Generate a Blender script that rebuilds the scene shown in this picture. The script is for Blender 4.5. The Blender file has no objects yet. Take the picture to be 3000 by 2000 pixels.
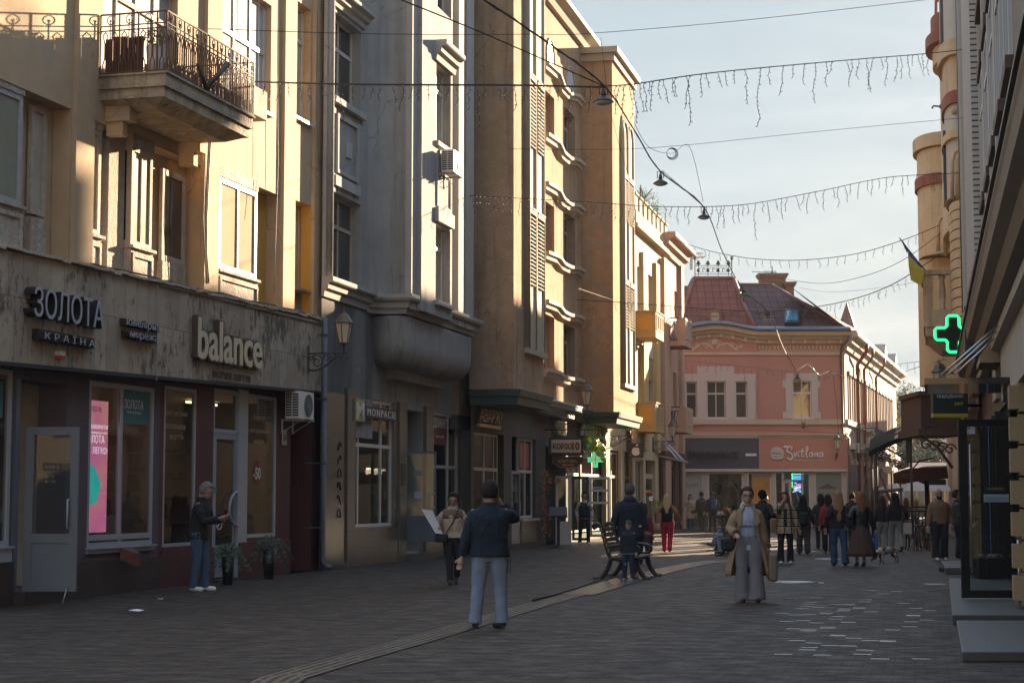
import bpy,math,random
from math import sin,cos,pi,radians,tan,atan,atan2,sqrt
from mathutils import Vector,Matrix,noise
R=random.Random(7)
S=bpy.context.scene
COL=S.collection
FP=5200.0;TH=atan(450/FP);HC=1.65
V=Vector
CF,CU,CR=V((0,cos(TH),sin(TH))),V((0,-sin(TH),cos(TH))),V((1,0,0))
CAM=V((0,0,HC))
def ray(x,y):return CF*FP+CR*(x-1500)+CU*(1000-y)
def gnd(x,y,z=0.0):
 d=ray(x,y);t=(z-HC)/d.z;return CAM+d*t
def at(x,y,Y):
 d=ray(x,y);return CAM+d*(Y/d.y)
def kk(Y):return Y/FP
# ---------------------------------------------------------------- materials
MATS={}
def nodes(m):
 m.use_nodes=True;nt=m.node_tree;return nt,nt.nodes,nt.links
def M(name,col,rough=.8,var=.12,scale=3.,bump=.0,bscale=40.,streak=0.,stain=None,metal=0.,emit=0.,spec=.5,coord='Object',big=.35,crack=0.):
 if name in MATS:return MATS[name]
 m=bpy.data.materials.new(name);MATS[name]=m
 nt,N,L=nodes(m);b=N['Principled BSDF']
 b.inputs['Roughness'].default_value=rough;b.inputs['Metallic'].default_value=metal
 b.inputs['Specular IOR Level'].default_value=spec
 c=(*col,1)
 if emit:
  b.inputs['Emission Color'].default_value=c;b.inputs['Emission Strength'].default_value=emit
 if var<=0 and not bump:
  b.inputs['Base Color'].default_value=c;return m
 tc=N.new('ShaderNodeTexCoord');co=tc.outputs[coord]
 n1=N.new('ShaderNodeTexNoise');n1.inputs['Scale'].default_value=scale;n1.inputs['Detail'].default_value=6;n1.inputs['Roughness'].default_value=.65
 L.new(co,n1.inputs['Vector'])
 n2=N.new('ShaderNodeTexNoise');n2.inputs['Scale'].default_value=big;n2.inputs['Detail'].default_value=3
 L.new(co,n2.inputs['Vector'])
 ad=N.new('ShaderNodeMath');ad.operation='ADD';L.new(n1.outputs['Fac'],ad.inputs[0]);L.new(n2.outputs['Fac'],ad.inputs[1])
 mr=N.new('ShaderNodeMapRange');mr.inputs['From Min'].default_value=.65;mr.inputs['From Max'].default_value=1.35
 mr.inputs['To Min'].default_value=1-var;mr.inputs['To Max'].default_value=1+var
 L.new(ad.outputs[0],mr.inputs['Value'])
 mx=N.new('ShaderNodeVectorMath');mx.operation='SCALE';mx.inputs[0].default_value=col
 L.new(mr.outputs[0],mx.inputs['Scale']);out=mx.outputs[0]
 if streak:
  mp=N.new('ShaderNodeMapping');mp.inputs['Scale'].default_value=(2.6,2.6,.16);L.new(co,mp.inputs['Vector'])
  n3=N.new('ShaderNodeTexNoise');n3.inputs['Scale'].default_value=1.;n3.inputs['Detail'].default_value=8;n3.inputs['Roughness'].default_value=.7
  L.new(mp.outputs[0],n3.inputs['Vector'])
  r=N.new('ShaderNodeMapRange');r.inputs['From Min'].default_value=.5;r.inputs['From Max'].default_value=.72;r.inputs['To Max'].default_value=streak
  L.new(n3.outputs['Fac'],r.inputs['Value'])
  mi=N.new('ShaderNodeMixRGB');mi.inputs['Color2'].default_value=(*(stain or tuple(x*.35 for x in col)),1)
  L.new(r.outputs[0],mi.inputs['Fac']);L.new(out,mi.inputs['Color1']);out=mi.outputs[0]
 if crack:
  nd=N.new('ShaderNodeTexNoise');nd.inputs['Scale'].default_value=1.6;nd.inputs['Detail'].default_value=5;L.new(co,nd.inputs['Vector'])
  va=N.new('ShaderNodeVectorMath');va.operation='MULTIPLY_ADD';va.inputs[1].default_value=(.9,.9,.9);L.new(nd.outputs['Color'],va.inputs[0]);L.new(co,va.inputs[2])
  vo=N.new('ShaderNodeTexVoronoi');vo.feature='DISTANCE_TO_EDGE';vo.inputs['Scale'].default_value=.55;L.new(va.outputs[0],vo.inputs['Vector'])
  c1=N.new('ShaderNodeMapRange');c1.inputs['From Min'].default_value=.004;c1.inputs['From Max'].default_value=.012;c1.inputs['To Min'].default_value=crack;c1.inputs['To Max'].default_value=0;L.new(vo.outputs['Distance'],c1.inputs['Value'])
  c2=N.new('ShaderNodeMapRange');c2.inputs['From Min'].default_value=.50;c2.inputs['From Max'].default_value=.56;L.new(n2.outputs['Fac'],c2.inputs['Value'])
  c3=N.new('ShaderNodeMath');c3.operation='MULTIPLY';L.new(c1.outputs[0],c3.inputs[0]);L.new(c2.outputs[0],c3.inputs[1])
  cx_=N.new('ShaderNodeMixRGB');cx_.inputs['Color2'].default_value=(*tuple(x*.25 for x in col),1);L.new(c3.outputs[0],cx_.inputs['Fac']);L.new(out,cx_.inputs['Color1'])
  p1=N.new('ShaderNodeTexNoise');p1.inputs['Scale'].default_value=.8;p1.inputs['Detail'].default_value=2;p1.inputs['Distortion'].default_value=.6;L.new(co,p1.inputs['Vector'])
  p2=N.new('ShaderNodeMapRange');p2.inputs['From Min'].default_value=.60;p2.inputs['From Max'].default_value=.61;p2.inputs['To Max'].default_value=.35;L.new(p1.outputs['Fac'],p2.inputs['Value'])
  px_=N.new('ShaderNodeMixRGB');px_.inputs['Color2'].default_value=(*tuple(sum(col)/3*.55+x*.35 for x in col),1);L.new(p2.outputs[0],px_.inputs['Fac']);L.new(cx_.outputs[0],px_.inputs['Color1']);out=px_.outputs[0]
 L.new(out,b.inputs['Base Color'])
 if bump:
  n4=N.new('ShaderNodeTexNoise');n4.inputs['Scale'].default_value=bscale;n4.inputs['Detail'].default_value=4
  L.new(co,n4.inputs['Vector'])
  bp=N.new('ShaderNodeBump');bp.inputs['Strength'].default_value=bump;bp.inputs['Distance'].default_value=.03
  L.new(n4.outputs['Fac'],bp.inputs['Height']);L.new(bp.outputs[0],b.inputs['Normal'])
 return m
def glassmat(name,tint=(.9,.95,.95),refl=.12,fr=1.0):
 if name in MATS:return MATS[name]
 m=bpy.data.materials.new(name);MATS[name]=m
 nt,N,L=nodes(m);N.clear()
 o=N.new('ShaderNodeOutputMaterial');mx=N.new('ShaderNodeMixShader')
 t=N.new('ShaderNodeBsdfTransparent');t.inputs[0].default_value=(*tint,1)
 g=N.new('ShaderNodeBsdfGlossy');g.inputs['Roughness'].default_value=.02
 lw=N.new('ShaderNodeLayerWeight');f=N.new('ShaderNodeMath');f.operation='POWER';f.inputs[1].default_value=4.;L.new(lw.outputs['Facing'],f.inputs[0]);f2=N.new('ShaderNodeMath');f2.operation='MULTIPLY';f2.inputs[1].default_value=.62;L.new(f.outputs[0],f2.inputs[0]);f=f2
 tc=N.new('ShaderNodeTexCoord');nz=N.new('ShaderNodeTexNoise');nz.inputs['Scale'].default_value=.9
 L.new(tc.outputs['Object'],nz.inputs['Vector'])
 bp=N.new('ShaderNodeBump');bp.inputs['Strength'].default_value=.12;bp.inputs['Distance'].default_value=.03
 L.new(nz.outputs['Fac'],bp.inputs['Height']);L.new(bp.outputs[0],g.inputs['Normal'])
 a=N.new('ShaderNodeMath');a.operation='ADD';a.use_clamp=True;a.inputs[1].default_value=refl
 L.new(f.outputs[0],a.inputs[0]);L.new(a.outputs[0],mx.inputs[0]);L.new(t.outputs[0],mx.inputs[1]);L.new(g.outputs[0],mx.inputs[2])
 L.new(mx.outputs[0],o.inputs[0]);return m
def panemat(name,col,rough=.06):
 if name in MATS:return MATS[name]
 m=M(name,col,rough,.25,1.2,.12,1.0,spec=.9);return m
def brickmat(name,c1,c2,mortar,w,h,ms=.01,bump=.5,rough=.75,rot=0.,plane='xz',noise_amt=.25,dark=.0,squash=1.,off=.5,specvar=0.,bright=None,coord='Object'):
 """bricks w x h metres, laid out in the object's own x/z (walls) or world x/y turned by rot (paving)"""
 if name in MATS:return MATS[name]
 m=bpy.data.materials.new(name);MATS[name]=m
 nt,N,L=nodes(m);b=N['Principled BSDF'];b.inputs['Roughness'].default_value=rough
 tc=N.new('ShaderNodeTexCoord');mp=N.new('ShaderNodeMapping')
 L.new(tc.outputs[coord],mp.inputs['Vector'])
 if plane=='xz':mp.inputs['Rotation'].default_value=(radians(-90),0,0)
 else:mp.inputs['Rotation'].default_value=(0,0,rot)
 bt=N.new('ShaderNodeTexBrick');bt.inputs['Scale'].default_value=1
 bt.inputs['Brick Width'].default_value=w;bt.inputs['Row Height'].default_value=h
 bt.inputs['Mortar Size'].default_value=ms;bt.inputs['Mortar Smooth'].default_value=.3;bt.offset=off
 bt.inputs['Color1'].default_value=(*c1,1);bt.inputs['Color2'].default_value=(*c2,1);bt.inputs['Mortar'].default_value=(*mortar,1)
 L.new(mp.outputs[0],bt.inputs['Vector'])
 nz=N.new('ShaderNodeTexNoise');nz.inputs['Scale'].default_value=1.4;nz.inputs['Detail'].default_value=7;nz.inputs['Roughness'].default_value=.7
 L.new(mp.outputs[0],nz.inputs['Vector'])
 mr=N.new('ShaderNodeMapRange');mr.inputs['From Min'].default_value=.3;mr.inputs['From Max'].default_value=.7
 mr.inputs['To Min'].default_value=1-noise_amt;mr.inputs['To Max'].default_value=1+noise_amt
 L.new(nz.outputs['Fac'],mr.inputs['Value'])
 vm=N.new('ShaderNodeVectorMath');vm.operation='SCALE';L.new(bt.outputs['Color'],vm.inputs[0]);L.new(mr.outputs[0],vm.inputs['Scale'])
 out=vm.outputs[0]
 hm=N.new('ShaderNodeMath');hm.operation='MULTIPLY_ADD';hm.inputs[1].default_value=-1.;hm.inputs[2].default_value=1
 L.new(bt.outputs['Fac'],hm.inputs[0])
 n5=N.new('ShaderNodeTexNoise');n5.inputs['Scale'].default_value=9;n5.inputs['Detail'].default_value=5;L.new(mp.outputs[0],n5.inputs['Vector'])
 h2=N.new('ShaderNodeMath');h2.operation='MULTIPLY_ADD';h2.inputs[1].default_value=.9;L.new(n5.outputs['Fac'],h2.inputs[0]);L.new(hm.outputs[0],h2.inputs[2])
 bp=N.new('ShaderNodeBump');bp.inputs['Strength'].default_value=bump;bp.inputs['Distance'].default_value=.012
 L.new(h2.outputs[0],bp.inputs['Height']);L.new(bp.outputs[0],b.inputs['Normal'])
 L.new(out,b.inputs['Base Color'])
 return m
 # ---------------------------------------------------------------- frames and mesh building
class Frame:
 """local x = right seen from the street, y = into the building, z = up"""
 def __init__(s,px,py,vp=None,side=None,ang=None,O=None):
  s.O=V(O)if O is not None else gnd(px,py)
  if ang is None:
   a=atan((vp-1500)/FP*cos(TH))
   u=V((sin(a),cos(a),0))
   if side=='R':u=-u
   elif side=='F':u=V((1,0,0))
  else:u=V((cos(ang),sin(ang),0))
  s.u=u;s.n=V((-u.y,u.x,0))
  s.Mx=Matrix(((u.x,s.n.x,0,s.O.x),(u.y,s.n.y,0,s.O.y),(0,0,1,0),(0,0,0,1)))
 def px(s,x,y,off=0.):
  d=ray(x,y);P0=s.O-s.n*off
  t=(P0-CAM).dot(s.n)/d.dot(s.n);p=CAM+d*t
  return(p-s.O).dot(s.u),p.z
 def r(s,x0,x1,yt,yb,off=0.):
  a,zt=s.px(x0,yt,off);_,zb=s.px(x0,yb,off);b,_=s.px(x1,yt,off)
  return(a,b,zb,zt)if b>a else(b,a,zb,zt)
 def w(s,x,y,z):return s.Mx@V((x,y,z))
 def X(s,Y,off=0.):
  P0=s.O-s.n*off;return(Y-P0.y)/s.u.y
 def sub(s,x,y=0.,z=0.,rot=0.):
  f=Frame(0,0,ang=atan2(s.u.y,s.u.x)+rot,O=s.w(x,y,z));f.O.z=0
  f.Mx=Matrix.Translation(s.w(x,y,z))@Matrix.Rotation(atan2(s.u.y,s.u.x)+rot,4,'Z');return f
WORLD=Frame(0,0,ang=0.,O=(0,0,0))
SPLIT={'conduit','cable_duct','letter_boxes','corner_column','dark_tiles','moulding','bay_panel','corbel','window_moulding','pilaster','tiled_pier','cream_pier','baluster','window_sill','window_head','modillion','string_course','wood_boards','crates','hood_moulding','maroon_pane','handrail','green_skirt','pale_strip','siding_strip','roller_shutter','plaster_wall','dark_glazing','brown_plinth','plinth','red_plinth','doorstep','stone_panel','bright_flashing','peach_pilaster','main_roof_','rods','oriel_window','shutter_head','side_surround','waterspout','black_frames','printed_windows','bench_slats','window_frame','jewellery_stands'}
class MB:
 def __init__(s,fr=WORLD):s.v=[];s.f=[];s.fr=fr;s.sm=[];s.g=[]
 def add(s,vs,fs,smooth=False):
  o=len(s.v);s.g.append((o,len(s.f)));s.v+=[V(p)for p in vs];s.f+=[tuple(i+o for i in f)for f in fs];s.sm+=[smooth]*len(fs);return s
 def box(s,x0,x1,y0,y1,z0,z1):
  if x0>x1:x0,x1=x1,x0
  if y0>y1:y0,y1=y1,y0
  if z0>z1:z0,z1=z1,z0
  return s.add([(x0,y0,z0),(x1,y0,z0),(x1,y1,z0),(x0,y1,z0),(x0,y0,z1),(x1,y0,z1),(x1,y1,z1),(x0,y1,z1)],[(0,3,2,1),(4,5,6,7),(0,1,5,4),(1,2,6,5),(2,3,7,6),(3,0,4,7)])
 def hexa(s,p):return s.add(p,[(0,3,2,1),(4,5,6,7),(0,1,5,4),(1,2,6,5),(2,3,7,6),(3,0,4,7)])
 def prism(s,pts,y0,y1):
  n=len(pts);vs=[(x,y0,z)for x,z in pts]+[(x,y1,z)for x,z in pts]
  return s.add(vs,[tuple(range(n)),tuple(range(2*n-1,n-1,-1))]+[(i,i+n,(i+1)%n+n,(i+1)%n)for i in range(n)])
 def prof(s,pts,x0,x1):
  n=len(pts);vs=[(x0,y,z)for y,z in pts]+[(x1,y,z)for y,z in pts]
  return s.add(vs,[tuple(range(n)),tuple(range(2*n-1,n-1,-1))]+[(i,i+n,(i+1)%n+n,(i+1)%n)for i in range(n)])
 def plan(s,pts,z0,z1,pts1=None):
  n=len(pts);vs=[(x,y,z0)for x,y in pts]+[(x,y,z1)for x,y in(pts1 or pts)]
  return s.add(vs,[tuple(range(n-1,-1,-1)),tuple(range(n,2*n))]+[(i,(i+1)%n,(i+1)%n+n,i+n)for i in range(n)])
 def tube(s,pts,r,n=6,closed=False,r2=None):
  pts=[V(p)for p in pts];m=len(pts);rings=[];up=None
  for i,p in enumerate(pts):
   if closed:t=pts[(i+1)%m]-pts[i-1]
   else:t=pts[min(i+1,m-1)]-pts[max(i-1,0)]
   if t.length<1e-9:t=V((0,0,1))
   t.normalize()
   if up is None:up=t.orthogonal().normalized()
   up=(up-t*up.dot(t))
   up=up.normalized()if up.length>1e-6 else t.orthogonal().normalized()
   w=t.cross(up);rr=r if r2 is None else r+(r2-r)*i/(m-1)
   if isinstance(r,(list,tuple)):rr=r[i]
   rings.append([p+(up*cos(2*pi*j/n)+w*sin(2*pi*j/n))*rr for j in range(n)])
  vs=[q for g in rings for q in g];fs=[]
  for i in range(m if closed else m-1):
   for j in range(n):
    a,b=i*n,((i+1)%m)*n;fs.append((a+j,a+(j+1)%n,b+(j+1)%n,b+j))
  if not closed:fs+=[tuple(range(n-1,-1,-1)),tuple((m-1)*n+j for j in range(n))]
  return s.add(vs,fs,n>4)
 def lathe(s,c,prof,n=12,smooth=True,a0=0.):
  vs=[];fs=[]
  for r,z in prof:
   for j in range(n):
    a=a0+2*pi*j/n;vs.append((c[0]+r*cos(a),c[1]+r*sin(a),c[2]+z))
  for i in range(len(prof)-1):
   for j in range(n):fs.append((i*n+j,i*n+(j+1)%n,(i+1)*n+(j+1)%n,(i+1)*n+j))
  fs+=[tuple(range(n-1,-1,-1)),tuple((len(prof)-1)*n+j for j in range(n))]
  return s.add(vs,fs,smooth)
 def ell(s,c,r,n=12,m=8,keep=None):
  vs=[];fs=[];c=V(c)
  for i in range(m+1):
   t=pi*i/m
   for j in range(n):
    a=2*pi*j/n;vs.append((c.x+r[0]*sin(t)*cos(a),c.y+r[1]*sin(t)*sin(a),c.z+r[2]*cos(t)))
  for i in range(m):
   for j in range(n):
    q=(i*n+j,(i+1)*n+j,(i+1)*n+(j+1)%n,i*n+(j+1)%n)
    if keep is None or all(keep(V(vs[k])-c)for k in q):fs.append(q)
  return s.add(vs,fs,True)
 def loft(s,rings,cap=True,smooth=True):
  n=len(rings[0]);vs=[p for g in rings for p in g];fs=[]
  for i in range(len(rings)-1):
   for j in range(n):fs.append((i*n+j,i*n+(j+1)%n,(i+1)*n+(j+1)%n,(i+1)*n+j))
  if cap:fs+=[tuple(range(n-1,-1,-1)),tuple((len(rings)-1)*n+j for j in range(n))]
  return s.add(vs,fs,smooth)
 def wall(s,x0,x1,z0,z1,holes=(),y=0.,depth=.3,top=None):
  """front face with rectangular openings and their reveals; top(x) may slope the upper edge"""
  xs=sorted(set([x0,x1]+[h for q in holes for h in q[:2]]));zs=sorted(set([z0,z1]+[h for q in holes for h in q[2:4]]))
  xs=[x for x in xs if x0-1e-6<=x<=x1+1e-6];zs=[z for z in zs if z0-1e-6<=z<=z1+1e-6]
  for i in range(len(xs)-1):
   for j in range(len(zs)-1):
    cx,cz=(xs[i]+xs[i+1])/2,(zs[j]+zs[j+1])/2
    if any(q[0]<cx<q[1]and q[2]<cz<q[3]for q in holes):continue
    s.add([(xs[i],y,zs[j]),(xs[i+1],y,zs[j]),(xs[i+1],y,zs[j+1]),(xs[i],y,zs[j+1])],[(0,1,2,3)])
  for q in holes:
   a,b,c,d=q[:4];e=q[4]if len(q)>4 else depth
   a,b,c,d=max(a,x0),min(b,x1),max(c,z0),min(d,z1)
   s.add([(a,y,c),(b,y,c),(b,y,d),(a,y,d),(a,y+e,c),(b,y+e,c),(b,y+e,d),(a,y+e,d)],[(0,4,5,1),(1,5,6,2),(2,6,7,3),(3,7,4,0)])
  return s
 def panel(s,x0,x1,z0,z1,y,t=.04,w=.08):
  s.box(x0,x1,y-t,y,z0,z0+w);s.box(x0,x1,y-t,y,z1-w,z1);s.box(x0,x0+w,y-t,y,z0+w,z1-w);s.box(x1-w,x1,y-t,y,z0+w,z1-w);return s
 def build(s,name,mat,parent=None,bevel=0.,**kw):
  if not s.v:return None
  if name in SPLIT and parent is not None and len(s.g)>1:
   G=s.g+[(len(s.v),len(s.f))];r=None
   for(a,fa),(b,fb)in zip(G,G[1:]):
    q=MB(s.fr);q.v=s.v[a:b];q.f=[tuple(i-a for i in f)for f in s.f[fa:fb]];q.sm=s.sm[fa:fb];q.g=[(0,0)];r=q.build(name,mat,parent,bevel)
   return r
  me=bpy.data.meshes.new(name);o=bpy.data.objects.new(name,me);COL.objects.link(o)
  if parent is None:
   lo=V((min(p.x for p in s.v),min(p.y for p in s.v),min(p.z for p in s.v)));hi=V((max(p.x for p in s.v),max(p.y for p in s.v),max(p.z for p in s.v)))
   c=V(((lo.x+hi.x)/2,(lo.y+hi.y)/2,lo.z));vs=[p-c for p in s.v]
   mw=s.fr.Mx@Matrix.Translation(c);o.matrix_world=mw;o['_w']=0
   WM[o.name]=mw
  else:
   pm=WM[parent.name];T=pm.inverted()@s.fr.Mx
   vs=[T@p for p in s.v];o.parent=parent;WM[o.name]=pm.copy()
  me.from_pydata(vs,[],s.f);me.polygons.foreach_set('use_smooth',s.sm);me.update()
  if mat is not None:me.materials.append(mat)
  if '_w' in o:del o['_w']
  if bevel:
   b=o.modifiers.new('bevel','BEVEL');b.width=bevel;b.segments=2;b.limit_method='ANGLE'
  if kw:tag(o,**kw)
  return o
WM={}
def tag(o,label=None,cat=None,group=None,kind=None):
 if label:o['label']=label
 if cat:o['category']=cat
 if group:o['group']=group
 if kind:o['kind']=kind
 return o
def thing(name,label,cat,fr=WORLD,loc=(0,0,0),rot=0.,group=None,kind=None):
 o=bpy.data.objects.new(name,None);COL.objects.link(o);o.empty_display_size=.2
 mw=fr.Mx@Matrix.Translation(V(loc))@Matrix.Rotation(rot,4,'Z');o.matrix_world=mw;WM[o.name]=mw
 tag(o,label,cat,group,kind);return o
def sub_of(o):
 f=Frame(0,0,ang=0,O=(0,0,0));f.Mx=WM[o.name].copy();return f
def kids(o):return[c for c in bpy.data.objects if c.parent==o]
def dup(root,mw,label=None,group=None):
 ks={}
 for c in bpy.data.objects:
  if c.parent:ks.setdefault(c.parent.name,[]).append(c)
 def cp(o,par):
  n=o.copy();COL.objects.link(n)
  if par:n.parent=par
  for c in ks.get(o.name,[]):cp(c,n)
  return n
 r=cp(root,None);r.matrix_world=mw;WM[r.name]=mw
 if label:r['label']=label
 if group:r['group']=group
 return r
def txt(body,name,mat,parent,fr,x0,x1,z0,z1,off,ext=.02,bold=0.,shear=0.,space=1.,flip=False,face=None,**kw):
 cu=bpy.data.curves.new('t','FONT');cu.body=body;cu.size=1;cu.extrude=.5;cu.offset=bold;cu.shear=shear;cu.space_character=space
 cu.resolution_u=3
 ob=bpy.data.objects.new('t',cu);COL.objects.link(ob);dg=bpy.context.evaluated_depsgraph_get()
 me=bpy.data.meshes.new_from_object(ob.evaluated_get(dg));bpy.data.objects.remove(ob)
 P=[v.co.copy()for v in me.vertices];F=[tuple(p.vertices)for p in me.polygons]
 if not P:return None
 ax,bx=min(p.x for p in P),max(p.x for p in P);ay,by=min(p.y for p in P),max(p.y for p in P)
 sx=(x1-x0)/(bx-ax);sz=(z1-z0)/(by-ay)
 mb=MB(fr);mb.add([(x0+((p.x-ax)if not flip else(bx-p.x))*sx,-off-(p.z+.5)*ext,z0+(p.y-ay)*sz)for p in P],F)
 return mb.build(name,mat,parent,**kw)
def window(root,fr,x0,x1,z0,z1,y,cols=2,transom=.3,fw=.07,frame=None,pane=None,name='window',sill=0.,mull=.05,side=False,blind=None):
 b=MB(fr);b.box(x0,x0+fw,y,y+.07,z0,z1);b.box(x1-fw,x1,y,y+.07,z0,z1);b.box(x0+fw,x1-fw,y,y+.07,z0,z0+fw);b.box(x0+fw,x1-fw,y,y+.07,z1-fw,z1)
 for i in range(1,cols):
  x=x0+(x1-x0)*i/cols;b.box(x-mull/2,x+mull/2,y+.002,y+.068,z0+fw,z1-fw)
 if transom:
  z=z1-(z1-z0)*transom;b.box(x0+fw,x1-fw,y-.006,y+.062,z-.045,z+.045)
 if sill:b.box(x0-.08,x1+.08,y-sill,y-.002,z0-.07,z0-.01)
 w=b.build(name,frame,root)
 p=MB(fr);p.box(x0+fw*.9,x1-fw*.9,y+.03,y+.04,z0+fw*.9,z1-fw*.9);p.build('pane',pane,w)
 return w
 # ================================================================ materials used
yel=M('yellow_render',(.46,.335,.205),.85,.14,2.0,.35,45,.35,(.42,.28,.12),crack=.38)
ochre=M('ochre_paint',(0.518,0.294,0.042),.8,.12,3,.1,50)
peel=M('peeling_white',(0.381,0.34,0.292),.85,.45,9,1.,22,1.0,(.26,.17,.10))
conc=M('old_concrete',(0.322,0.266,0.189),.9,.55,3.5,1.,14,1.0,(.14,.10,.07),crack=.38)
grey=M('grey_render',(0.302,0.295,0.281),.9,.20,1.8,.5,45,.75,(.15,.13,.11),crack=.4)
greyl=M('grey_trim',(0.367,0.354,0.326),.9,.12,2.0,.2,50,.30,(.17,.15,.13))
brown=M('brown_render',(0.39,0.258,0.155),.95,.30,3.0,1.,40,.8,(.13,.08,.05),crack=.38)
browns=M('brown_render_side',(0.44,0.26,0.13),.95,.26,3.0,1.,40,.6,(.15,.09,.05),crack=.38)
cream=M('cream_trim',(0.39,0.332,0.247),.85,.12,3,.15,40,.25,(.28,.22,.15))
cream2=M('cream_wall',(0.434,0.372,0.248),.85,.08,2,.1,40,.1)
oliv=M('olive_render',(.085,.078,.06),.85,.14,2,.2,40,.35,(.19,.18,.15),crack=.38)
greenm=M('green_sheet_metal',(.062,.085,.072),.55,.2,3,.1,20,.35,(.03,.03,.025))
peach=M('peach_render',(0.396,0.251,0.178),.85,.08,2,.1,40,.2,(.36,.22,.16),crack=.38)
pink=M('pink_render',(0.426,0.221,0.176),.9,.07,1.2,.1,60,.12,(.32,.15,.12))
tiler=brickmat('roof_tile',(.19,.072,.055),(.15,.06,.048),(.07,.028,.022),.42,.36,.02,.8,.8,plane='xz',noise_amt=.18,off=0)
tileb=brickmat('roof_tile_brown',(.12,.066,.058),(.095,.054,.05),(.04,.024,.02),.42,.36,.02,.8,.8,plane='xz',noise_amt=.18,off=0)
for m_ in(tiler,tileb):m_.node_tree.nodes['Principled BSDF'].inputs['Specular IOR Level'].default_value=.12
redpil=M('dark_red_render',(.085,.022,.018),.7,.25,3,.2,30)
plinth=brickmat('brown_plinth',(.05,.031,.025),(.044,.028,.023),(.02,.012,.01),1.3,.62,.006,.3,.6)
mauve=M('mauve_render',(.10,.072,.08),.85,.08,2,.1,40,.2)
white=M('white_plastic',(.30,.32,.35),.4,.06,3)
whitew=M('white_window',(0.518,0.497,0.469),.4,.05,3)
oldwood=M('old_white_wood',(0.396,0.338,0.281),.8,.3,8,.4,30,.4,(.25,.17,.1))
bluemet=M('blue_grey_metal',(.075,.105,.135),.5,.12,3,streak=.2)
pipe_m=M('pipe_blue_grey',(.085,.095,.115),.55,.2,3,streak=.4,stain=(.12,.10,.09))
black=M('black_metal',(.012,.012,.013),.45,.1,3)
iron=M('wrought_iron',(.045,.038,.034),.6,.3,8)
rust=M('rusty_iron',(.105,.055,.032),.75,.4,12,.3,60)
darkin=M('dark_interior',(.035,.03,.027),.9,.2,2)
pane_d=panemat('pane_dark',(.022,.024,.026));pane_c=panemat('pane_curtain',(.36,.33,.25),.12);pane_b=panemat('pane_blue',(.07,.09,.11))
shop=glassmat('shop_glass',(.75,.78,.76),.06);clear=glassmat('clear_glass',(.8,.85,.84),.03)
tilebeige=brickmat('beige_tile',(.13,.105,.08),(.115,.095,.072),(.06,.05,.04),.62,.42,.006,.2,.45,off=0)
tiledark=brickmat('dark_tile',(.035,.038,.045),(.028,.03,.036),(.015,.015,.018),.4,.6,.006,.2,.3,off=0)
silver=M('brushed_steel',(.5,.5,.5),.3,.05,5,metal=.9)
# travertine cladding: tall panels, pits and black runs
def travertine():
 m=brickmat('travertine',(.40,.33,.25),(.33,.27,.205),(.17,.145,.115),.42,1.15,.008,.4,.8,off=.45,noise_amt=.22)
 nt,N,L=nodes(m);b=N['Principled BSDF'];src=b.inputs['Base Color'].links[0].from_socket
 tc=N.new('ShaderNodeTexCoord');mp=N.new('ShaderNodeMapping');mp.inputs['Scale'].default_value=(9,9,4.2);L.new(tc.outputs['Object'],mp.inputs['Vector'])
 n=N.new('ShaderNodeTexNoise');n.inputs['Scale'].default_value=1.;n.inputs['Detail'].default_value=9;n.inputs['Roughness'].default_value=.75;L.new(mp.outputs[0],n.inputs['Vector'])
 n2=N.new('ShaderNodeTexNoise');n2.inputs['Scale'].default_value=.55;n2.inputs['Detail'].default_value=3;L.new(tc.outputs['Object'],n2.inputs['Vector'])
 a=N.new('ShaderNodeMath');a.operation='MULTIPLY_ADD';a.inputs[1].default_value=.7;L.new(n2.outputs['Fac'],a.inputs[0]);L.new(n.outputs['Fac'],a.inputs[2])
 r=N.new('ShaderNodeMapRange');r.inputs['From Min'].default_value=.90;r.inputs['From Max'].default_value=1.02;r.inputs['To Max'].default_value=.8;L.new(a.outputs[0],r.inputs['Value'])
 mx=N.new('ShaderNodeMixRGB');mx.inputs['Color2'].default_value=(.028,.024,.02,1);L.new(r.outputs[0],mx.inputs['Fac']);L.new(src,mx.inputs['Color1']);L.new(mx.outputs[0],b.inputs['Base Color'])
 return m
trav=travertine()
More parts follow.
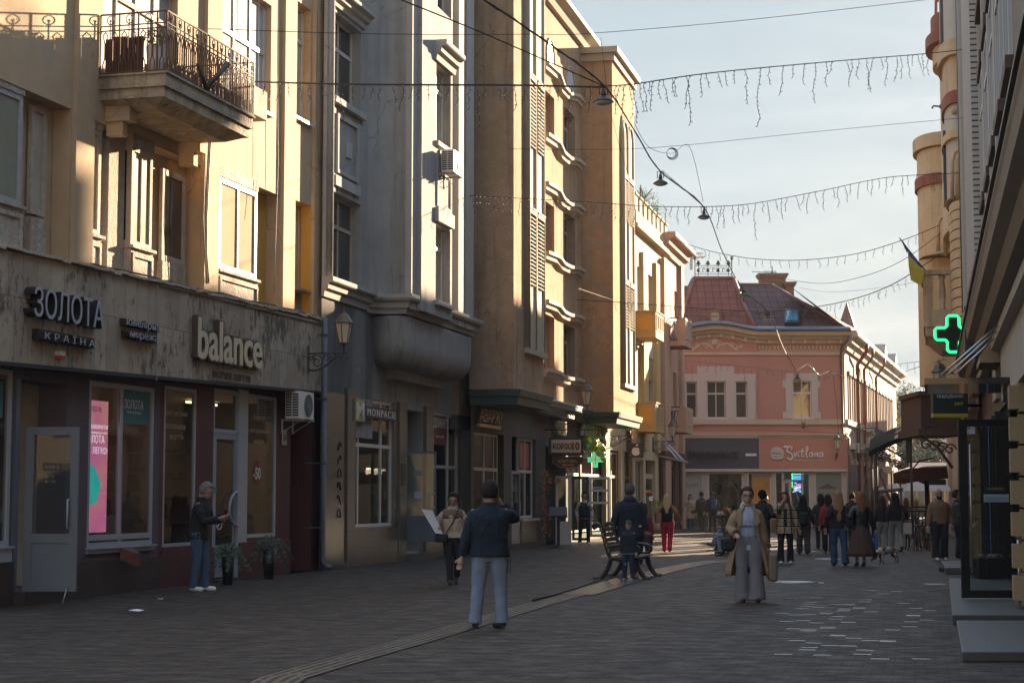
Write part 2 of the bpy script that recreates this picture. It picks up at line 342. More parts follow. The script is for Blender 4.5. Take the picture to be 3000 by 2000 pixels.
# ================================================================ ground
pav_rot=atan2(sin(atan(.2286)),cos(atan(.2286)))
def paving(name,c1,c2,mort,rot,w=.2,h=.1,bright=0.,rough=.62):
 m=brickmat(name,c1,c2,mort,w,h,.011,.9,rough,rot=rot,plane='xy',noise_amt=.35,coord='Object')
 nt,N,L=nodes(m);b=N['Principled BSDF'];src=b.inputs['Base Color'].links[0].from_socket
 tc=N.new('ShaderNodeTexCoord')
 n2=N.new('ShaderNodeTexNoise');n2.inputs['Scale'].default_value=.22;n2.inputs['Detail'].default_value=5;L.new(tc.outputs['Object'],n2.inputs['Vector'])
 r=N.new('ShaderNodeMapRange');r.inputs['From Min'].default_value=.35;r.inputs['From Max'].default_value=.65;r.inputs['To Min'].default_value=.78;r.inputs['To Max'].default_value=1.25;L.new(n2.outputs['Fac'],r.inputs['Value'])
 vm=N.new('ShaderNodeVectorMath');vm.operation='SCALE';L.new(src,vm.inputs[0]);L.new(r.outputs[0],vm.inputs['Scale'])
 mp2=N.new('ShaderNodeMapping');mp2.inputs['Rotation'].default_value=(0,0,rot);mp2.inputs['Scale'].default_value=(1.5,2.4,1);L.new(tc.outputs['Object'],mp2.inputs['Vector'])
 n6=N.new('ShaderNodeTexNoise');n6.inputs['Scale'].default_value=1.6;n6.inputs['Detail'].default_value=8;n6.inputs['Roughness'].default_value=.72;L.new(mp2.outputs[0],n6.inputs['Vector'])
 r6=N.new('ShaderNodeMapRange');r6.inputs['From Min'].default_value=.34;r6.inputs['From Max'].default_value=.66;r6.inputs['To Min'].default_value=.45;r6.inputs['To Max'].default_value=1.55;L.new(n6.outputs['Fac'],r6.inputs['Value'])
 v6=N.new('ShaderNodeVectorMath');v6.operation='SCALE';L.new(vm.outputs[0],v6.inputs[0]);L.new(r6.outputs[0],v6.inputs['Scale']);L.new(v6.outputs[0],b.inputs['Base Color'])
 bp0=b.inputs['Normal'].links[0].from_node;bp2=N.new('ShaderNodeBump');bp2.inputs['Strength'].default_value=.7;bp2.inputs['Distance'].default_value=.05;L.new(n6.outputs['Fac'],bp2.inputs['Height']);L.new(bp2.outputs[0],bp0.inputs['Normal'])
 rr_=N.new('ShaderNodeMapRange');rr_.inputs['From Min'].default_value=.4;rr_.inputs['From Max'].default_value=.65;rr_.inputs['To Min'].default_value=.75;rr_.inputs['To Max'].default_value=.5;b.inputs['Specular IOR Level'].default_value=.32;L.new(n6.outputs['Fac'],rr_.inputs['Value']);L.new(rr_.outputs[0],b.inputs['Roughness'])
 return m
pav=paving('street_setts',(.068,.045,.030),(.033,.023,.016),(.010,.008,.007),pav_rot)
g=MB();g.add([(-900,-400,0),(1200,-400,0),(1200,2500,0),(-900,2500,0)],[(0,1,2,3)])
g.build('ground',pav,kind='structure')
# worn, polished setts lying flush in the paving (right half of the street)
shiny=M('polished_sett',(.21,.205,.195),.24,.25,6,.3,60,spec=.8)
FS=Frame(1500,1900,vp=2780,side='L')
pts=[(2205,1700,2),(2240,1702,1)]
sm=MB(FS)
rr=random.Random(5)
for _ in range(70):
 x=rr.choice([rr.gauss(2400,60),rr.gauss(2480,90),rr.gauss(2620,110)]);y=rr.uniform(1725,1935)if rr.random()<.7 else rr.uniform(1755,1850)
 if x<2290 or x>2760:continue
 a,b=FS.Mx.inverted()@gnd(x,y),None
 lx=round(a.x/.1)*.1;ly=round(a.y/.2)*.2
 sm.box(lx+.006,lx+.094,ly+.008,ly+.192,.0005,.003)
sm.build('polished_setts',shiny,kind='structure')
# drain channel running along the street
def ribbon(px,wid,z0,z1,name,mat,**kw):
 P=[gnd(*p)for p in px];mb=MB();L_,Rr=[],[]
 for i,p in enumerate(P):
  t=(P[min(i+1,len(P)-1)]-P[max(i-1,0)]).normalized();n=V((t.y,-t.x,0));w=wid if not isinstance(wid,list)else wid[i]
  L_.append(p-n*w/2);Rr.append(p+n*w/2)
 for i in range(len(P)-1):
  a,b,c,d=L_[i],Rr[i],Rr[i+1],L_[i+1]
  mb.hexa([(q.x,q.y,z0)for q in(a,b,c,d)]+[(q.x,q.y,z1)for q in(a,b,c,d)])
 return mb.build(name,mat,**kw)
def perf():
 m=brickmat('channel_cover',(.20,.165,.115),(.16,.13,.09),(.008,.007,.006),.14,.075,.034,1.,.33,rot=pav_rot*1.0,plane='xy',off=.5)
 return m
chan_px=[(700,2060),(830,1985),(1000,1935),(1200,1880),(1400,1822),(1560,1774),(1700,1735),(1810,1700),(1900,1676),(1990,1660),(2080,1648),(2160,1640)]
ribbon(chan_px,.46,.001,.008,'drain_channel',M('cast_channel',(.105,.085,.06),.4,.3,5,.3,60),kind='structure')
sl_=MB();Pc=[gnd(*q)for q in chan_px];rr=random.Random(4)
for i in range(len(Pc)-1):
 d=Pc[i+1]-Pc[i];n=int(d.length/.085);t_=d.normalized();nn=V((t_.y,-t_.x,0))
 if Pc[i].y>42:break
 for j in range(n):
  for c in(-.15,-.05,.05,.15):
   if rr.random()<.08:continue
   q=Pc[i]+d*((j+(.5 if c in(-.05,.15)else 0))/n)+nn*c;a,b=t_*.030,nn*.032;sl_.add([(w.x,w.y,.0092)for w in(q-a-b*.4,q-b,q+a-b*.4,q+a+b*.4,q+b,q-a+b*.4)],[(0,1,2,3,4,5)])
 for e in(-.225,.225):sl_.add([(w.x,w.y,.0091)for w in(Pc[i]+nn*(e-.012),Pc[i+1]+nn*(e-.012),Pc[i+1]+nn*(e+.012),Pc[i]+nn*(e+.012))],[(0,1,2,3)])
sl_.build('channel_slots',M('slot_black',(.006,.005,.005),.8,0),kind='structure')
pale=brickmat('glint_setts',(.22,.21,.19),(.15,.145,.135),(.05,.045,.04),.16,.12,.014,1.,.22,rot=pav_rot,plane='xy')  # pale tone stands in for the sky glint on the far channel
ribbon([(1690,1742),(1790,1712),(1880,1688),(1960,1668),(2040,1652),(2110,1642)],.62,.009,.014,'gutter',pale,kind='structure')
blk=MB();blk.tube([gnd(1560,1763)+V((0,0,.03)),gnd(1620,1747)+V((0,0,.03)),gnd(1690,1726)+V((0,0,.03)),gnd(1760,1700)+V((0,0,.03))],.016,6)  # dark tube stands in for the shadow at the joint edge
blk.build('shadow_tube',M('shadow_black',(.02,.02,.02),.5,.1),label='dark tube as joint shadow along the drain channel behind the man in the denim jacket',cat='shadow_tube')
# manhole covers
cov=M('cast_iron_cover',(.42,.43,.43),.28,.25,9,.5,60,metal=.6)
for(x,y,r,lb)in[(2328,1706,.33,'round pale manhole cover in the paving right of the trench coat walker'),(2425,1638,.3,'distant round manhole cover behind the long-haired blonde walker'),(2365,1616,.3,'farthest round manhole cover beside the black backpack walker')]:
 p=gnd(x,y);mb=MB();mb.lathe((p.x,p.y,.001),[(r*1.12,0),(r*1.12,.012),(r,.014),(r,.02)],28,False)
 o=mb.build('manhole_cover',cov,label=lb,cat='manhole cover',group='manhole covers')
 # strip drain and stone slabs on the right
grate=M('drain_grate',(.40,.38,.33),.35,.1,5,metal=.5)
p=gnd(2712,1712);q=gnd(2766,1712);root=thing('drain_grate','short slotted metal drain grate in the paving left of the glass door','drain grate',loc=(p.x,p.y,0))
mb=MB();n=9
mb.box(p.x,q.x,p.y-.22,p.y-.18,.001,.015);mb.box(p.x,q.x,p.y+.18,p.y+.22,.001,.015)
for i in range(n):
 x=p.x+(q.x-p.x)*(i+.5)/n;mb.box(x-.022,x+.022,p.y-.18,p.y+.18,.001,.014)
mb.build('grid',grate,root)
slabm=M('granite_slab',(.085,.084,.08),.55,.12,12,.15,90,.2,(.09,.085,.08))
FR=Frame(2790,1617,vp=2722,side='R');FR.O=V((.2341*45+1.27,45,0));FR.Mx[0][3],FR.Mx[1][3]=FR.O.x,FR.O.y
def slab(pxs,z,name,lb):
 P=[gnd(x,y,z)for x,y in pxs];mb=MB();mb.plan([(p.x,p.y)for p in P],.0,z)
 return mb.build(name,slabm,bevel=.012,label=lb,cat='step',group='stone steps of the right-hand shops')
slab([(2790,1800),(3120,1800),(3120,1693),(2780,1693)],.13,'stone_step','long grey stone step under the black glass door')
slab([(2818,1908),(3150,1908),(3140,1816),(2802,1816)],.10,'stone_step','nearest grey stone step at the bottom right')
slab([(2769,1662),(3010,1662),(2990,1641),(2757,1641)],.14,'stone_step','far small grey stone step right of the bald man')
mb=MB();p=gnd(2758,1672,.02)
mb.box(p.x,p.x+1.9,p.y-.3,p.y+.3,.002,.10)
mb.build('floor_mat',M('black_mat',(.012,.012,.013),.9,.2),bevel=.04,label='thick rolled black mat lying across the stone step',cat='mat')
paper=M('white_paper',(.75,.77,.8),.6,.05)
def litter(x,y,s,lb,ang=0.):
 p=gnd(x,y);mb=MB();k=random.Random(int(x));vs=[];fs=[]
 for i in range(5):
  for j in range(3):vs.append((p.x+(i-2)*s*.25+k.uniform(-.01,.01),p.y+(j-1)*s*.3,.006+k.random()*s*.16))
 for i in range(4):
  for j in range(2):fs.append((i*3+j,(i+1)*3+j,(i+1)*3+j+1,i*3+j+1))
 mb.add(vs,fs);o=mb.build('paper_scrap',paper,label=lb,cat='litter',group='litter on the paving')
 sd=o.modifiers.new('s','SOLIDIFY');sd.thickness=.003
litter(398,1791,.2,'crumpled white paper scrap on the dark paving in the left foreground')
litter(470,1754,.06,'tiny pale scrap on the paving nearer the plinth')
litter(2406,1708,.09,'small crumpled white scrap right of the manhole cover')
# ================================================================ lanterns, air conditioners (prototypes)
lamp_glass=M('frosted_lamp_glass',(.50,.46,.34),.35,.15,8,spec=.6)
def make_lantern():
 root=thing('street_lantern','x','street lantern',group='wall lanterns on scrolled iron brackets');F=sub_of(root)
 b=MB(F);b.box(-.07,.07,-.05,0,-.28,.42)
 arm=[(0,-.05,-.1),(0,-.30,-.10),(0,-.62,.02),(0,-.80,.18),(0,-.98,.26)]
 b.tube([(0,-.04,-.18),(0,-.25,-.2),(0,-.5,-.08),(0,-.72,.10),(0,-.98,.22)],.022,6)
 b.tube([(0,-.04,.22),(0,-1.05,.235)],.016,6)
 def spiral(cy,cz,r0,turns,a0,s=1):
  pts=[]
  for i in range(int(16*turns)):
   t=i/(16*turns);a=a0+s*2*pi*turns*t;r=r0*(1-t*.85);pts.append((0,cy+r*cos(a),cz+r*sin(a)))
  b.tube(pts,.013,5)
 spiral(-.27,.02,.17,1.6,pi*.2);spiral(-.52,.10,.10,1.4,pi,-1);spiral(-.96,.10,.11,1.4,pi*.5);spiral(-.78,.18,.06,1.2,0);spiral(-.12,.12,.07,1.3,pi)
 b.tube([(0,-.96,.2),(0,-.96,.46)],.02,6);b.tube([(-.09,-.96,.45),(0,-.96,.30),(.09,-.96,.45)],.012,5)
 b.build('bracket',iron,root)
 c=(0,-.96,0);n=6
 g_=MB(F);g_.lathe(c,[(.11,.47),(.205,.94)],n,False);g_.build('lamp_glass',lamp_glass,root)
 h=MB(F)
 for j in range(n):
  a=2*pi*j/n;h.tube([(.115*cos(a),-.96+.115*sin(a),.46),(.21*cos(a),-.96+.21*sin(a),.95)],.013,4)
 h.lathe(c,[(.12,.44),(.125,.47)],n,False);h.lathe(c,[(.25,.94),(.25,.965),(.20,1.0),(.13,1.13),(.05,1.2),(.05,1.22),(.02,1.24),(.03,1.27),(.008,1.30),(.005,1.38)],n,False)
 h.box(-.04,.04,-.965,-.955,1.30,1.315)
 h.build('lamp_frame',M('lantern_metal',(.085,.07,.045),.5,.3,8),root)
 return root
LAN=make_lantern();LAN_used=[0]
def lantern(fr,lx,z,label,s=1.,ang=0.):
 mw=fr.Mx@Matrix.Translation((lx,0,z))@Matrix.Rotation(ang,4,'Z')@Matrix.Scale(s,4)
 if not LAN_used[0]:
  LAN_used[0]=1;LAN.matrix_world=mw;WM[LAN.name]=mw;LAN['label']=label;return LAN
 return dup(LAN,mw,label)
acw=M('ac_white',(.62,.61,.57),.5,.08,3,streak=.25,stain=(.35,.27,.18))
def make_ac():
 root=thing('air_conditioner','x','air conditioner',group='outdoor air conditioner units');F=sub_of(root)
 b=MB(F);b.box(-.42,.42,-.45,-.12,0,.58);b.build('housing',acw,root,bevel=.015)
 g_=MB(F)
 for k in range(2):
  for i in range(9):g_.box(-.4235,-.421,-.42+k*.15,-.29+k*.15,.06+i*.054,.06+i*.054+.034)
 g_.build('vent_slots',black,root)
 f=MB(F);f.lathe((0,0,0),[(.01,0),(.2,0)],24,False)
 fan=MB(F)
 for r in(.05,.10,.15,.20,.235):
  fan.tube([(r*cos(2*pi*j/20)+.08,-.458,.29+r*sin(2*pi*j/20))for j in range(20)],.008,4,True)
 for j in range(6):
  a=pi*j/6;fan.tube([(.08-.235*cos(a),-.458,.29-.235*sin(a)),(.08+.235*cos(a),-.458,.29+.235*sin(a))],.006,4)
 fan.build('fan_grille',M('ac_grille',(.2,.2,.2),.5,.1),root)
 s=MB(F);s.prism([(.08+.24*cos(2*pi*j/24),.29+.24*sin(2*pi*j/24))for j in range(24)],-.4515,-.449);s.build('fan_opening',black,root)
 k=MB(F)
 for x in(-.3,.3):k.box(x-.02,x+.02,-.5,0,-.04,-.002);k.box(x-.02,x+.02,-.03,0,-.3,-.04);k.tube([(x,-.02,-.28),(x,-.42,-.04)],.012,4)
 k.build('bracket',M('ac_bracket',(.4,.4,.4),.5,.2,6),root)
 return root
ACP=make_ac();AC_used=[0]
def ac(fr,lx,z,label,s=1.,y=0.):
 mw=fr.Mx@Matrix.Translation((lx,y,z))@Matrix.Scale(s,4)
 if not AC_used[0]:
  AC_used[0]=1;ACP.matrix_world=mw;WM[ACP.name]=mw;ACP['label']=label;return ACP
 return dup(ACP,mw,label)
 # ================================================================ building A: yellow house, left foreground
FA=Frame(450,1724,vp=2850,side='L')
A=thing('yellow_building','yellow rendered corner house with travertine band, bay windows and balcony, far left','building',FA)
def ax(x,y=500,off=0):return FA.px(x,y,off)[0]
def az(x,y,off=0):return FA.px(x,y,off)[1]
xL,xR=ax(-130),ax(948,900)
O=[]
zt=[az(205,318),az(261,345),az(633,493),az(857,580)]
O.append((xL+.6,ax(205),5.3,zt[0]));O.append((ax(261),ax(590),5.3,zt[1]));O.append((ax(632),ax(821),5.3,zt[2]));O.append((ax(856),ax(912),5.3,zt[3]))
up=[FA.r(655,797,-80,262),FA.r(855,911,-10,336),(ax(300,100),ax(520,100),az(330,210),az(330,-130))]
w=MB(FA);w.wall(xL,xR,5.25,17,[(*o,.32)for o in O]+[(*u_,.26)for u_ in up],y=0)
w.box(xL,xR,.33,9,3.9,17);w.add([(xR,0,0),(xR,.33,0),(xR,.33,17),(xR,0,17)],[(0,1,2,3)])
w.box(xL,xR,0,9,17,17.3)
w.build('upper_wall',yel,A)
lin=MB(FA);o=O[3];lin.box(o[1]-.012,o[1]-.003,.0,.31,5.3,o[3]-.01);lin.box(o[0]+.01,o[1]-.013,.0,.31,o[3]-.014,o[3]-.004)
o=O[2];lin.box(o[1]-.5,o[1]-.03,.30,.318,5.6,o[3]-.01);lin.build('ochre_reveal',ochre,A)
# pilasters standing proud
pl=MB(FA)
for a_,b_ in((208,262),(591,632),(822,856),(912,946)):pl.box(ax(a_),ax(b_),-.085,-.001,5.3,16.9)
pl.build('pilaster',yel,A)
# eave-like drops over the openings (wall steps forward above them)
# bay windows inside the recesses
def bay(x0,x1,inl,inr,front,zs,zt_,zb,cols=2,frm=oldwood,pn=(pane_c,pane_c),tr=.0,fw=.09):
 """trapezoid bay: back at y=.31, front at y=front"""
 p=[(x0,.31),(x0+inl,front),(x1-inr,front),(x1,.31)]
 b=MB(FA);b.plan(p,zb,zs);b.plan(p,zt_,zt_+.22)
 b.plan([(p[0][0]-.02,.31),(p[1][0]-.04,front-.06),(p[2][0]+.04,front-.06),(p[3][0]+.02,.31)],zs-.002,zs+.05)
 # panels under the sill
 fl=FA.sub(p[1][0],p[1][1],0,0)
 b.panel(p[1][0]+.03,p[2][0]-.03,zb+.1,zs-.08,front-.003,.03,.07)
 b.build('bay_panel',peel if frm is not whitew else peel,A)
 for i in range(3):
  a_,c_=p[i],p[i+1];L_=sqrt((c_[0]-a_[0])**2+(c_[1]-a_[1])**2)
  if L_<.12:continue
  f=FA.sub(a_[0],a_[1],0,atan2(c_[1]-a_[1],c_[0]-a_[0]))
  window(A,f,.02,L_-.02,zs+.05,zt_,.02,cols if i==1 else 1,tr,fw,frm,pn[0]if i==1 else pn[1])
zs1=az(60,612);zb=5.3
bay(ax(-70),ax(82),.55,.10,.02,zs1,zt[0]-.1,zb,1,M('grey_white_wood',(0.315,0.323,0.33),.7,.3,8,.3,30),(panemat('pane_green',(.20,.22,.17),.12),pane_c))
bk=lambda x:FA.px(x,500,-.26)[0]
window(A,FA,bk(84),bk(128),zs1+.05,zt[0]-.1,.22,1,0,.09,oldwood,pane_c);mb=MB(FA);mb.box(bk(84),bk(128),.2,.318,5.3,zs1);mb.build('bay_panel',peel,A)
zs2=az(300,700)
bay(ax(263),ax(338),.10,.38,.04,zs2,zt[1]-.12,zb,1,oldwood,(pane_c,pane_d))
bay(ax(384),ax(468),.05,.22,.0,zs2,zt[1]-.15,zb,2,oldwood,(pane_c,pane_d),0)
window(A,FA,bk(472),bk(540),zs2,zt[1]-.25,.22,1,0,.11,oldwood,pane_d);mb=MB(FA);mb.box(bk(472),bk(540),.2,.318,5.3,zs2-.01);mb.build('bay_panel',peel,A)
w=MB(FA);w.box(ax(338),ax(384),.12,.32,5.3,zt[1]-.02);w.build('pier',M('old_plaster',(0.39,0.33,0.27),.9,.25,6,.9,30,.35,(.3,.22,.15)),A)
zs3=az(640,795)
bay(ax(634),ax(790),.12,.62,-.02,zs3,zt[2]-.12,zb,2,whitew,(M('cream_blind',(0.406,0.329,0.224),.9,.1,3,spec=.1),pane_d),0,.11)
zs4=az(858,838)
window(A,FA,O[3][0]+.01,O[3][1]-.02,zs4,zt[3]-.02,.22,1,0,.09,M('brown_window',(0.36,0.264,0.16),.6,.15),pane_c)
b=MB(FA);b.box(O[3][0]+.01,O[3][1]-.02,.2,.318,5.3,zs4-.05);b.box(O[3][0]-.02,O[3][1]-.02,-.03,.22,zs4-.05,zs4-.005);b.build('window_ledge',conc,A)
# upper row
window(A,FA,up[0][0],up[0][1],up[0][2],up[0][3],.12,3,.45,.09,whitew,M('pale_blind',(0.44,0.448,0.448),.8,.06,spec=.15))
window(A,FA,up[1][0],up[1][1],up[1][2],up[1][3],.16,2,.3,.08,whitew,pane_c)
window(A,FA,up[2][0],up[2][1],up[2][2],up[2][3],.12,4,.3,.10,oldwood,M('pale_curtain',(0.336,0.344,0.336),.7,.25,spec=.2))
s_=MB(FA)
for u_ in up[:2]:s_.box(u_[0]-.05,u_[1]+.06,-.09,.12,u_[2]-.06,u_[2]-.005)
s_.build('window_sill',M('white_sill',(0.546,0.532,0.49),.4,.05),A)
# bare plaster patch next to the tall window
pt=MB(FA);u_=up[1];x_=u_[1]-.004
pt.add([(x_,.05,u_[2]+1.2),(x_,.23,u_[2]+1.0),(x_,.23,u_[3]-.1),(x_,.12,u_[3]-.15),(x_,.02,u_[2]+2.0)],[(0,1,2,3,4)]);pt.build('bare_plaster',M('bare_plaster',(.42,.28,.14),.95,.3,10,.8,30),A)
# travertine band
tl,tr_,br,bl=FA.px(-130,699,.3),FA.px(950,941,.3),FA.px(950,1147,.3),FA.px(-130,1045,.3)
cl=MB(FA);cl.prism([bl,br,tr_,tl],-.3,.0)
C_=cl.build('cladding_band',trav,A)
# flashing lip along the top: irregular
fl=MB(FA);N_=60;rr=random.Random(3)
prev=None
for i in range(N_):
 t0,t1=i/N_,(i+1)/N_;x0=tl[0]+(tr_[0]-tl[0])*t0;x1=tl[0]+(tr_[0]-tl[0])*t1;z0=tl[1]+(tr_[1]-tl[1])*t0;j=rr.uniform(-.015,.03)
 fl.box(x0,x1,-.37-rr.uniform(0,.03),.02,z0+j,z0+.045+j)
fl.build('flashing',M('old_flashing',(.40,.34,.27),.6,.35,6,.3,30),A)
tr2=MB(FA);a_=FA.px(460,830,.3);b_=FA.px(948,948,.3)
tr2.prism([(a_[0],a_[1]-.03),(b_[0],b_[1]-.03),(b_[0],b_[1]+.02),(a_[0],a_[1]+.02)],-.34,-.301)
c_=FA.px(460,1115,.3);tr2.prism([(a_[0]-.02,c_[1]),(a_[0]+.02,c_[1]),(a_[0]+.02,a_[1]-.03),(a_[0]-.02,a_[1]-.03)],-.33,-.301)
tr2.build('cable_duct',M('grey_duct',(.33,.31,.28),.6,.1),A)
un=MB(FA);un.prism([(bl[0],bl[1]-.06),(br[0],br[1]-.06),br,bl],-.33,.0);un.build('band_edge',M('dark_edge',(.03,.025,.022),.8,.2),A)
sof=3.55
# ground floor: walls, plinth, openings
gx=lambda x,y=1400:FA.px(x,y,0)[0]
D1=(gx(36),gx(191));W1=(gx(257),gx(448));W2=(gx(478),gx(572));DR=(gx(624),gx(697));W3=(gx(719),gx(808));DK=(gx(850),gx(912))
zW1=az(257,1622);zW2=az(478,1602);zW3=az(719,1575)
TOP=3.62
w=MB(FA);w.wall(gx(-130),gx(465),0,TOP,[(gx(-130)+.2,gx(30),az(0,1640),TOP-.05,.12),(*D1,.2,TOP-.2,.5),(*W1,zW1,az(257,1112),.1)],y=0)
w.build('mauve_wall',mauve,A)
w=MB(FA);w.wall(gx(465),xR,0,4.0,[(*W2,zW2,az(478,1128),.1),(*DR,.05,az(624,1136),.12),(*W3,zW3,az(719,1152),.1),(*DK,0,az(850,1150),1.2)],y=0)
w.build('dark_red_wall',redpil,A)
w=MB(FA);w.box(gx(-130),D1[0],-.07,-.002,0,az(30,1640)-.02);w.box(D1[1]-.02,gx(468),-.07,-.002,0,zW1-.12);w.build('plinth',plinth,A)
w=MB(FA);w.box(gx(469),DR[0],-.06,-.002,0,zW2-.06);w.box(gx(697),gx(846),-.06,-.002,0,zW3-.08);w.build('red_plinth',redpil,A)
w=MB(FA);w.box(D1[0],D1[1]+.3,-.25,1.2,0,.19);w.box(DR[0]-.1,DR[1]+.1,-.18,.3,0,.05);w.build('doorstep',plinth,A)
# interior: back wall, floor and side walls so that the panes look into rooms
w=MB(FA);w.box(xL,xR,2.8,9,0,3.9);w.box(xL,D1[0]+.1,.5,.6,0,3.9);w.box(W1[0]-.45,W1[0]-.38,.11,2.8,0,3.9);w.box(gx(468),gx(472),.11,2.8,0,3.9);w.box(DK[0]-.2,DK[0]-.1,.11,2.8,0,3.9)
w.box(xL,xR,.11,2.8,3.6,3.89);w.build('interior',M('shop_interior',(.32,.28,.23),.9,.3,1.5),A)
w=MB(FA);w.box(DK[0]+.02,DK[1]-.02,1.0,1.1,0,3.8);w.build('dark_door',M('near_black',(.012,.010,.010),.7,.2),A)
pvc=white
def glazing(name,fr,root,x0,x1,z0,z1,y,vs=(),hs=(),fw=.06,frame=pvc,gl=shop,bot=0.):
 """shop window: frame with mullions at fractions vs and transoms at heights hs"""
 b=MB(fr);b.box(x0,x0+fw,y,y+.07,z0,z1);b.box(x1-fw,x1,y,y+.07,z0,z1);b.box(x0+fw,x1-fw,y,y+.07,z0,z0+fw);b.box(x0+fw,x1-fw,y,y+.07,z1-fw,z1)
 for v in vs:x=x0+(x1-x0)*v;b.box(x-fw*.55,x+fw*.55,y+.001,y+.069,z0+fw,z1-fw)
 for h in hs:b.box(x0+fw,x1-fw,y-.004,y+.06,h-fw*.6,h+fw*.6)
 if bot:b.box(x0-.02,x1+.02,y-.05,y+.02,z0-bot,z0-.002);b.box(x0-.04,x1+.04,y-.09,y,z0-.03,z0-.001)
 w=b.build(name,frame,root);p=MB(fr);p.box(x0+fw*.8,x1-fw*.8,y+.03,y+.036,z0+fw*.8,z1-fw*.8);p.build('pane',gl,w);return w
glazing('shop_window',FA,A,W1[0],W1[1],zW1+.1,az(257,1112),.0,(.49,),(zW1+.26,),.075,bot=.1)
glazing('shop_window',FA,A,W2[0],W2[1],zW2,az(478,1128),.0,(),(),.06)
glazing('shop_window',FA,A,W3[0],W3[1],zW3,az(719,1152),.0,(),(),.07)
glazing('shop_window',FA,A,gx(-130)+.2,gx(30),az(0,1600),TOP-.08,.0,(),(),.08,bot=.3)
# post beside the shoe shop door and the door itself
b=MB(FA);b.box(gx(694),gx(721),-.03,.08,zW3*.0,az(694,1140));b.build('white_post',pvc,A)
dz=az(624,1265);b=MB(FA);b.box(*DR,.0,.08,dz,dz+.07);b.box(DR[0],DR[0]+.05,0,.08,.06,az(624,1136));b.box(*DR,0,.08,az(624,1136)-.08,az(624,1136))
b.build('door_frame',pvc,A);b=MB(FA);b.box(DR[0]+.05,DR[1]-.02,.04,.046,dz+.07,az(624,1136)-.08);b.build('transom_pane',shop,A)
def leaf(root,fr,x0,x1,z0,z1,y,mid,mat,gl=clear,handle='bar',hx=.85,fw=.11,name='door'):
 """glazed door leaf with a solid bottom panel"""
 b=MB(fr);b.box(x0,x0+fw,y,y+.06,z0,z1);b.box(x1-fw,x1,y,y+.06,z0,z1);b.box(x0+fw,x1-fw,y,y+.06,z1-fw,z1);b.box(x0+fw,x1-fw,y,y+.06,z0,z0+fw)
 if mid:b.box(x0+fw,x1-fw,y,y+.06,mid-.07,mid+.07);b.box(x0+fw,x1-fw,y+.015,y+.045,z0+fw,mid-.07);zg=mid+.07
 else:zg=z0+fw
 d=b.build(name,mat,root);p=MB(fr);p.box(x0+fw*.8,x1-fw*.8,y+.027,y+.033,zg-.01,z1-fw*.8);p.build('pane',gl,d)
 hxx=x0+(x1-x0)*hx;zc=z0+(z1-z0)*.47;h=MB(fr)
 if handle=='bar':h.tube([(hxx,y-.001,zc+.22),(hxx,y-.07,zc+.22),(hxx,y-.07,zc-.22),(hxx,y-.001,zc-.22)],.016,6);
 elif handle=='round':h.tube([(hxx,y-.001,zc+.33),(hxx,y-.06,zc+.33)]+[(hxx-.40*sin(a),y-.06,zc+.33*cos(a))for a in[pi*i/12 for i in range(13)]]+[(hxx,y-.001,zc-.33)],.027,8)
 elif handle=='black':h.tube([(hxx,y-.001,zc+.22),(hxx,y-.07,zc+.22),(hxx,y-.07,zc-.22),(hxx,y-.001,zc-.22)],.022,6)
 if handle:h.build('handle',white if handle!='black' else black,d)
 return d
leaf(A,FA,DR[0]+.05,DR[1]-.03,.08,dz,.01,.62,M('pvc_door',(.22,.26,.30),.4,.05),shop,'round',.93,.12)
# open white door of the jewellery shop
FD=Frame(0,0,ang=0.,O=(0,0,0));p0=at(65,1740,27.2);FD.O=p0.copy();FD.Mx=Matrix.Translation((p0.x,p0.y,0))@Matrix.Rotation(radians(-3),4,'Z')
k27=27.2/FP;pvc2=M('pvc_door_grey',(.10,.125,.15),.42,.05,3)
leaf(A,FD,0,157*k27,1.65-(1728-1450)*k27,1.65-(1251-1450)*k27,0,1.65-(1575-1450)*k27,pvc2,clear,'bar',.84,.12)
b=MB(FA);b.box(gx(40),gx(52),-.02,.1,.2,TOP-.2);b.build('door_post',pvc2,A)
b=MB(FD);b.tube([(.70,-.02,.27),(.66,-.12,.03)],.01,5);b.build('door_stay',silver,A)
def decal(name,root,fr,x0,x1,z0,z1,y,mat,t=.004):return MB(fr).box(x0,x1,y-t,y,z0,z1).build(name,mat,root)
def dtxt(s,root,fr,x0,x1,z0,z1,off,mat,name='lettering',**k):return txt(s,name,mat,root,fr,x0,x1,z0,z1,off,.003,**k)
wht=M('white_vinyl',(.62,.62,.60),.6,0);whd=M('grey_vinyl',(.30,.28,.25),.6,0)
zz=lambda y:1.65-(y-1450)*k27
DL=lambda x:(x-65)*k27
decal('closed_sign',A,FD,DL(117),DL(171),zz(1378),zz(1357),-.001+.02,M('sign_black',(.02,.02,.02),.5,0))
dtxt('ЗАЧИНЕНО',A,FD,DL(121),DL(167),zz(1374),zz(1361),-.014,whd,flip=True)
dtxt('9 - 19',A,FD,DL(125),DL(150),zz(1400),zz(1392),.0,whd,flip=True);dtxt('10 - 18',A,FD,DL(125),DL(155),zz(1414),zz(1406),.0,whd,flip=True)
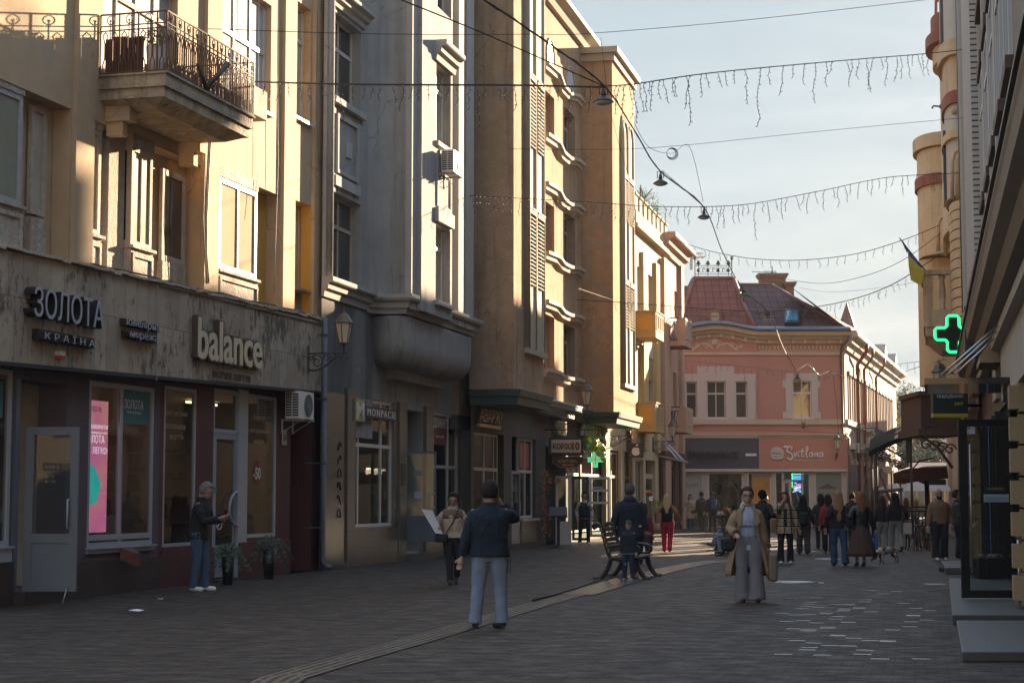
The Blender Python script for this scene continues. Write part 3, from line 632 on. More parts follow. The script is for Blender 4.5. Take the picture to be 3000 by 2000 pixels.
# jewellery shop window: posters and screen just behind the glass
teal=M('teal_poster',(.02,.13,.14),.6,.05)
r=FA.r(355,441,1138,1238,0);decal('teal_poster',A,FA,r[0],r[1],r[2],r[3],.03,teal,.004)
dtxt('ЗОЛОТА',A,FA,*FA.r(368,423,1168,1195),-.02,wht);dtxt('КРАЇНА',A,FA,*FA.r(376,417,1200,1210),-.02,wht,space=1.3)
r=FA.r(-100,15,1105,1215,0);decal('teal_poster',A,FA,r[0],r[1],r[2],r[3],.03,teal,.004)
def screenmat():
 m=bpy.data.materials.new('led_screen');nt,N,L=nodes(m);b=N['Principled BSDF'];b.inputs['Base Color'].default_value=(.02,.02,.02,1)
 tc=N.new('ShaderNodeTexCoord');n=N.new('ShaderNodeTexNoise');n.inputs['Scale'].default_value=1.1;L.new(tc.outputs['Object'],n.inputs['Vector'])
 wv=N.new('ShaderNodeTexWave');wv.bands_direction='Z';wv.inputs['Scale'].default_value=9;wv.inputs['Distortion'].default_value=3;L.new(tc.outputs['Object'],wv.inputs['Vector'])
 cr=N.new('ShaderNodeValToRGB');e=cr.color_ramp.elements;e[0].color=(.75,.18,.42,1);e[1].color=(.85,.38,.25,1);e[0].position=.35;e[1].position=.75
 L.new(n.outputs['Fac'],cr.inputs[0]);mx=N.new('ShaderNodeMixRGB');mx.blend_type='MULTIPLY';mx.inputs['Color2'].default_value=(.80,.62,.95,1);L.new(wv.outputs['Fac'],mx.inputs['Fac']);L.new(cr.outputs[0],mx.inputs['Color1'])
 L.new(mx.outputs[0],b.inputs['Emission Color']);b.inputs['Emission Strength'].default_value=.20;return m
Sroot=thing('display_screen','tall glowing pink advertising screen standing inside the jewellery shop window','screen',FA,(gx(290),.2,zW1+.25))
r=FA.r(256,318,1170,1560,-.2);mb=MB(FA);mb.box(r[0],r[1],.2,.26,r[2],r[3]);mb.build('screen_panel',screenmat(),Sroot)
def em(name,c,s):return M(name,c,.6,0,emit=s*.26)
tq=em('screen_teal',(.02,.45,.42),.8);mb=MB(FA);q=lambda x,y:FA.px(x,y,-.19)
mb.prism([q(256,1345),q(280,1375),q(295,1420),q(282,1470),q(262,1480),q(256,1470)],.185,.195);mb.build('screen_picture',tq,Sroot)
for s_,a_ in(('ОЛОТА',(258,296,1188,1204)),('ПОВЕРНУТИ',(262,314,1242,1254)),('прикраси або',(266,313,1262,1270)),('ОЛОТА',(256,305,1272,1296)),('ЛЕГКО!',(270,313,1308,1328))):
 dtxt(s_,Sroot,FA,*FA.r(*a_,-.19),-.182,em('screen_white',(.9,.75,.85),1.0)if s_!='ОЛОТА' or a_[2]>1200 else M('screen_dark',(.1,.03,.05),.5,0))
 # things standing inside
mb=MB(FA);T_=thing('display_case','glass jewellery display case with drawers behind the shop window','display case',FA,(gx(410),.5,0))
x0,x1=gx(368),gx(428);mb.box(x0,x1,.45,.9,zW1+.1,zW1+.6);mb.build('cabinet',M('case_grey',(.3,.3,.31),.5,.1),T_)
mb=MB(FA);mb.box(x0,x1,.45,.9,zW1+1.25,zW1+1.28);[mb.box(a_,a_+.02,.45,.47,zW1+.6,zW1+1.25)for a_ in(x0,x1-.02)];mb.build('frame',silver,T_)
mb=MB(FA);rr=random.Random(9)
for i in range(12):
 x=x0+.1+rr.random()*(x1-x0-.2);mb.lathe((x,.6,zW1+.6),[(.02,0),(.012,.1+rr.random()*.12),(.02,.2+rr.random()*.1)],6)
mb.build('jewellery_stands',M('stand_dark',(.06,.05,.05),.5,.2),T_)
gold_t=M('gold_vinyl',(.34,.27,.16),.6,0)
for s_,a_ in(('Професійна',(483,552,1197,1218)),('розтяжка',(484,546,1240,1258)),('взуття',(502,540,1272,1290))):dtxt(s_,A,FA,*FA.r(*a_),-.024,gold_t)
for s_,a_ in(('Взуття',(746,778,1213,1232)),('з натуральної',(728,793,1251,1268)),('шкіри',(748,777,1283,1301))):dtxt(s_,A,FA,*FA.r(*a_),-.024,gold_t)
c_=FA.px(757,1385);mb=MB(FA);mb.prism([(c_[0]+.2*cos(2*pi*i/20),c_[1]+.26*sin(2*pi*i/20))for i in range(20)],.024,.028);mb.build('sale_sticker',M('sale_red',(.20,.03,.02),.6,0),A)
dtxt('-50',A,FA,*FA.r(745,766,1368,1403),-.018,wht,bold=.02)
c_=FA.px(642,1533);mb=MB(FA);mb.tube([(c_[0]+.13*cos(2*pi*i/20),.0,c_[1]+.11*sin(2*pi*i/20))for i in range(20)],.008,4,True);mb.tube([(c_[0]-.1,.0,c_[1]-.08),(c_[0]+.1,.0,c_[1]+.08)],.008,4);mb.build('no_dogs_sticker',wht,A)
decal('green_sticker',A,FA,*FA.r(622,634,1426,1443),-.0,M('sticker_green',(.05,.25,.16),.6,0))
decal('house_number_plate',A,FA,*FA.r(826,838,1258,1303),-.003,M('plate_white',(.5,.48,.45),.5,.1),.02);dtxt('14',A,FA,*FA.r(828,836,1270,1292),.024,M('ink',(.02,.02,.02),.6,0))
# things inside the shoe shop
mb=MB(FA);T_=thing('shoe_shelves','dim shelves with shoes behind the leather shoe shop windows','shelves',FA,(gx(700),1.6,0));rr=random.Random(2)
for i in range(5):mb.box(gx(480),gx(845),2.3,2.7,.5+i*.5,.53+i*.5)
mb.build('shelf',M('shelf_wood',(.14,.09,.06),.7,.2),T_);mb=MB(FA)
for i in range(40):x=rr.uniform(gx(482),gx(840));z=.53+rr.randrange(5)*.5;mb.ell((x,2.4,z+.06),(.12,.05,.06),8,5)
mb.build('shoes',M('shoe_brown',(.12,.06,.04),.5,.5,2),T_)
wl=em('warm_lamp',(1,.55,.2),3.5)
cl_m=em('shop_fill',(1,.72,.42),4.0);T=thing('fill_lights','row of added fill lights brightening the jewellery and shoe shop displays','lights',FA,(gx(500),1.4,3.4))  # added fill lamps so the window displays show
for x in(gx(300),gx(390),gx(520),gx(600),gx(740),gx(790)):mb=MB(FA);mb.box(x-.25,x+.25,1.3,1.38,3.52,3.56);mb.build('fill_tube',cl_m,T)
# lettering over the shops
blk_side=M('letter_black',(.018,.014,.013),.5,.1);lface=M('letter_grey',(.33,.35,.40),.5,.05)
def sign3d(s,fr,box,off0,off1,label,name,side=blk_side,face=lface,cat='sign',bold=0.,root=None,**k):
 T=root or thing(name,label,cat,fr,(box[0],-off0,box[2]))
 txt(s,'letter_sides',side,T,fr,*box,off0,off1-off0,bold+.004,**k);txt(s,'letter_faces',face,T,fr,*box,off1+.002,.008,bold,**k);return T
s1=sign3d('ЗОЛОТА',FA,FA.r(103,307,836,926,.5),.31,.49,'big grey serif lettering of the jewellery shop on dark raised letters','shop_sign')
s2=sign3d('КРАЇНА',FA,FA.r(132,278,966,992,.5),.42,.5,'x','shop_sign',root=s1,space=1.7)
mb=MB(FA);r=FA.r(113,278,962,995,.42);mb.box(r[0],r[1],-.42,-.31,r[2],r[3]);mb.build('letter_boxes',blk_side,s1)
s3=sign3d('ювелірна',FA,FA.r(371,468,928,957,.46),.38,.46,'small two-line pale lettering on black boxes right of the big jewellery sign','shop_sign')
sign3d('мережа',FA,FA.r(381,462,970,992,.46),.38,.46,'x','shop_sign',root=s3)
mb=MB(FA)
for a_ in((362,468,932,953),(366,460,970,990)):r=FA.r(*a_,.38);mb.box(r[0],r[1],-.38,-.31,r[2],r[3])
mb.build('letter_boxes',blk_side,s3)
crf=M('letter_cream',(.60,.52,.36),.5,.05);brs=M('letter_brown',(.085,.06,.045),.5,.1)
bx=FA.r(580,771,922,1054,.42)
T=thing('shop_sign','large cream lowercase letters with brown rims over the shoe shop','sign',FA,(bx[0],-.3,bx[2]))
txt('balance','letter_sides',brs,T,FA,*bx,.31,.10,.062);txt('balance','letter_faces',crf,T,FA,bx[0]+.03,bx[1]-.03,bx[2]+.03,bx[3]-.03,.412,.02,.012)
r=FA.r(614,733,1078,1110,.3);T=thing('shop_plaque','long beige plaque with brown raised letters under the shoe shop sign','sign',FA,(r[0],-.3,r[2]))
decal('plaque',T,FA,*r,-.303,M('plaque_beige',(.30,.25,.19),.7,.1),.015);txt('ШКІРЯНЕ ВЗУТТЯ','letter_faces',brs,T,FA,*FA.r(619,728,1083,1104,.3),.32,.02,.01)
r=FA.r(160,175,1028,1052,.3);mb=MB(FA);mb.box(r[0],r[1],-.40,-.301,r[2]+.06,r[3]);T=thing('alarm_box','small white and red alarm box on the travertine band','alarm box',FA,(r[0],-.3,r[2]))
mb.build('housing',whitew,T);mb=MB(FA);mb.box(r[0],r[1],-.39,-.301,r[2],r[2]+.058);mb.build('beacon',M('beacon_red',(.35,.04,.02),.4,.1),T)
mb=MB(FA);mb.tube([(r[0]+.05,-.31,r[2]),(r[0]+.05,-.31,3.6)],.01,4);a_=FA.px(205,1010,.3);mb.tube([(a_[0],-.31,a_[1]),(a_[0],-.31,3.6)],.012,4);mb.build('conduit',M('grey_conduit',(.3,.3,.3),.5,0),T)
# brick coloured gas box
r=FA.r(352,382,1605,1660,.07);mb=MB(FA);mb.hexa([(r[0],-.07,r[2]+.12),(r[0]+.18,-.3,r[2]),(r[0]+.3,-.3,r[2]+.0),(r[0]+.36,-.07,r[2]+.12),(r[0],-.07,r[3]),(r[0]+.14,-.3,r[3]-.08),(r[0]+.3,-.3,r[3]-.08),(r[0]+.36,-.07,r[3])])
mb.build('vent_box',M('rust_box',(.13,.045,.03),.7,.3,8),label='small rust red vent box on the brown plinth under the jewellery window',cat='vent box')
ac(FA,ax(880,1180,.3),az(842,1224,.3),'white air conditioner on a bracket beside the shoe shop, left of the drainpipe',1.0)
# planters
leafm=M('grey_green_leaf',(.10,.125,.085),.8,.3,3)
def leaves(mb,c,rad,n,size,rr,droop=0.):
 for _ in range(n):
  while True:
   p=V((rr.uniform(-1,1),rr.uniform(-1,1),rr.uniform(-1,1)))
   if p.length<1:break
  p=V((c[0]+p.x*rad[0],c[1]+p.y*rad[1],c[2]+p.z*rad[2]));p.z-=droop*((p.x-c[0])**2+(p.y-c[1])**2)
  a=V((rr.gauss(0,1),rr.gauss(0,1),rr.gauss(0,1))).normalized();b_=a.orthogonal().normalized();s=size*rr.uniform(.6,1.3)
  mb.add([p-a*s,p-b_*s*.45,p+a*s,p+b_*s*.45],[(0,1,2,3)])
def planter(px,py,h,rt,rb,label,k):
 p=gnd(px,py);T=thing('planter',label,'planter',loc=(p.x,p.y,0),group='black pots with trailing plants');F=sub_of(T)
 mb=MB(F);mb.lathe((0,0,0),[(rb,.0),(rt,h),(rt-.02,h),(rt-.03,h-.06)],4 if 0 else 16);mb.build('pot',black,T)
 rr=random.Random(k);mb=MB(F);leaves(mb,(0,0,h+.1),(.26,.26,.16),260,.032,rr)
 for i in range(16):
  a=rr.uniform(0,2*pi);r_=rr.uniform(.25,.5)
  for t in range(14):s=t/13;q=(r_*s*cos(a),r_*s*sin(a),h+.12+.1*sin(pi*s)-.35*s*s);leaves(mb,q,(.04,.04,.04),4,.028,rr)
 mb.build('foliage',leafm,T);return T
planter(667,1712,.52,.13,.085,'shorter black pot with a trailing grey plant in front of the shoe shop door',3)
planter(787,1695,.60,.145,.095,'taller black pot with a trailing grey plant right of the shoe shop window',4)
# ---------------------------------------------------------------- balcony
def solve_p():
 best=None
 for i in range(40,200):
  p=i/100;a=FA.px(487,214,p)[0];b=FA.px(290,218,0)[0]
  if best is None or abs(a-b)<best[0]:best=(abs(a-b),p)
 return best[1]
BP=solve_p();bx0=FA.px(487,214,BP)[0];bx1=FA.px(741,337,BP)[0];bzt=FA.px(487,214,BP)[1];bzb=FA.px(487,277,BP)[1];brt=FA.px(471,20,BP)[1]
print('BALCONY',BP,bx0,bx1,bzt,bzb,brt)
Bc=thing('balcony','crumbling concrete balcony with rusty scrolled iron railing on the yellow house','balcony',FA,(bx0,0,bzb))
mb=MB(FA);h_=(bzt-bzb)
mb.box(bx0,bx1,-BP,0,bzb+h_*.42,bzt);mb.box(bx0+.05,bx1-.05,-BP+.05,0,bzb-.02,bzb+h_*.42-.001)
mb.plan([(bx0+.45,-.02),(bx1-.5,-.02),(bx1-.45,-BP+.35),(bx0+.35,-BP+.35)],bzb-.16,bzb-.021,[(bx0+.1,-.02),(bx1-.1,-.02),(bx1-.1,-BP+.1),(bx0+.1,-BP+.1)])
mb.box(bx0-.03,bx1+.03,-BP-.04,0,bzt+.001,bzt+.035)
mb.build('slab',conc,Bc)
mb=MB(FA)
for x in(bx0+.25,bx1-.6):mb.box(x,x+.28,-.45,0,bzb-.34,bzb-.02);mb.box(x+.05,x+.23,-.3,0,bzb-.58,bzb-.34)
mb.build('corbel',yel,Bc)
mb=MB(FA);z0,z1=bzt+.06,brt;H_=z1-z0
def rail(pa,pb,mb):
 L_=(V(pb)-V(pa)).length;n=max(4,int(L_/.085));d=(V(pb)-V(pa))/n
 for z in(z0,z0+H_*.72,z0+H_*.80,z1):mb.tube([V(pa)+V((0,0,z)),V(pb)+V((0,0,z))],.018 if z==z1 else.013,4)
 for i in range(n+1):
  p=V(pa)+d*i
  if i%4==0:mb.tube([p+V((0,0,z0-.05)),p+V((0,0,z1))],.018,4)
  elif i%2==0:mb.tube([p+V((0,0,z0)),p+V((0,0,z0+H_*.88))],.011,4);mb.ell(p+V((0,0,z0+H_*.89)),(.02,.02,.02),6,4)
  else:
   q=d.normalized()*.045
   mb.tube([p-q*.9+V((0,0,z0)),p-q*.9+V((0,0,z0+.15)),p-q*.2+V((0,0,z0+.24)),p-q*.2+V((0,0,z0+H_*.5)),p-q+V((0,0,z0+H_*.64)),p+V((0,0,z0+H_*.70))],.010,4)
   mb.tube([p+q*.9+V((0,0,z0)),p+q*.9+V((0,0,z0+.15)),p+q*.2+V((0,0,z0+.24)),p+q*.2+V((0,0,z0+H_*.5)),p+q+V((0,0,z0+H_*.64)),p+V((0,0,z0+H_*.70))],.010,4)
  if i%4==2:
   u_=d.normalized()
   mb.tube([p+u_*.06*cos(a)+V((0,0,z0+H_*.90+H_*.075*sin(a)))for a in[2*pi*j/10 for j in range(10)]],.010,4,True)
rail((bx0,-.02,0),(bx0,-BP,0),mb);rail((bx0,-BP,0),(bx1,-BP,0),mb);rail((bx1,-BP,0),(bx1,-.02,0),mb)
mb.build('railing',rust,Bc)
mb=MB(FA);rr=random.Random(1);y_=-.12
for i in range(5):mb.box(bx0+.06,bx0+.085,-.08-i*.14-.13,-.08-i*.14,z0-.02,z0+H_*.62+rr.uniform(-.03,.02))
mb.build('wood_boards',M('dark_boards',(.085,.035,.022),.8,.3,6),label='dark brown boards leaning inside the left end of the balcony railing',cat='boards')
T=thing('balcony_plant','green trailing plant in a pale pot inside the balcony corner','potted plant',FA,(bx0+.3,-BP+.3,bzt));mb=MB(FA)
mb.lathe((bx0+.3,-BP+.35,bzt+.04),[(.12,0),(.16,.5),(.15,.5)],10);mb.build('pot',M('pale_pot',(.6,.6,.58),.6,.1),T)
mb=MB(FA);leaves(mb,(bx0+.3,-BP+.33,bzt+.68),(.26,.24,.18),420,.035,random.Random(8));mb.build('foliage',M('leaf_green',(.10,.14,.03),.7,.3,3),T)
T=thing('balcony_clutter','old furniture and dry plants stored along the balcony railing','clutter',FA,(bx0+1.5,-.5,bzt));mb=MB(FA);rr=random.Random(12)
for i in range(5):x=bx0+1.0+i*(bx1-bx0-1.3)/5;mb.box(x,x+.35,-.75,-.35,bzt+.04,bzt+.3+rr.random()*.3)
mb.build('crates',M('crate_brown',(.12,.075,.04),.8,.3,4),T);mb=MB(FA)
for i in range(4):leaves(mb,(bx0+1.2+i*.6,-.8,bzt+.4),(.2,.15,.22),70,.03,rr)
mb.build('dry_plants',M('dry_leaf',(.13,.12,.04),.8,.4,3),T)
mb=MB(FA);x=FA.px(617,205,BP)[0];mb.box(x-.12,x-.02,-BP-.06,-BP-.02,bzt+.12,bzt+.16);mb.tube([(x-.25,-BP-.03,bzt+.08),(x+.25,-BP-.22,bzt+.62)],.05,6);mb.tube([(x-.25,-BP-.03,bzt+.08),(x-.55,-BP+.0,bzt+.45)],.035,6)
mb.build('flag_holder',iron,label='rusty flagpole holder fixed outside the balcony railing',cat='flag holder')
mb=MB(FA);r=FA.r(711,750,243,330,.3);mb.box(r[0],r[1]+.25,-.45,-.001,r[2],r[3]);mb.build('wall_cabinet',peel,bevel=.02,label='peeling white cabinet fixed to the wall at the far end of the balcony',cat='cabinet')
# loose cables down the yellow wall
cabm=M('black_cable',(.015,.014,.013),.6,0)
def cable(fr,px,off,r,label,cat='cable',group=None,mat=None):
 mb=MB(fr);P=[]
 for(x,y)in px:a_,b_=fr.px(x,y,off);P.append((a_,-off,b_))
 mb.tube(P,r,5);return mb.build('wall_cable',mat or cabm,label=label,cat=cat,group=group)
cable(FA,[(618,395),(612,520),(606,640),(606,740),(612,830)],.10,.014,'thick black cable bundle hanging down the pilaster left of the white bay window')
cable(FA,[(604,395),(600,500),(596,640),(603,830)],.10,.008,'thin dark cable beside the thick bundle on the first pilaster')
cable(FA,[(815,0),(813,250),(815,480),(808,700),(803,860)],.12,.006,'thin cable running down the pilaster right of the white bay window')
cable(FA,[(758,0),(757,300),(756,500),(742,640)],.05,.005,'thin cable hanging in front of the upper white window')
cable(FA,[(930,30),(928,300),(931,440),(934,495)],.12,.005,'thin cable on the last yellow pilaster before the grey house')
mb=MB(FA);rr=random.Random(6);P=[]
for i in range(26):
 t=i/25;x=tl[0]+(tr_[0]-tl[0])*(.28+.72*t);z=tl[1]+(tr_[1]-tl[1])*(.28+.72*t);P.append((x,-.3+rr.uniform(-.03,.05),z+.07+rr.uniform(-.01,.04)))
mb.tube(P,.018,5);P=[(x,y+.05,z+rr.uniform(.0,.04))for x,y,z in P];mb.tube(P,.013,5)
mb.build('cable_bundle',M('old_cable',(.10,.08,.06),.7,.4,8),label='tangle of old cables lying along the top of the travertine band',cat='cables')
# drainpipe at the joint of the two houses
def pipe(fr,px,y0,y1,off,r,label,mat=pipe_m,foot=True,top=None):
 x,z1=fr.px(px,y0,off);z0=.12;mb=MB(fr);P=[(x,-off,z1),(x,-off,z0+.1)]
 if foot:P+=[(x+.02,-off-.1,z0),(x+.03,-off-.2,z0-.03)]
 T=thing('drainpipe',label,'drainpipe',fr,(x,-off,0),group='drainpipes');mb.tube(P,r,10);mb.build('pipe',mat,T)
 mb=MB(fr);z=z1-.4
 while z>.5:mb.lathe((x,-off,z),[(r+.012,0),(r+.012,.05)],10);mb.box(x-.015,x+.015,-off,0,z+.01,z+.04);z-=1.4
 mb.build('pipe_clamp',mat,T);return T
pipe(FA,951,930,1680,.42,.062,'blue-grey drainpipe between the yellow and the grey house')
lantern(FA,ax(903,1075,.3),az(903,1062,.3),'wall lantern with scrolled bracket beside the shoe shop sign, nearest of all',.88)
LAN.matrix_world=LAN.matrix_world@Matrix.Translation((0,-.3,0));WM[LAN.name]=LAN.matrix_world.copy()
# ================================================================ building B: grey house with the curved bay
FB=Frame(1110,1650,vp=2740,side='L')
B=thing('grey_building','blue-grey rendered house with a tall square bay and rounded bay base, second on the left','building',FB)
PB_=.8
bX=lambda x,y=500,off=0:FB.px(x,y,off)[0]
bZ=lambda x,y,off=0:FB.px(x,y,off)[1]
b0,b1=bX(946),bX(1374,900)
y0_,y1_=bX(1186,849,PB_),bX(1384,900,PB_)
wa=FB.r(977,1058,30,283);wa2=FB.r(977,1058,560,815)
w=MB(FB);w.wall(b0,y0_,3.0,18,[(*wa,.3),(*wa2,.3)]);w.box(b0,b1+.2,.31,9,3.9,18);w.build('recessed_wall',grey,B)
window(B,FB,*wa,.22,2,.35,.07,whitew,pane_d);window(B,FB,*wa2,.22,2,.35,.07,oldwood,pane_d)
mb=MB(FB)
def cornice(mb,x0,x1,z,d,h,y=0.):
 mb.prof([(y,z),(y,z-h),(y-d*.2,z-h),(y-d*.28,z-h*.72),(y-d*.55,z-h*.6),(y-d*.62,z-h*.35),(y-d*.92,z-h*.26),(y-d,z-h*.2),(y-d,z)],x0,x1)
zc=bZ(958,815)
cornice(mb,b0-.02,y0_-.2,zc,.27,.44)
for q in(wa,):cornice(mb,q[0]-.15,q[1]+.2,q[3]+.45,.3,.35)
mb.box(wa[0]-.1,wa[1]+.15,-.12,.2,wa[2]-.14,wa[2]-.005)
mb.panel(bX(984),bX(1046),bZ(984,505),bZ(984,330),0,.05,.09);mb.box(bX(1012),bX(1026),-.05,0,bZ(1012,460),bZ(1012,415))
mb.box(bX(977),bX(1050),-.07,0,bZ(984,545),bZ(984,515))
mb.build('moulding',greyl,B)
mb=MB(FB);x=bX(955);mb.lathe((x,-.05,zc),[(.13,0),(.13,12)],12);mb.box(b0,x-.1,-.08,0,zc,17.9);mb.build('corner_column',grey,B)
# bay: rounded inner corner, side, front
zb_=bZ(1188,905,PB_);ztop=18
mb=MB(FB)
n=8;R_=.55;cor=[(y0_-R_+R_*sin(pi/2*i/n),-R_+R_*cos(pi/2*i/n)*0+0)for i in range(0)]
# concave fillet between wall and bay side
fil=[(y0_-.5+.5*(1-cos(pi/2*i/n)),-(.5-.5*sin(pi/2*(n-i)/n))if 0 else-.5*(1-sqrt(max(0,1-(i/n)**2))))for i in range(n+1)]
outline=[(y0_-.5,.02)]+fil+[(y0_,-PB_),(y1_,-PB_),(y1_,.02)]
mb.plan(outline,zb_,ztop);mb.build('bay_wall',grey,B)
wb1=FB.r(1248,1282,188,415,PB_);wb2=FB.r(1246,1280,655,880,PB_);wb0=FB.r(1250,1284,-120,20,PB_)
front=MB(FB)
F0=-PB_-.28
front.wall(bX(1232,500,PB_+.25),bX(1322,500,PB_+.25),zb_,ztop,[(*[wb1[0]-.02,wb1[1]+.28,wb1[2],wb1[3]],.27),(*[wb2[0]-.02,wb2[1]+.28,wb2[2],wb2[3]],.27),(*[wb0[0]-.02,wb0[1]+.28,wb0[2],wb0[3]],.27)],F0)
xw0,xw1=bX(1232,500,PB_+.25),bX(1322,500,PB_+.25)
front.add([(xw0,F0,zb_),(xw0,-PB_,zb_),(xw0,-PB_,ztop),(xw0,F0,ztop)],[(3,2,1,0)]);front.add([(xw1,F0,zb_),(xw1,-PB_,zb_),(xw1,-PB_,ztop),(xw1,F0,ztop)],[(0,1,2,3)])
front.build('bay_front',grey,B)
for q in(wb1,wb2,wb0):window(B,FB,q[0]-.02,q[1]+.28,q[2],q[3],F0+.20,2,.28,.07,whitew,pane_c if q is not wb0 else pane_d)
mb=MB(FB)
for a_,c_ in((1188,1206),(1212,1230),(1327,1342),(1350,1372)):mb.box(bX(a_,500,PB_),bX(c_,500,PB_),-PB_-.16,-PB_-.001,zb_,ztop-.1)
mb.build('pilaster',greyl,B)
mb=MB(FB)
for q in(wb1,wb0):cornice(mb,q[0]-.25,q[1]+.5,q[3]+.55,.34,.5,F0)
for q in(wb1,wb2):mb.box(q[0]-.1,q[1]+.36,F0-.09,F0+.2,q[2]-.12,q[2]-.005)
mb.panel(wb2[0]-.0,wb2[1]+.26,wb2[3]+.45,wb1[2]-.3,F0,.04,.08);mb.box(wb2[0]+.2,wb2[1]+.08,F0-.05,F0,wb2[3]+1.3,wb2[3]+1.9);mb.box(wb2[0]-.1,wb2[1]+.36,F0-.1,F0,wb2[3]+.05,wb2[3]+.4)
mb.build('window_moulding',greyl,B)
# cornice round the bay and bulging base
mb=MB(FB);zc2=bZ(1186,849,PB_+.3)
prf=[(0,-.46),(.05,-.46),(.07,-.36),(.13,-.32),(.15,-.2),(.23,-.15),(.26,-.09),(.26,0),(0,0)]
rings=[]
for d,z in prf:rings.append([(y0_-d-.5,.0-d*.4,zc2+z),(y0_-d-.12,-.1-d,zc2+z),(y0_-d,-.4-d*.2,zc2+z),(y0_-d,-PB_-d,zc2+z),(y1_+d,-PB_-d,zc2+z),(y1_+d,.0,zc2+z)])
mb.loft(rings,False,False);mb.build('bay_cornice',greyl,B)
mb=MB(FB);rings=[];zt_b=zc2-.5;zbot=bZ(1283,1108,.3)
for i in range(15):
 t=i/14;a=t
 z=zt_b+(zbot-zt_b)*t;s_=1.0 if t<.5 else sqrt(max(0,1-((t-.5)/.5)**2))
 ex=.06+.62*s_*1.0;dx=.42*(1-s_)
 rr_=.28;px0,px1,dep=y0_+dx-.05,y1_-dx+.02,-(PB_+.03)*(.55+.45*s_)
 ring=[(px0,.0)]
 for k in range(5):an=pi+pi/2*k/4;ring.append((px0+rr_+rr_*cos(an),dep+rr_+rr_*sin(an)))
 for k in range(5):an=-pi/2+pi/2*k/4;ring.append((px1-rr_+rr_*cos(an),dep+rr_+rr_*sin(an)))
 ring.append((px1,.0));rings.append([(x,y,z)for x,y in ring])
mb.loft(rings[::-1],True,True);mb.box(y0_+1.0,y1_-1.2,-.3,0,zbot-.25,zbot)
mb.build('bay_base',grey,B)
ac(FB,bX(1278,460,PB_+.15),bZ(1278,503,PB_+.3),'white air conditioner high on the grey bay between two windows',1.0,-PB_-.28)
# ground floor
zl=3.95
gB=lambda x:FB.px(x,1350)[0]
OPN=dict(m=(gB(1030),gB(1149)),d=(gB(1183),gB(1238)),q=(gB(1262),gB(1342)))
zM=FB.px(1030,1545)[1];zQ=FB.px(1262,1520)[1]
mb=MB(FB);zlt=FB.px(1030,1160)[1]
mb.wall(b0,b1,0,zc-.3,[(*OPN['m'],zM,zlt,.2),(*OPN['d'],.18,zlt-.1,1.0),(*OPN['q'],zQ,zlt-.05,.2)],.0)
mb.box(b0,b1,2.5,9,0,3.9);mb.box(OPN['d'][0]-.1,OPN['d'][0]-.05,.21,2.5,0,3.9);mb.box(OPN['d'][1]+.05,OPN['d'][1]+.1,.21,2.5,0,3.9);mb.box(b0,b1,.21,2.5,zlt+.01,3.89)
mb.build('ground_wall',grey,B)
mb=MB(FB)
for a_,c_ in((1007,1030),(1160,1182),(1239,1259),(1358,1372)):mb.box(gB(a_),gB(c_),-.10,-.002,0,FB.px(1030,1140)[1]if a_<1100 else zlt+.05)
mb.box(gB(1030),gB(1160),-.07,-.002,0,zM-.03);mb.box(gB(1259),gB(1358),-.07,-.002,0,zQ-.03);mb.box(gB(1149),gB(1160),-.04,-.002,zM,zlt)
mb.build('tiled_pier',tilebeige,B)
mb=MB(FB);mb.box(b0+.02,gB(1006),-.06,-.002,.12,zlt);mb.box(gB(1343),gB(1357),-.06,-.002,zQ,zlt);mb.box(b0+.02,gB(1006),-.10,-.002,0,.119);mb.build('dark_tiles',tiledark,B)
mb=MB(FB);mb.box(OPN['d'][0]-.05,OPN['d'][1]+.15,-.35,.4,0,.16);mb.build('doorstep',slabm,B)
mb=MB(FB);mb.box(OPN['d'][0]+.02,OPN['d'][1]-.02,.8,.85,.17,zlt-.12);mb.build('inner_door',M('dark_slate',(.03,.035,.04),.4,.1),B)
glazing('shop_window',FB,B,*OPN['m'],zM,zlt,.03,(.18,.74),(FB.px(1030,1300)[1],),.07,whitew)
glazing('shop_window',FB,B,*OPN['q'],zQ,zlt-.05,.03,(.12,.66),(FB.px(1262,1365)[1],),.07,whitew)
r=FB.r(1030,1155,1165,1232);T=thing('shop_sign','black sign strip with white capital letters above the chocolate shop window','sign',FB,(r[0],-.05,r[2]))
a_=FB.r(1072,1157,1188,1222,.08);mb=MB(FB);mb.box(a_[0]-.1,a_[1],-.10,-.03,a_[2],a_[3]);c_=FB.r(1030,1070,1168,1232,.08);mb.box(c_[0],c_[1],-.105,-.03,c_[2],c_[3]);mb.build('board',M('sign_black',(.02,.02,.02),.5,0),T)
txt('MONPACIE','lettering',wht,T,FB,a_[0]+.05,a_[1]-.02,a_[2]+.05,a_[3]-.05,.101,.01,space=1.25)
gm=M('gold_leaf_yellow',(.36,.33,.06),.5,.5,6);r=FB.r(1041,1068,1169,1232,.11);decal('emblem',T,FB,*r,-.106,gm,.008);txt('M','emblem_letter',M('sign_white',(.6,.6,.58),.5,0),T,FB,r[0]+.08,r[1]-.05,r[2]+.05,r[3]-.05,.116,.01,.02)
mb=MB(FB);q=FB.r(1072,1150,1250,1262);dtxt('шоколад та десерти',B,FB,*q,-.0,whd)
T=thing('shop_poster','brown jewellery poster with white capitals in the window right of the blue door','poster',FB,(OPN['q'][0],0,zQ));r=FB.r(1274,1314,1200,1300)
decal('poster',T,FB,*r,.05,M('poster_brown',(.15,.045,.03),.6,.05));dtxt('ДІАМАНТ',T,FB,*FB.r(1275,1313,1222,1256),-.044,wht,bold=.01);dtxt('золото та срібло',T,FB,*FB.r(1281,1306,1272,1282),-.044,wht)
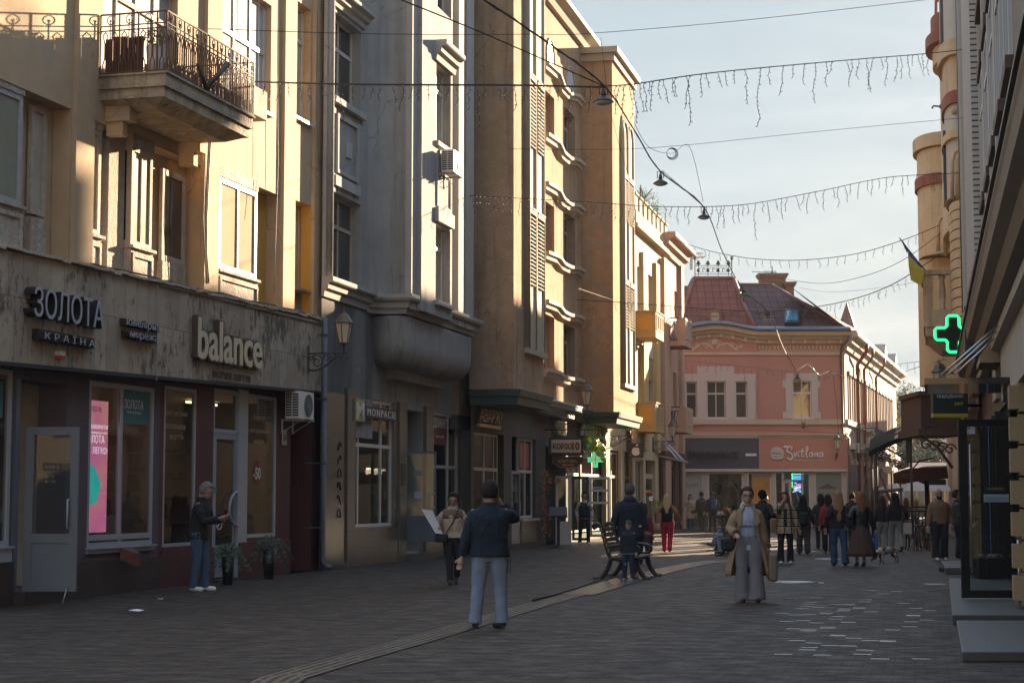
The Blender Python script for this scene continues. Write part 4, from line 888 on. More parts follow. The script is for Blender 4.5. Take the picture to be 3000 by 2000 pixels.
# blue door leaf standing open towards the camera
Yd=FB.w(OPN['d'][0],0,0).y;kd=Yd/FP
FDo=Frame(0,0,ang=0.,O=(0,0,0));p0=FB.w(OPN['d'][0]+.02,-.02,0);FDo.Mx=Matrix.Translation((p0.x,p0.y,0))@Matrix.Rotation(radians(-2),4,'Z')
wd_=92*kd;zt_d,zb_d,zm_d=1.65-(1323-1450)*kd,1.65-(1584-1450)*kd,1.65-(1517-1450)*kd
D_=leaf(B,FDo,0,wd_,zb_d,zt_d,0,zm_d,bluemet,clear,None,.9,.055);mb=MB(FDo);zc_=(zt_d+zb_d)/2-.1
mb.tube([(wd_-.04,-.001,zc_+.18),(wd_-.04,-.06,zc_+.18),(wd_-.2,-.06,zc_+.16),(wd_-.2,-.06,zc_-.16),(wd_-.04,-.06,zc_-.18),(wd_-.04,-.001,zc_-.18)],.017,6);mb.build('handle',white,D_)
decal('notice',B,FDo,wd_*.31,wd_*.56,zm_d+.5,zm_d+.68,.02,M('notice_pale',(.35,.36,.42),.6,0));decal('notice',B,FDo,wd_*.26,wd_*.62,zm_d+1.08,zm_d+1.2,.02,M('notice_green',(.16,.2,.18),.6,0))
dtxt('ВХІД',B,FDo,wd_*.3,wd_*.58,zm_d+1.10,zm_d+1.18,-.015,whd)
mb=MB(FDo);mb.tube([(wd_*.55,-.02,zb_d+.03),(wd_*.5,-.06,.17)],.012,5);mb.build('door_stay',bluemet,B)
decal('brass_plate',B,FB,*FB.r(1164,1177,1357,1423),-.10,M('brown_plate',(.06,.03,.02),.5,.2),.02)
# things glimpsed inside
T=thing('shop_shelves','warmly lit shelves of sweets behind the chocolate shop window','shelves',FB,(OPN['m'][0],1.5,0));mb=MB(FB)
for i in range(6):mb.box(OPN['m'][0]+.1,OPN['m'][1]-.1,1.6,2.2,.6+i*.45,.63+i*.45)
mb.build('shelf',M('shelf_wood',(.14,.09,.06),.7,.2),T);mb=MB(FB);rr=random.Random(8)
for i in range(90):x=rr.uniform(OPN['m'][0]+.15,OPN['m'][1]-.2);j=rr.randrange(5);s=rr.uniform(.08,.2);mb.box(x,x+s,1.6,1.75,.635+j*.45,.635+j*.45+rr.uniform(.1,.3))
mb.build('boxes',M('sweet_boxes',(.30,.11,.05),.6,.7,3),T)
mb=MB(FB)
for i in range(3):mb.ell((OPN['m'][0]+.8+i*.9,1.2,2.95),(.05,.05,.05),8,6)
for i in range(3):mb.ell((OPN['q'][0]+.5+i*.6,1.0,1.75+.4*(i%2)),(.03,.03,.03),8,6)
mb.build('ceiling_lamps',em('warm_lamp',(1,.55,.2),3.5),label='small warm lamps glowing inside the shops of the grey house',cat='lamps')
T=thing('fill_lights','added fill lights inside the shops of the grey and brown houses','lights',FB,(OPN['m'][0],1,3.4))  # extra lamps added to brighten these interiors
for f_,x in((FB,OPN['m'][0]+.8),(FB,OPN['m'][0]+2),(FB,OPN['q'][0]+.8)):mb=MB(f_);mb.box(x-.25,x+.25,1.2,1.28,3.3,3.34);mb.build('fill_tube',cl_m,T)
pipe(FB,1376,1130,1640,.12,.06,'drainpipe between the grey house and the brown house',foot=True)
lantern(FB,bX(1378,1150),bZ(1378,1170)-.05,'wall lantern under the first brown oriel, at the drainpipe',1.05)
mb=MB(FB);gr=M('graffiti',(.008,.007,.006),.8,0)
rr=random.Random(4);x=gB(986)
for i in range(6):
 z=2.75-i*.3;P=[(x+.12*cos(a*1.7+i),-.068,z+.10*sin(a*2.3+i*2))for a in[k*.4 for k in range(9)]];mb.tube(P,.012,4)
mb.build('graffiti',gr,B)
# ================================================================ building C: brown house with two oriels
FC=Frame(1590,1597,vp=2730,side='L')
C=thing('brown_building','rough brown rendered house with two tall oriels and wavy cream cornices, third on the left','building',FC)
cX=lambda x,y=500,off=0:FC.px(x,y,off)[0]
cZ=lambda x,y,off=0:FC.px(x,y,off)[1]
def solvep(fr,xo,yo,xw):
 best=(9,0)
 for i in range(20,260):
  p=i/100;e=abs(fr.px(xo,yo,p)[0]-fr.px(xw,yo,0)[0])
  if e<best[0]:best=(e,p)
 return best[1]
PC=solvep(FC,1505,1150,1380);PC2=solvep(FC,1798,1200,1706);print('PC',PC,PC2)
c0,c1=cX(1380,1150),cX(1862,800)
HT=21
rows=[(259,384,312,446),(585,733,618,772),(917,1077,948,1095)]
hol=[]
for i,(a,b,c,d)in enumerate(rows):
 q=FC.r(1594,1624,a,b);q2=FC.r(1653,1684,c,d);hol+=[q,q2]
ztopC=cZ(1700,130);
mb=MB(FC);mb.wall(cX(1560),cX(1730),3.8,ztopC,[(*q,.35)for q in hol],0);mb.box(c0,c1,.36,9,3.9,ztopC);mb.build('middle_wall',brown,C)
for q in hol:window(C,FC,*q,.28,2,.3,.06,oldwood,pane_d)
# arched attic recesses
def archpts(x0,x1,z0,z1,n=10):
 r=(x1-x0)/2;return[(x0,z0),(x1,z0)]+[(x0+r+r*cos(pi*i/n),z1-r+r*sin(pi*i/n)*1.0)for i in range(n+1)]
for(a,b,yt,yb)in((1600,1622,103,195),(1657,1682,183,250)):
 q=FC.r(a,b,yt,yb);P=archpts(*q);mb=MB(FC);mb.prism(P,-.012,-.004);w_=mb.build('attic_window',M('attic_white',(0.434,0.462,0.49),.4,.08),C)
 mb=MB(FC);mb.tube([(x,-.01,z)for x,z in P],.05,5,True);mb.build('arch_surround',cream,C)
 # wavy cornices
def wavy(pxs,d,h,name='wavy_cornice',mat=cream,p=0.):
 P=[FC.px(x,y,.1)for x,y in pxs];mb=MB(FC)
 prf=[(.0,0),(-d,0),(-d,-h*.3),(-d*.65,-h*.4),(-d*.6,-h*.7),(-d*.25,-h*.75),(0,-h)]
 rings=[[(x,y_,z+zz_)for y_,zz_ in prf]for x,z in P]
 mb.loft(rings,True,False);return mb.build(name,mat,C)
def sm_(x0,y0,x1,y1):
 k=[(0,0),(.32,.26),(.36,.36),(.45,.60),(.62,.78),(.86,.84),(.92,.92),(1,1.0)]
 return[(x0+(x1-x0)*a,y0+(y1-y0)*b)for a,b in k]
for(y0,y1)in((179,296),(388,480),(531,612),(734,790),(877,930),(1078,1112)):wavy(sm_(1596,y0,1704,y1),.26,.38)
# eaves
mb=MB(FC);a_=cX(1590,-30,.5);b_=cX(1742,96,.5);mb.prof([(.0,ztopC-.1),(-.15,ztopC-.1),(-.3,ztopC+.15),(-.5,ztopC+.25),(-.5,ztopC+.42),(0,ztopC+.5)],c0,b_+1.2);mb.box(c0,c1,0,9,ztopC-.1,ztopC+.55);mb.build('eaves',cream,C)
# oriels
def oriel(x0,x1,p,zb,zt,zb2=None):
 mb=MB(FC);mb.plan([(x0,.05),(x0,-p),(x1,-p),(x1,.05)],zb,zt);return mb
xo0,xo1=cX(1505,1150,PC),cX(1592,1100,PC)
zo=cZ(1505,1140,PC)
mb=oriel(xo0,xo1,PC,zo,24);mb.build('oriel',brown,C)
# arched double niche on the first oriel
def niche(xa,xb,ztop,zbot,p,name,rows_):
 w_=xb-xa;m_=(xa+xb)/2;mb=MB(FC)
 for(a,b)in((xa,m_-.04),(m_+.04,xb)):
  P=archpts(a+.02,b-.02,zbot,ztop)
  mb.tube([(x,-p-.02,z)for x,z in P],.06,6,True)
 mb.lathe((xa-.16,-p-.03,zbot),[(.13,0),(.13,ztop-zbot-.6),(.02,ztop-zbot+.1)],10)
 mb.box(xa-.3,xb+.08,-p-.14,-p-.001,zbot-.16,zbot-.01)
 mb.build('niche_moulding',cream,C)
 mb=MB(FC)
 for(a,b)in((xa,m_-.04),(m_+.04,xb)):mb.prism(archpts(a+.03,b-.03,zbot,ztop-.02),-p-.006,-p-.002)
 mb.build('niche_back',cream2,C)
 for(zt_,zl_)in rows_:
  mb=MB(FC);k=MB(FC)
  for(a,b)in((xa,m_-.04),(m_+.04,xb)):
   k.box(a+.08,b-.08,-p-.09,-p-.007,zt_,zt_+.12);z=zt_-.05
   k.box(a+.05,b-.05,-p-.11,-p-.007,zt_+.13,zt_+.18)
   while z>zl_:mb.prof([(-p-.010,z),(-p-.075,z-.05),(-p-.07,z-.075),(-p-.010,z-.02)],a+.12,b-.12);z-=.115
  mb.build('shutter',M('shutter_brown',(.10,.065,.038),.7,.3,6),C);k.build('shutter_head',cream,C)
zN=cZ(1545,1020,PC);niche(cX(1542,500,PC),cX(1590,500,PC),20.5,zN,PC,'n',[(cZ(1545,228,PC),cZ(1545,420,PC)),(cZ(1545,622,PC),cZ(1545,830,PC))])
# second oriel
xp0,xp1=cX(1798,1200,PC2),cX(1860,900,PC2);zp=cZ(1798,1207,PC2);zpt=cZ(1798,185,PC2)
mb=oriel(xp0,xp1,PC2,zp,zpt);mb.build('oriel',browns,C)
mb=MB(FC);mb.plan([(xp0-.10,.3),(xp0-.1,-PC2-.10),(xp1+.1,-PC2-.1),(xp1+.1,.3)],zpt,zpt+.28);mb.plan([(xp0-.25,.3),(xp0-.25,-PC2-.25),(xp1+.25,-PC2-.25),(xp1+.25,.3)],zpt+.281,zpt+.5);mb.build('oriel_cornice',cream,C)
mb=MB(FC);mb.plan([(xp0,3),(xp0,.3),(xp1,.3),(xp1,3)],zpt-1,zpt+.3);mb.build('oriel_roof',brown,C)
niche(cX(1822,500,PC2),cX(1853,500,PC2),cZ(1825,352,PC2),cZ(1825,1122,PC2),PC2,'m',[(cZ(1825,520,PC2),cZ(1825,640,PC2)),(cZ(1825,830,PC2),cZ(1825,950,PC2))])
mb=MB(FC);mb.box(cX(1703),xp0,-.0,.3,3.8,ztopC);mb.build('side_wall',browns,C)
# green sheet metal skirts
mb=MB(FC)
def skirt(mb,x0,x1,p,z,d=.22,h=.42):
 for(e0,e1,z0,z1)in((.0,d,z-h*.45,z),(-.06,d*.55,z-h,z-h*.46)):
  mb.plan([(x0-e1,.0),(x0-e1,-p-e1),(x1+e1,-p-e1),(x1+e1,0)],z0+.0,z1,[(x0-e1-.04,.0),(x0-e1-.04,-p-e1-.04),(x1+e1+.04,-p-e1-.04),(x1+e1+.04,0)])
skirt(mb,xo0,xo1,PC,zo);mb.build('green_skirt',greenm,C)
mb=MB(FC);skirt(mb,xp0,xp1,PC2,zp);mb.build('green_skirt',greenm,C)
mb=MB(FC);zs_=cZ(1640,1185);mb.prof([(0,zs_),(-.42,zs_-.05),(-.42,zs_-.2),(-.25,zs_-.25),(-.25,zs_-.45),(0,zs_-.5)],xo1,xp0);mb.build('green_skirt',greenm,C)
mb=MB(FC);mb.box(xo0-.2,xo1+.24,-PC-.24,-PC-.05,zo+.001,zo+.012);mb.box(xp0,xp1+.25,-PC2-.25,-PC2-.05,zp+.001,zp+.012);mb.box(xo1+.25,xp0-.1,-.44,0,zs_-.04,zs_+.01);mb.build('bright_flashing',M('zinc',(.5,.5,.48),.35,.2,5,metal=.6),C)
# ground floor of the brown house
gC=lambda x:FC.px(x,1400)[0]
O1,O2_,O3_=(gC(1388),gC(1476)),(gC(1499),gC(1570)),(gC(1598),gC(1658))
zt1=FC.px(1388,1262)[1];zs1_=FC.px(1388,1555)[1]
OL=[(gC(1664),gC(1700)),(gC(1704),gC(1770)),(gC(1776),gC(1812)),(gC(1820),gC(1856))]
mb=MB(FC);mb.wall(c0,c1,0,4.6,[(*O1,zs1_,zt1,.35),(*O2_,.15,zt1,.35),(*O3_,.0,3.3,.8)]+[(*o_,.25,3.45,.3)for o_ in OL],0)
mb.box(c0,c1,3,9,0,3.95);mb.box(O3_[0]-.1,O3_[0]-.02,.4,3,0,3.9);mb.box(O3_[1]+.02,O3_[1]+.1,.4,3,0,3.9);mb.box(c0,c1,.4,3,3.5,3.9)
mb.build('ground_wall',oliv,C)
glazing('shop_window',FC,C,O1[0]+.02,O1[1]-.3,zs1_,zt1,.12,(.12,.50,.86),(zt1-1.05,),.08,M('cream_frame',(.42,.37,.28),.5,.1));mb=MB(FC);mb.box(O1[1]-.3,O1[1],.2,.34,zs1_,zt1);mb.build('dark_panel',M('near_black',(.012,.010,.010),.7,.2),C)
zs2_=FC.px(1526,1518)[1]
glazing('shop_window',FC,C,gC(1526),O2_[1]-.1,zs2_,zt1,.1,(.5,),(zt1-1.05,),.08,M('white_frame2',(.48,.47,.45),.5,.1));mb=MB(FC);mb.box(gC(1522),O2_[1]+.05,-.12,.09,zs2_-.08,zs2_-.01);mb.build('window_sill',white,C)
mb=MB(FC);mb.box(gC(1526),O2_[1],-.02,.34,.15,zs2_-.09);mb.build('stone_panel',M('marbled',(.09,.08,.065),.5,.7,5),C)
dm=M('grey_door',(.20,.215,.225),.5,.1)
leaf(C,FC,O2_[0]+.02,gC(1524),.16,FC.px(1500,1378)[1],.0,.75,dm,clear,'bar',.75,.09)
decal('red_poster',C,FC,gC(1532),gC(1560),zt1-.95,zt1-.15,.12,M('poster_coral',(.30,.07,.05),.6,.3,3))
T=thing('shop_sign','slanted gold lettering with a gold underline on the olive wall','sign',FC,(gC(1402),-.05,cZ(1402,1245)))
gld=M('gold_letters',(.42,.29,.10),.4,.15,6,metal=.3)
a_=FC.r(1404,1470,1193,1234,.1);txt('АВАРЖ?','lettering',gld,T,FC,a_[0],a_[1],a_[2],a_[3],.06,.06,.0,shear=.25)
a_=FC.r(1402,1464,1239,1249,.1);mb=MB(FC);mb.box(a_[0],a_[1],-.14,-.05,a_[2],a_[3]);mb.build('underline',gld,T)
# hanging signs seen face on: they stand out from the wall
def hang(fr,x_wall,px0,px1,yt,yb):
 """frame of a board standing out at a right angle from the wall; returns frame and rect"""
 Y=fr.w(x_wall,-1,0).y;k=kk(Y);p0=at(px0,(yt+yb)/2,Y)
 f=Frame(0,0,ang=0.,O=(0,0,0));f.Mx=Matrix.Translation((p0.x,p0.y,0));z=lambda y:at(px0,y,Y).z
 return f,(0,(px1-px0)*k,z(yb),z(yt)),Y
def rbox(mb,x0,x1,z0,z1,y0,y1,r=.06):
 P=[]
 for cx,cz,a0 in((x1-r,z0+r,-90),(x1-r,z1-r,0),(x0+r,z1-r,90),(x0+r,z0+r,180)):
  for i in range(5):a=radians(a0+i*22.5);P.append((cx+r*cos(a),cz+r*sin(a)))
 mb.prism(P,y0,y1)
sf,r,Y=hang(FC,gC(1600),1607,1709,1280,1334)
T=thing('hanging_sign','cream street name board КОРЗО 10 in a thick black rounded frame over the entrance','sign',sf,(r[1]/2,0,r[2]))
mb=MB(sf);rbox(mb,r[0],r[1],r[2],r[3],-.12,.12,.09);mb.build('sign_frame',M('sign_dark',(.03,.025,.025),.5,.1),T)
mb=MB(sf);rbox(mb,r[0]+.09,r[1]-.09,r[2]+.10,r[3]-.09,-.135,-.121,.01);mb.build('sign_face',M('sign_cream',(.52,.42,.28),.6,.08),T)
txt('КОРЗО','lettering',brs,T,sf,r[0]+.14,r[0]+.14+(r[1]-r[0])*.55,r[2]+.2,r[3]-.2,.136,.02,.035);txt('10','lettering',brs,T,sf,r[1]-.38,r[1]-.13,r[2]+.18,r[3]-.16,.136,.02,.05)
mb=MB(sf);z_=r[3];mb.tube([(r[0]-.3,0,z_+.25),(r[1]+.4,0,z_+.25)],.02,5)
rr=random.Random(3)
for i in range(4):
 cx,cz=r[0]-.25+.12*i,z_+.45+.12*(i%2);mb.tube([(cx+(.17-.012*j)*cos(j*.5+i),0,cz+(.17-.012*j)*sin(j*.5+i))for j in range(13)],.013,4)
for i in range(3):mb.tube([(r[0]+.15+i*.3+.08*cos(a),0,z_+.3+.05*sin(a))for a in[2*pi*j/10 for j in range(10)]],.01,4,True)
mb.box(r[0]+.1,r[0]+.12,-.01,.01,z_,z_+.25);mb.box(r[1]-.12,r[1]-.1,-.01,.01,z_,z_+.25)
mb.build('iron_bracket',iron,T)
sf2,r2,Y=hang(FC,gC(1600),1617,1708,1337,1369)
T=thing('hanging_sign','dark red board with gold lettering КОНТОРА and an arrow, under the cream board','sign',sf2,(r2[1]/2,0,r2[2]))
mb=MB(sf2);w_=r2[1];h=r2[3]-r2[2];P=[(0,r2[3]),(w_,r2[3]),(w_,r2[2]+h*.3),(w_*.9,r2[2]+h*.28),(w_*.86,r2[2]+h*.12)]+[(w_*(.8-.6*i/8),r2[2]-.02*sin(pi*i/8))for i in range(9)]+[(w_*.14,r2[2]+h*.12),(w_*.1,r2[2]+h*.28),(0,r2[2]+h*.3)]
mb.prism(P[::-1],-.05,.05);mb.build('sign_face',M('sign_maroon',(.045,.015,.013),.5,.1),T)
mb=MB(sf2);mb.tube([(x*.96+w_*.02,-.053,(z-r2[2])*.92+r2[2]+.02)for x,z in P],.006,4,True);mb.build('gold_line',gld,T)
txt('КОНТОРА','lettering',gld,T,sf2,w_*.2,w_*.8,r2[3]-h*.58,r2[3]-h*.26,.051,.012,.02)
mb=MB(sf2);zc_=r2[2]+h*.24;mb.prism([(w_*.3,zc_),(w_*.42,zc_-.035),(w_*.42,zc_-.012),(w_*.7,zc_-.015),(w_*.7,zc_+.015),(w_*.42,zc_+.012),(w_*.42,zc_+.035)],-.062,-.051);mb.build('arrow',gld,T)
# upright gold letters and green pharmacy lettering, seen very obliquely
T=thing('shop_sign','yellowish upright letters on the olive wall above the street name board','sign',FC,(gC(1640),-.1,3.6));a_=FC.r(1632,1658,1230,1272,.15)
txt('СПІЛ','lettering',M('letters_yellowish',(.45,.38,.18),.5,.2),T,FC,*a_,.08,.10,.02)
T=thing('shop_sign','pharmacy lettering in pale green beneath the second oriel','sign',FC,(gC(1700),-.1,3.6));a_=FC.r(1704,1775,1240,1275,.15)
txt('АПТЕКА','lettering',M('letters_pale_green',(.36,.42,.26),.5,.2),T,FC,*a_,.08,.10,.02)
# LED pharmacy cross
sf3,r3,Y=hang(FC,gC(1706),1721,1767,1324,1369);w_=r3[1];t=w_/3;zz0=r3[2]
T=thing('pharmacy_cross','small lit pharmacy cross with green LED border and red centre under the balloons','sign',sf3,(w_/2,0,zz0))
def crossP(w,t,z0,e=0.):a,b,c,d=e,(w-t)/2+e,(w+t)/2-e,w-e;return[(b,z0+a),(c,z0+a),(c,z0+b),(d,z0+b),(d,z0+c),(c,z0+c),(c,z0+d),(b,z0+d),(b,z0+c),(a,z0+c),(a,z0+b),(b,z0+b)]
mb=MB(sf3);mb.prism(crossP(w_,t,zz0),-.08,.08);mb.build('housing',M('cross_green_box',(.02,.10,.07),.5,.1),T)
ge=em('led_green',(.12,1,.45),1.1);re_=em('led_red',(1,.12,.03),1.0);gb=MB(sf3);rb=MB(sf3);n=15;s=w_/n
for i in range(n):
 for j in range(n):
  x,z=(i+.5)*s,(j+.5)*s;inn=(w_-t)/2<x<(w_+t)/2 or(w_-t)/2<z<(w_+t)/2
  if not inn:continue
  red=(i==n//2 and 2<j<n-3)or(j==n//2 and 2<i<n-3)
  (rb if red else gb).box(x-s*.3,x+s*.3,-.09,-.081,zz0+z-s*.3,zz0+z+s*.3)
gb.build('green_leds',ge,T);rb.build('red_leds',re_,T)
mb=MB(sf3);mb.tube([(-.35,.02,zz0+w_*.5),(.02,.02,zz0+w_*.5)],.02,5);mb.build('arm',black,T)
# balloons
T=thing('balloon_garland','cluster of pale green, lime and white balloons beside the street name board','balloons',FC,(gC(1700),-.8,2.9));bl=[MB(),MB(),MB()];rr=random.Random(21);Yb=FC.w(gC(1704),-.8,0).y
bms=[M('balloon_green',(.14,.30,.15),.3,.05),M('balloon_lime',(.33,.42,.03),.3,.05),M('balloon_white',(.50,.52,.40),.3,.05)]
for i in range(34):
 t=rr.random();x=1712+60*t;y=1298+30*t*t+rr.uniform(-14,16)-12*sin(pi*t);p=at(x,y+8,Yb+rr.uniform(-.35,.35));r_=rr.uniform(.09,.14);b_=MB();b_.ell(p,(r_,r_,r_*1.15),12,8)
 b_.build('balloon',bms[0 if t<.3 and i%2 else(2 if i%5==0 else 1)],T)
 # flowers trailing at the entrance
T=thing('flower_garland','trailing autumn foliage with orange flowers down the left side of the entrance','climbing plant',FC,(gC(1598),-.2,0));m1,m2=MB(FC),MB(FC);rr=random.Random(14)
for i in range(70):
 t=rr.random();q=FC.px(1592+18*rr.random(),1378+190*t,.25);leaves(m1,(q[0],-.2,q[1]),(.15,.15,.12),12,.03,rr);leaves(m2,(q[0],-.25,q[1]),(.12,.12,.09),5,.032,rr)
for i in range(22):
 t=rr.random();q=FC.px(1600+62*t,1388+20*sin(t*3)+rr.uniform(-6,8),.5);leaves(m1,(q[0],-.4,q[1]),(.12,.12,.1),12,.03,rr);leaves(m2,(q[0],-.45,q[1]),(.1,.1,.08),7,.033,rr)
m1.build('foliage',M('autumn_leaf',(.09,.055,.03),.8,.4,3),T);m2.build('flowers',M('orange_flower',(.42,.10,.02),.6,.4,5),T)
# menu stand
p=gnd(1636,1604);T=thing('menu_stand','black sloping menu stand on a post before the street name entrance','menu stand',loc=(p.x,p.y,0));F=sub_of(T);k=kk(p.y)
mb=MB(F);mb.lathe((0,0,0),[(.27,0),(.27,.03),(.05,.05)],12);mb.box(-.045,.045,-.045,.045,.03,1.1);mb.build('post',black,T)
mb=MB(F);mb.hexa([(-.28,-.22,.95),(.28,-.22,.95),(.28,.18,1.12),(-.28,.18,1.12),(-.28,-.22,1.02),(.28,-.22,1.02),(.28,.18,1.28),(-.28,.18,1.28)]);mb.build('desk',black,T)
# pharmacy entrance: white door leaves standing open, dark doorway
Yp=60.5
def panel_leaf(root,px0,px1,yt,yb,Y,name,mat,bars,gl=clear,solid=None):
 k=kk(Y);p0=at(px0,yb,Y);f=Frame(0,0,ang=0.,O=(0,0,0));f.Mx=Matrix.Translation((p0.x,p0.y,0));z=lambda y:at(px0,y,Y).z
 w_=(px1-px0)*k;fw=.09;mb=MB(f);mb.box(0,fw,-.03,.03,z(yb),z(yt));mb.box(w_-fw,w_,-.03,.03,z(yb),z(yt));mb.box(fw,w_-fw,-.03,.03,z(yt)-fw,z(yt));mb.box(fw,w_-fw,-.03,.03,z(yb),z(yb)+fw)
 for y in bars:mb.box(fw,w_-fw,-.029,.029,z(y)-.04,z(y)+.04)
 d=mb.build(name,mat,root);zb_=z(yb)+fw
 if solid:s=MB(f);s.box(fw,w_-fw,-.015,.015,zb_,z(solid)-.04);s.build('lower_panel',mat,d);zb_=z(solid)
 g=MB(f);g.box(fw*.8,w_-fw*.8,-.003,.003,zb_,z(yt)-fw*.8);g.build('pane',gl,d);return d,f,z,w_
T=thing('pharmacy_entrance','open white glazed doors of the pharmacy under the second oriel','doors',FC,(gC(1680),-.4,0))
wf=M('white_frame2',(.48,.47,.45),.5,.1)
panel_leaf(T,1628,1674,1394,1594,59.5,'door',wf,(1530,),clear,1530)
panel_leaf(T,1676,1725,1395,1582,63,'door',M('dark_slate',(.03,.035,.04),.4,.1),())
d,f,z,w_=panel_leaf(T,1727,1787,1396,1572,61,'door',wf,(1436,1472),clear)
dtxt('biomed',T,f,w_*.15,w_*.62,z(1431),z(1422),.004,wht,flip=True);dtxt('08-21',T,f,w_*.45,w_*.8,z(1462),z(1452),.004,whd,flip=True)
mb=MB(f);mb.box(w_*.38,w_*.45,-.03,.03,z(1472),z(1436));mb.build('door_mullion',wf,T)
# shopfront beyond (lit cream piers)
for i,o_ in enumerate(OL):glazing('shop_window',FC,C,*o_,.3,3.4,.05,(.5,),(2.4,),.09,M('cream_frame',(.42,.37,.28),.5,.1))
mb=MB(FC)
for a_,c_ in((1766,1777),(1811,1820),(1855,1862)):mb.box(gC(a_),gC(c_),-.14,-.002,0,4.2)
mb.build('cream_pier',cream,C)
mb=MB(FC);mb.box(gC(1775),c1,-.05,-.002,3.46,4.5);mb.build('cream_fascia',cream2,C)
sf4,r4,Y=hang(FC,gC(1822),1841,1884,1297,1340)
T=thing('hanging_sign','black square board with a white bitten fruit emblem on an iron arm','sign',sf4,(r4[1]/2,0,r4[2]));mb=MB(sf4);mb.box(0,r4[1],-.05,.05,r4[2],r4[3]);mb.build('board',M('sign_black',(.02,.02,.02),.5,0),T)
cx,cz,s=r4[1]*.5,r4[2]+(r4[3]-r4[2])*.42,(r4[3]-r4[2])*.30
P=[]
for i in range(40):
 a=pi/2+2*pi*i/40;rr_=1-.14*max(0,cos((a-pi/2)))**12-.10*max(0,cos(a+pi/2))**10;x,z=rr_*cos(a)*.92,rr_*sin(a)
 d_=sqrt((x-1.22)**2+(z-.12)**2)
 if d_<.5:u_=(V((x,z))-V((1.22,.12))).normalized();x,z=1.22+u_.x*.5,.12+u_.y*.5
 P.append((cx+x*s,cz+z*s))
mb=MB(sf4);mb.prism(P,-.062,-.051);lf=[(cx+s*(.05+.42*t_+.16*sin(pi*t_)),cz+s*(1.15+.55*t_-.12*sin(pi*t_)))for t_ in[i/6 for i in range(7)]]+[(cx+s*(.05+.42*t_-.16*sin(pi*t_)),cz+s*(1.15+.55*t_+.14*sin(pi*t_)))for t_ in[1-i/6 for i in range(1,6)]]
mb.prism(lf,-.062,-.051);mb.build('emblem',M('sign_white',(.6,.6,.58),.5,0),T)
mb=MB(sf4);mb.tube([(-.5,0,r4[3]+.1),(r4[1]+.1,0,r4[3]+.1)],.015,4);mb.box(.1,.12,-.01,.01,r4[3],r4[3]+.1);mb.box(r4[1]-.12,r4[1]-.1,-.01,.01,r4[3],r4[3]+.1);mb.build('arm',iron,T)
lantern(FC,cX(1640,1250),cZ(1640,1225),'wall lantern above the street name board, between the two oriels',1.0)
lantern(FC,cX(1780,1280),cZ(1780,1292),'sunlit wall lantern under the second oriel',.95)
ac(FC,cX(1733,130),ztopC-.3,'small air conditioner at the roof edge of the brown house',.9,-.3)
# ================================================================ building D: yellow and peach houses with balconies
FD_=Frame(1897,1560,vp=2730,side='L')
D=thing('balcony_house','narrow yellow and peach house with four balconies and a notched parapet','building',FD_)
dX=lambda x,y=900,off=0:FD_.px(x,y,off)[0]
dZ=lambda x,y,off=0:FD_.px(x,y,off)[1]
d0,dm_,d1=dX(1850),dX(1938),dX(1992)
zt_y=dZ(1855,640);zt_p=dZ(1945,690,.3)
def Hd(a,b,yt,yb,fr=FD_):return fr.r(a,b,yt,yb)
hs=[Hd(1855,1875,770,905),Hd(1890,1912,795,900),Hd(1855,1875,1010,1176),Hd(1888,1914,1040,1178)]
hs2=[Hd(1952,1964,830,915),Hd(1975,1984,850,930),Hd(1950,1962,1070,1190),Hd(1972,1982,1090,1190)]
mb=MB(FD_);mb.wall(d0,dm_,3.6,zt_y,[(*q,.35)for q in hs]);mb.box(d0,dm_-.1,.36,9,3.6,zt_y);mb.build('yellow_wall',cream2,D)
mb=MB(FD_);mb.wall(dm_,d1,3.6,zt_p,[(*q,.3)for q in hs2]);mb.box(dm_+.01,d1,.31,9,3.6,zt_p);mb.build('peach_wall',peach,D)
for q in hs+hs2:window(D,FD_,*q,.22,2,.3,.08,oldwood,pane_c if q[0]<dm_ else pane_d)
mb=MB(FD_)
for a_,c_ in((1848,1856),(1876,1889),(1914,1924)):mb.box(dX(a_),dX(c_),-.16,-.002,3.6,zt_y-1.2)
mb.build('pilaster',M('yellow_pilaster',(0.422,0.31,0.149),.85,.1,2,.1,40),D)
mb=MB(FD_);mb.box(dX(1932),dX(1948),-.25,-.002,0,zt_p-1);mb.box(dX(1986),dX(1993),-.2,-.002,0,zt_p-.5);mb.build('peach_pilaster',peach,D)
mb=MB(FD_)
n=8
for i in range(n):a_=d0+(dX(1950)-d0)*i/n;wd2=(dX(1950)-d0)/n;mb.box(a_,a_+wd2*.55,-.18,.15,zt_y+.3,zt_y+.95);mb.box(a_-.05,a_+wd2*.6,-.24,.2,zt_y+.96,zt_y+1.05)
mb.box(d0,dX(1950),-.22,.2,zt_y-.25,zt_y+.299);mb.box(d0,dX(1950),-.3,.2,zt_y-.42,zt_y-.26)
mb.build('parapet',M('parapet_cream',(0.384,0.31,0.205),.9,.25,4,.5,25,.4,(.2,.14,.08)),D)
mb=MB(FD_);cornice(mb,dm_-.3,d1+.5,zt_p+.3,.75,.9);mb.box(dm_,d1,0,9,zt_p,zt_p+.4);mb.build('cornice',peach,D)
mb=MB(FD_)
mb.box(dX(1856),dX(1880),-.12,.2,dZ(1856,1000),dZ(1856,955));mb.build('shutter_box',M('roller_shutter',(0.429,0.377,0.273),.6,.1),D)
mb=MB(FD_)
for q,t_ in((hs[2],1.0),(hs[3],.9)):
 z=q[3]
 while z>q[3]-t_:mb.prof([(.08,z),(.02,z-.05),(.08,z-.1)],q[0]+.02,q[1]-.02);z-=.1
mb.build('roller_shutter',M('roller_shutter',(.66,.58,.42),.6,.1),D)
def solvex(fr,xo,y,xw):return solvep(fr,xo,y,xw)
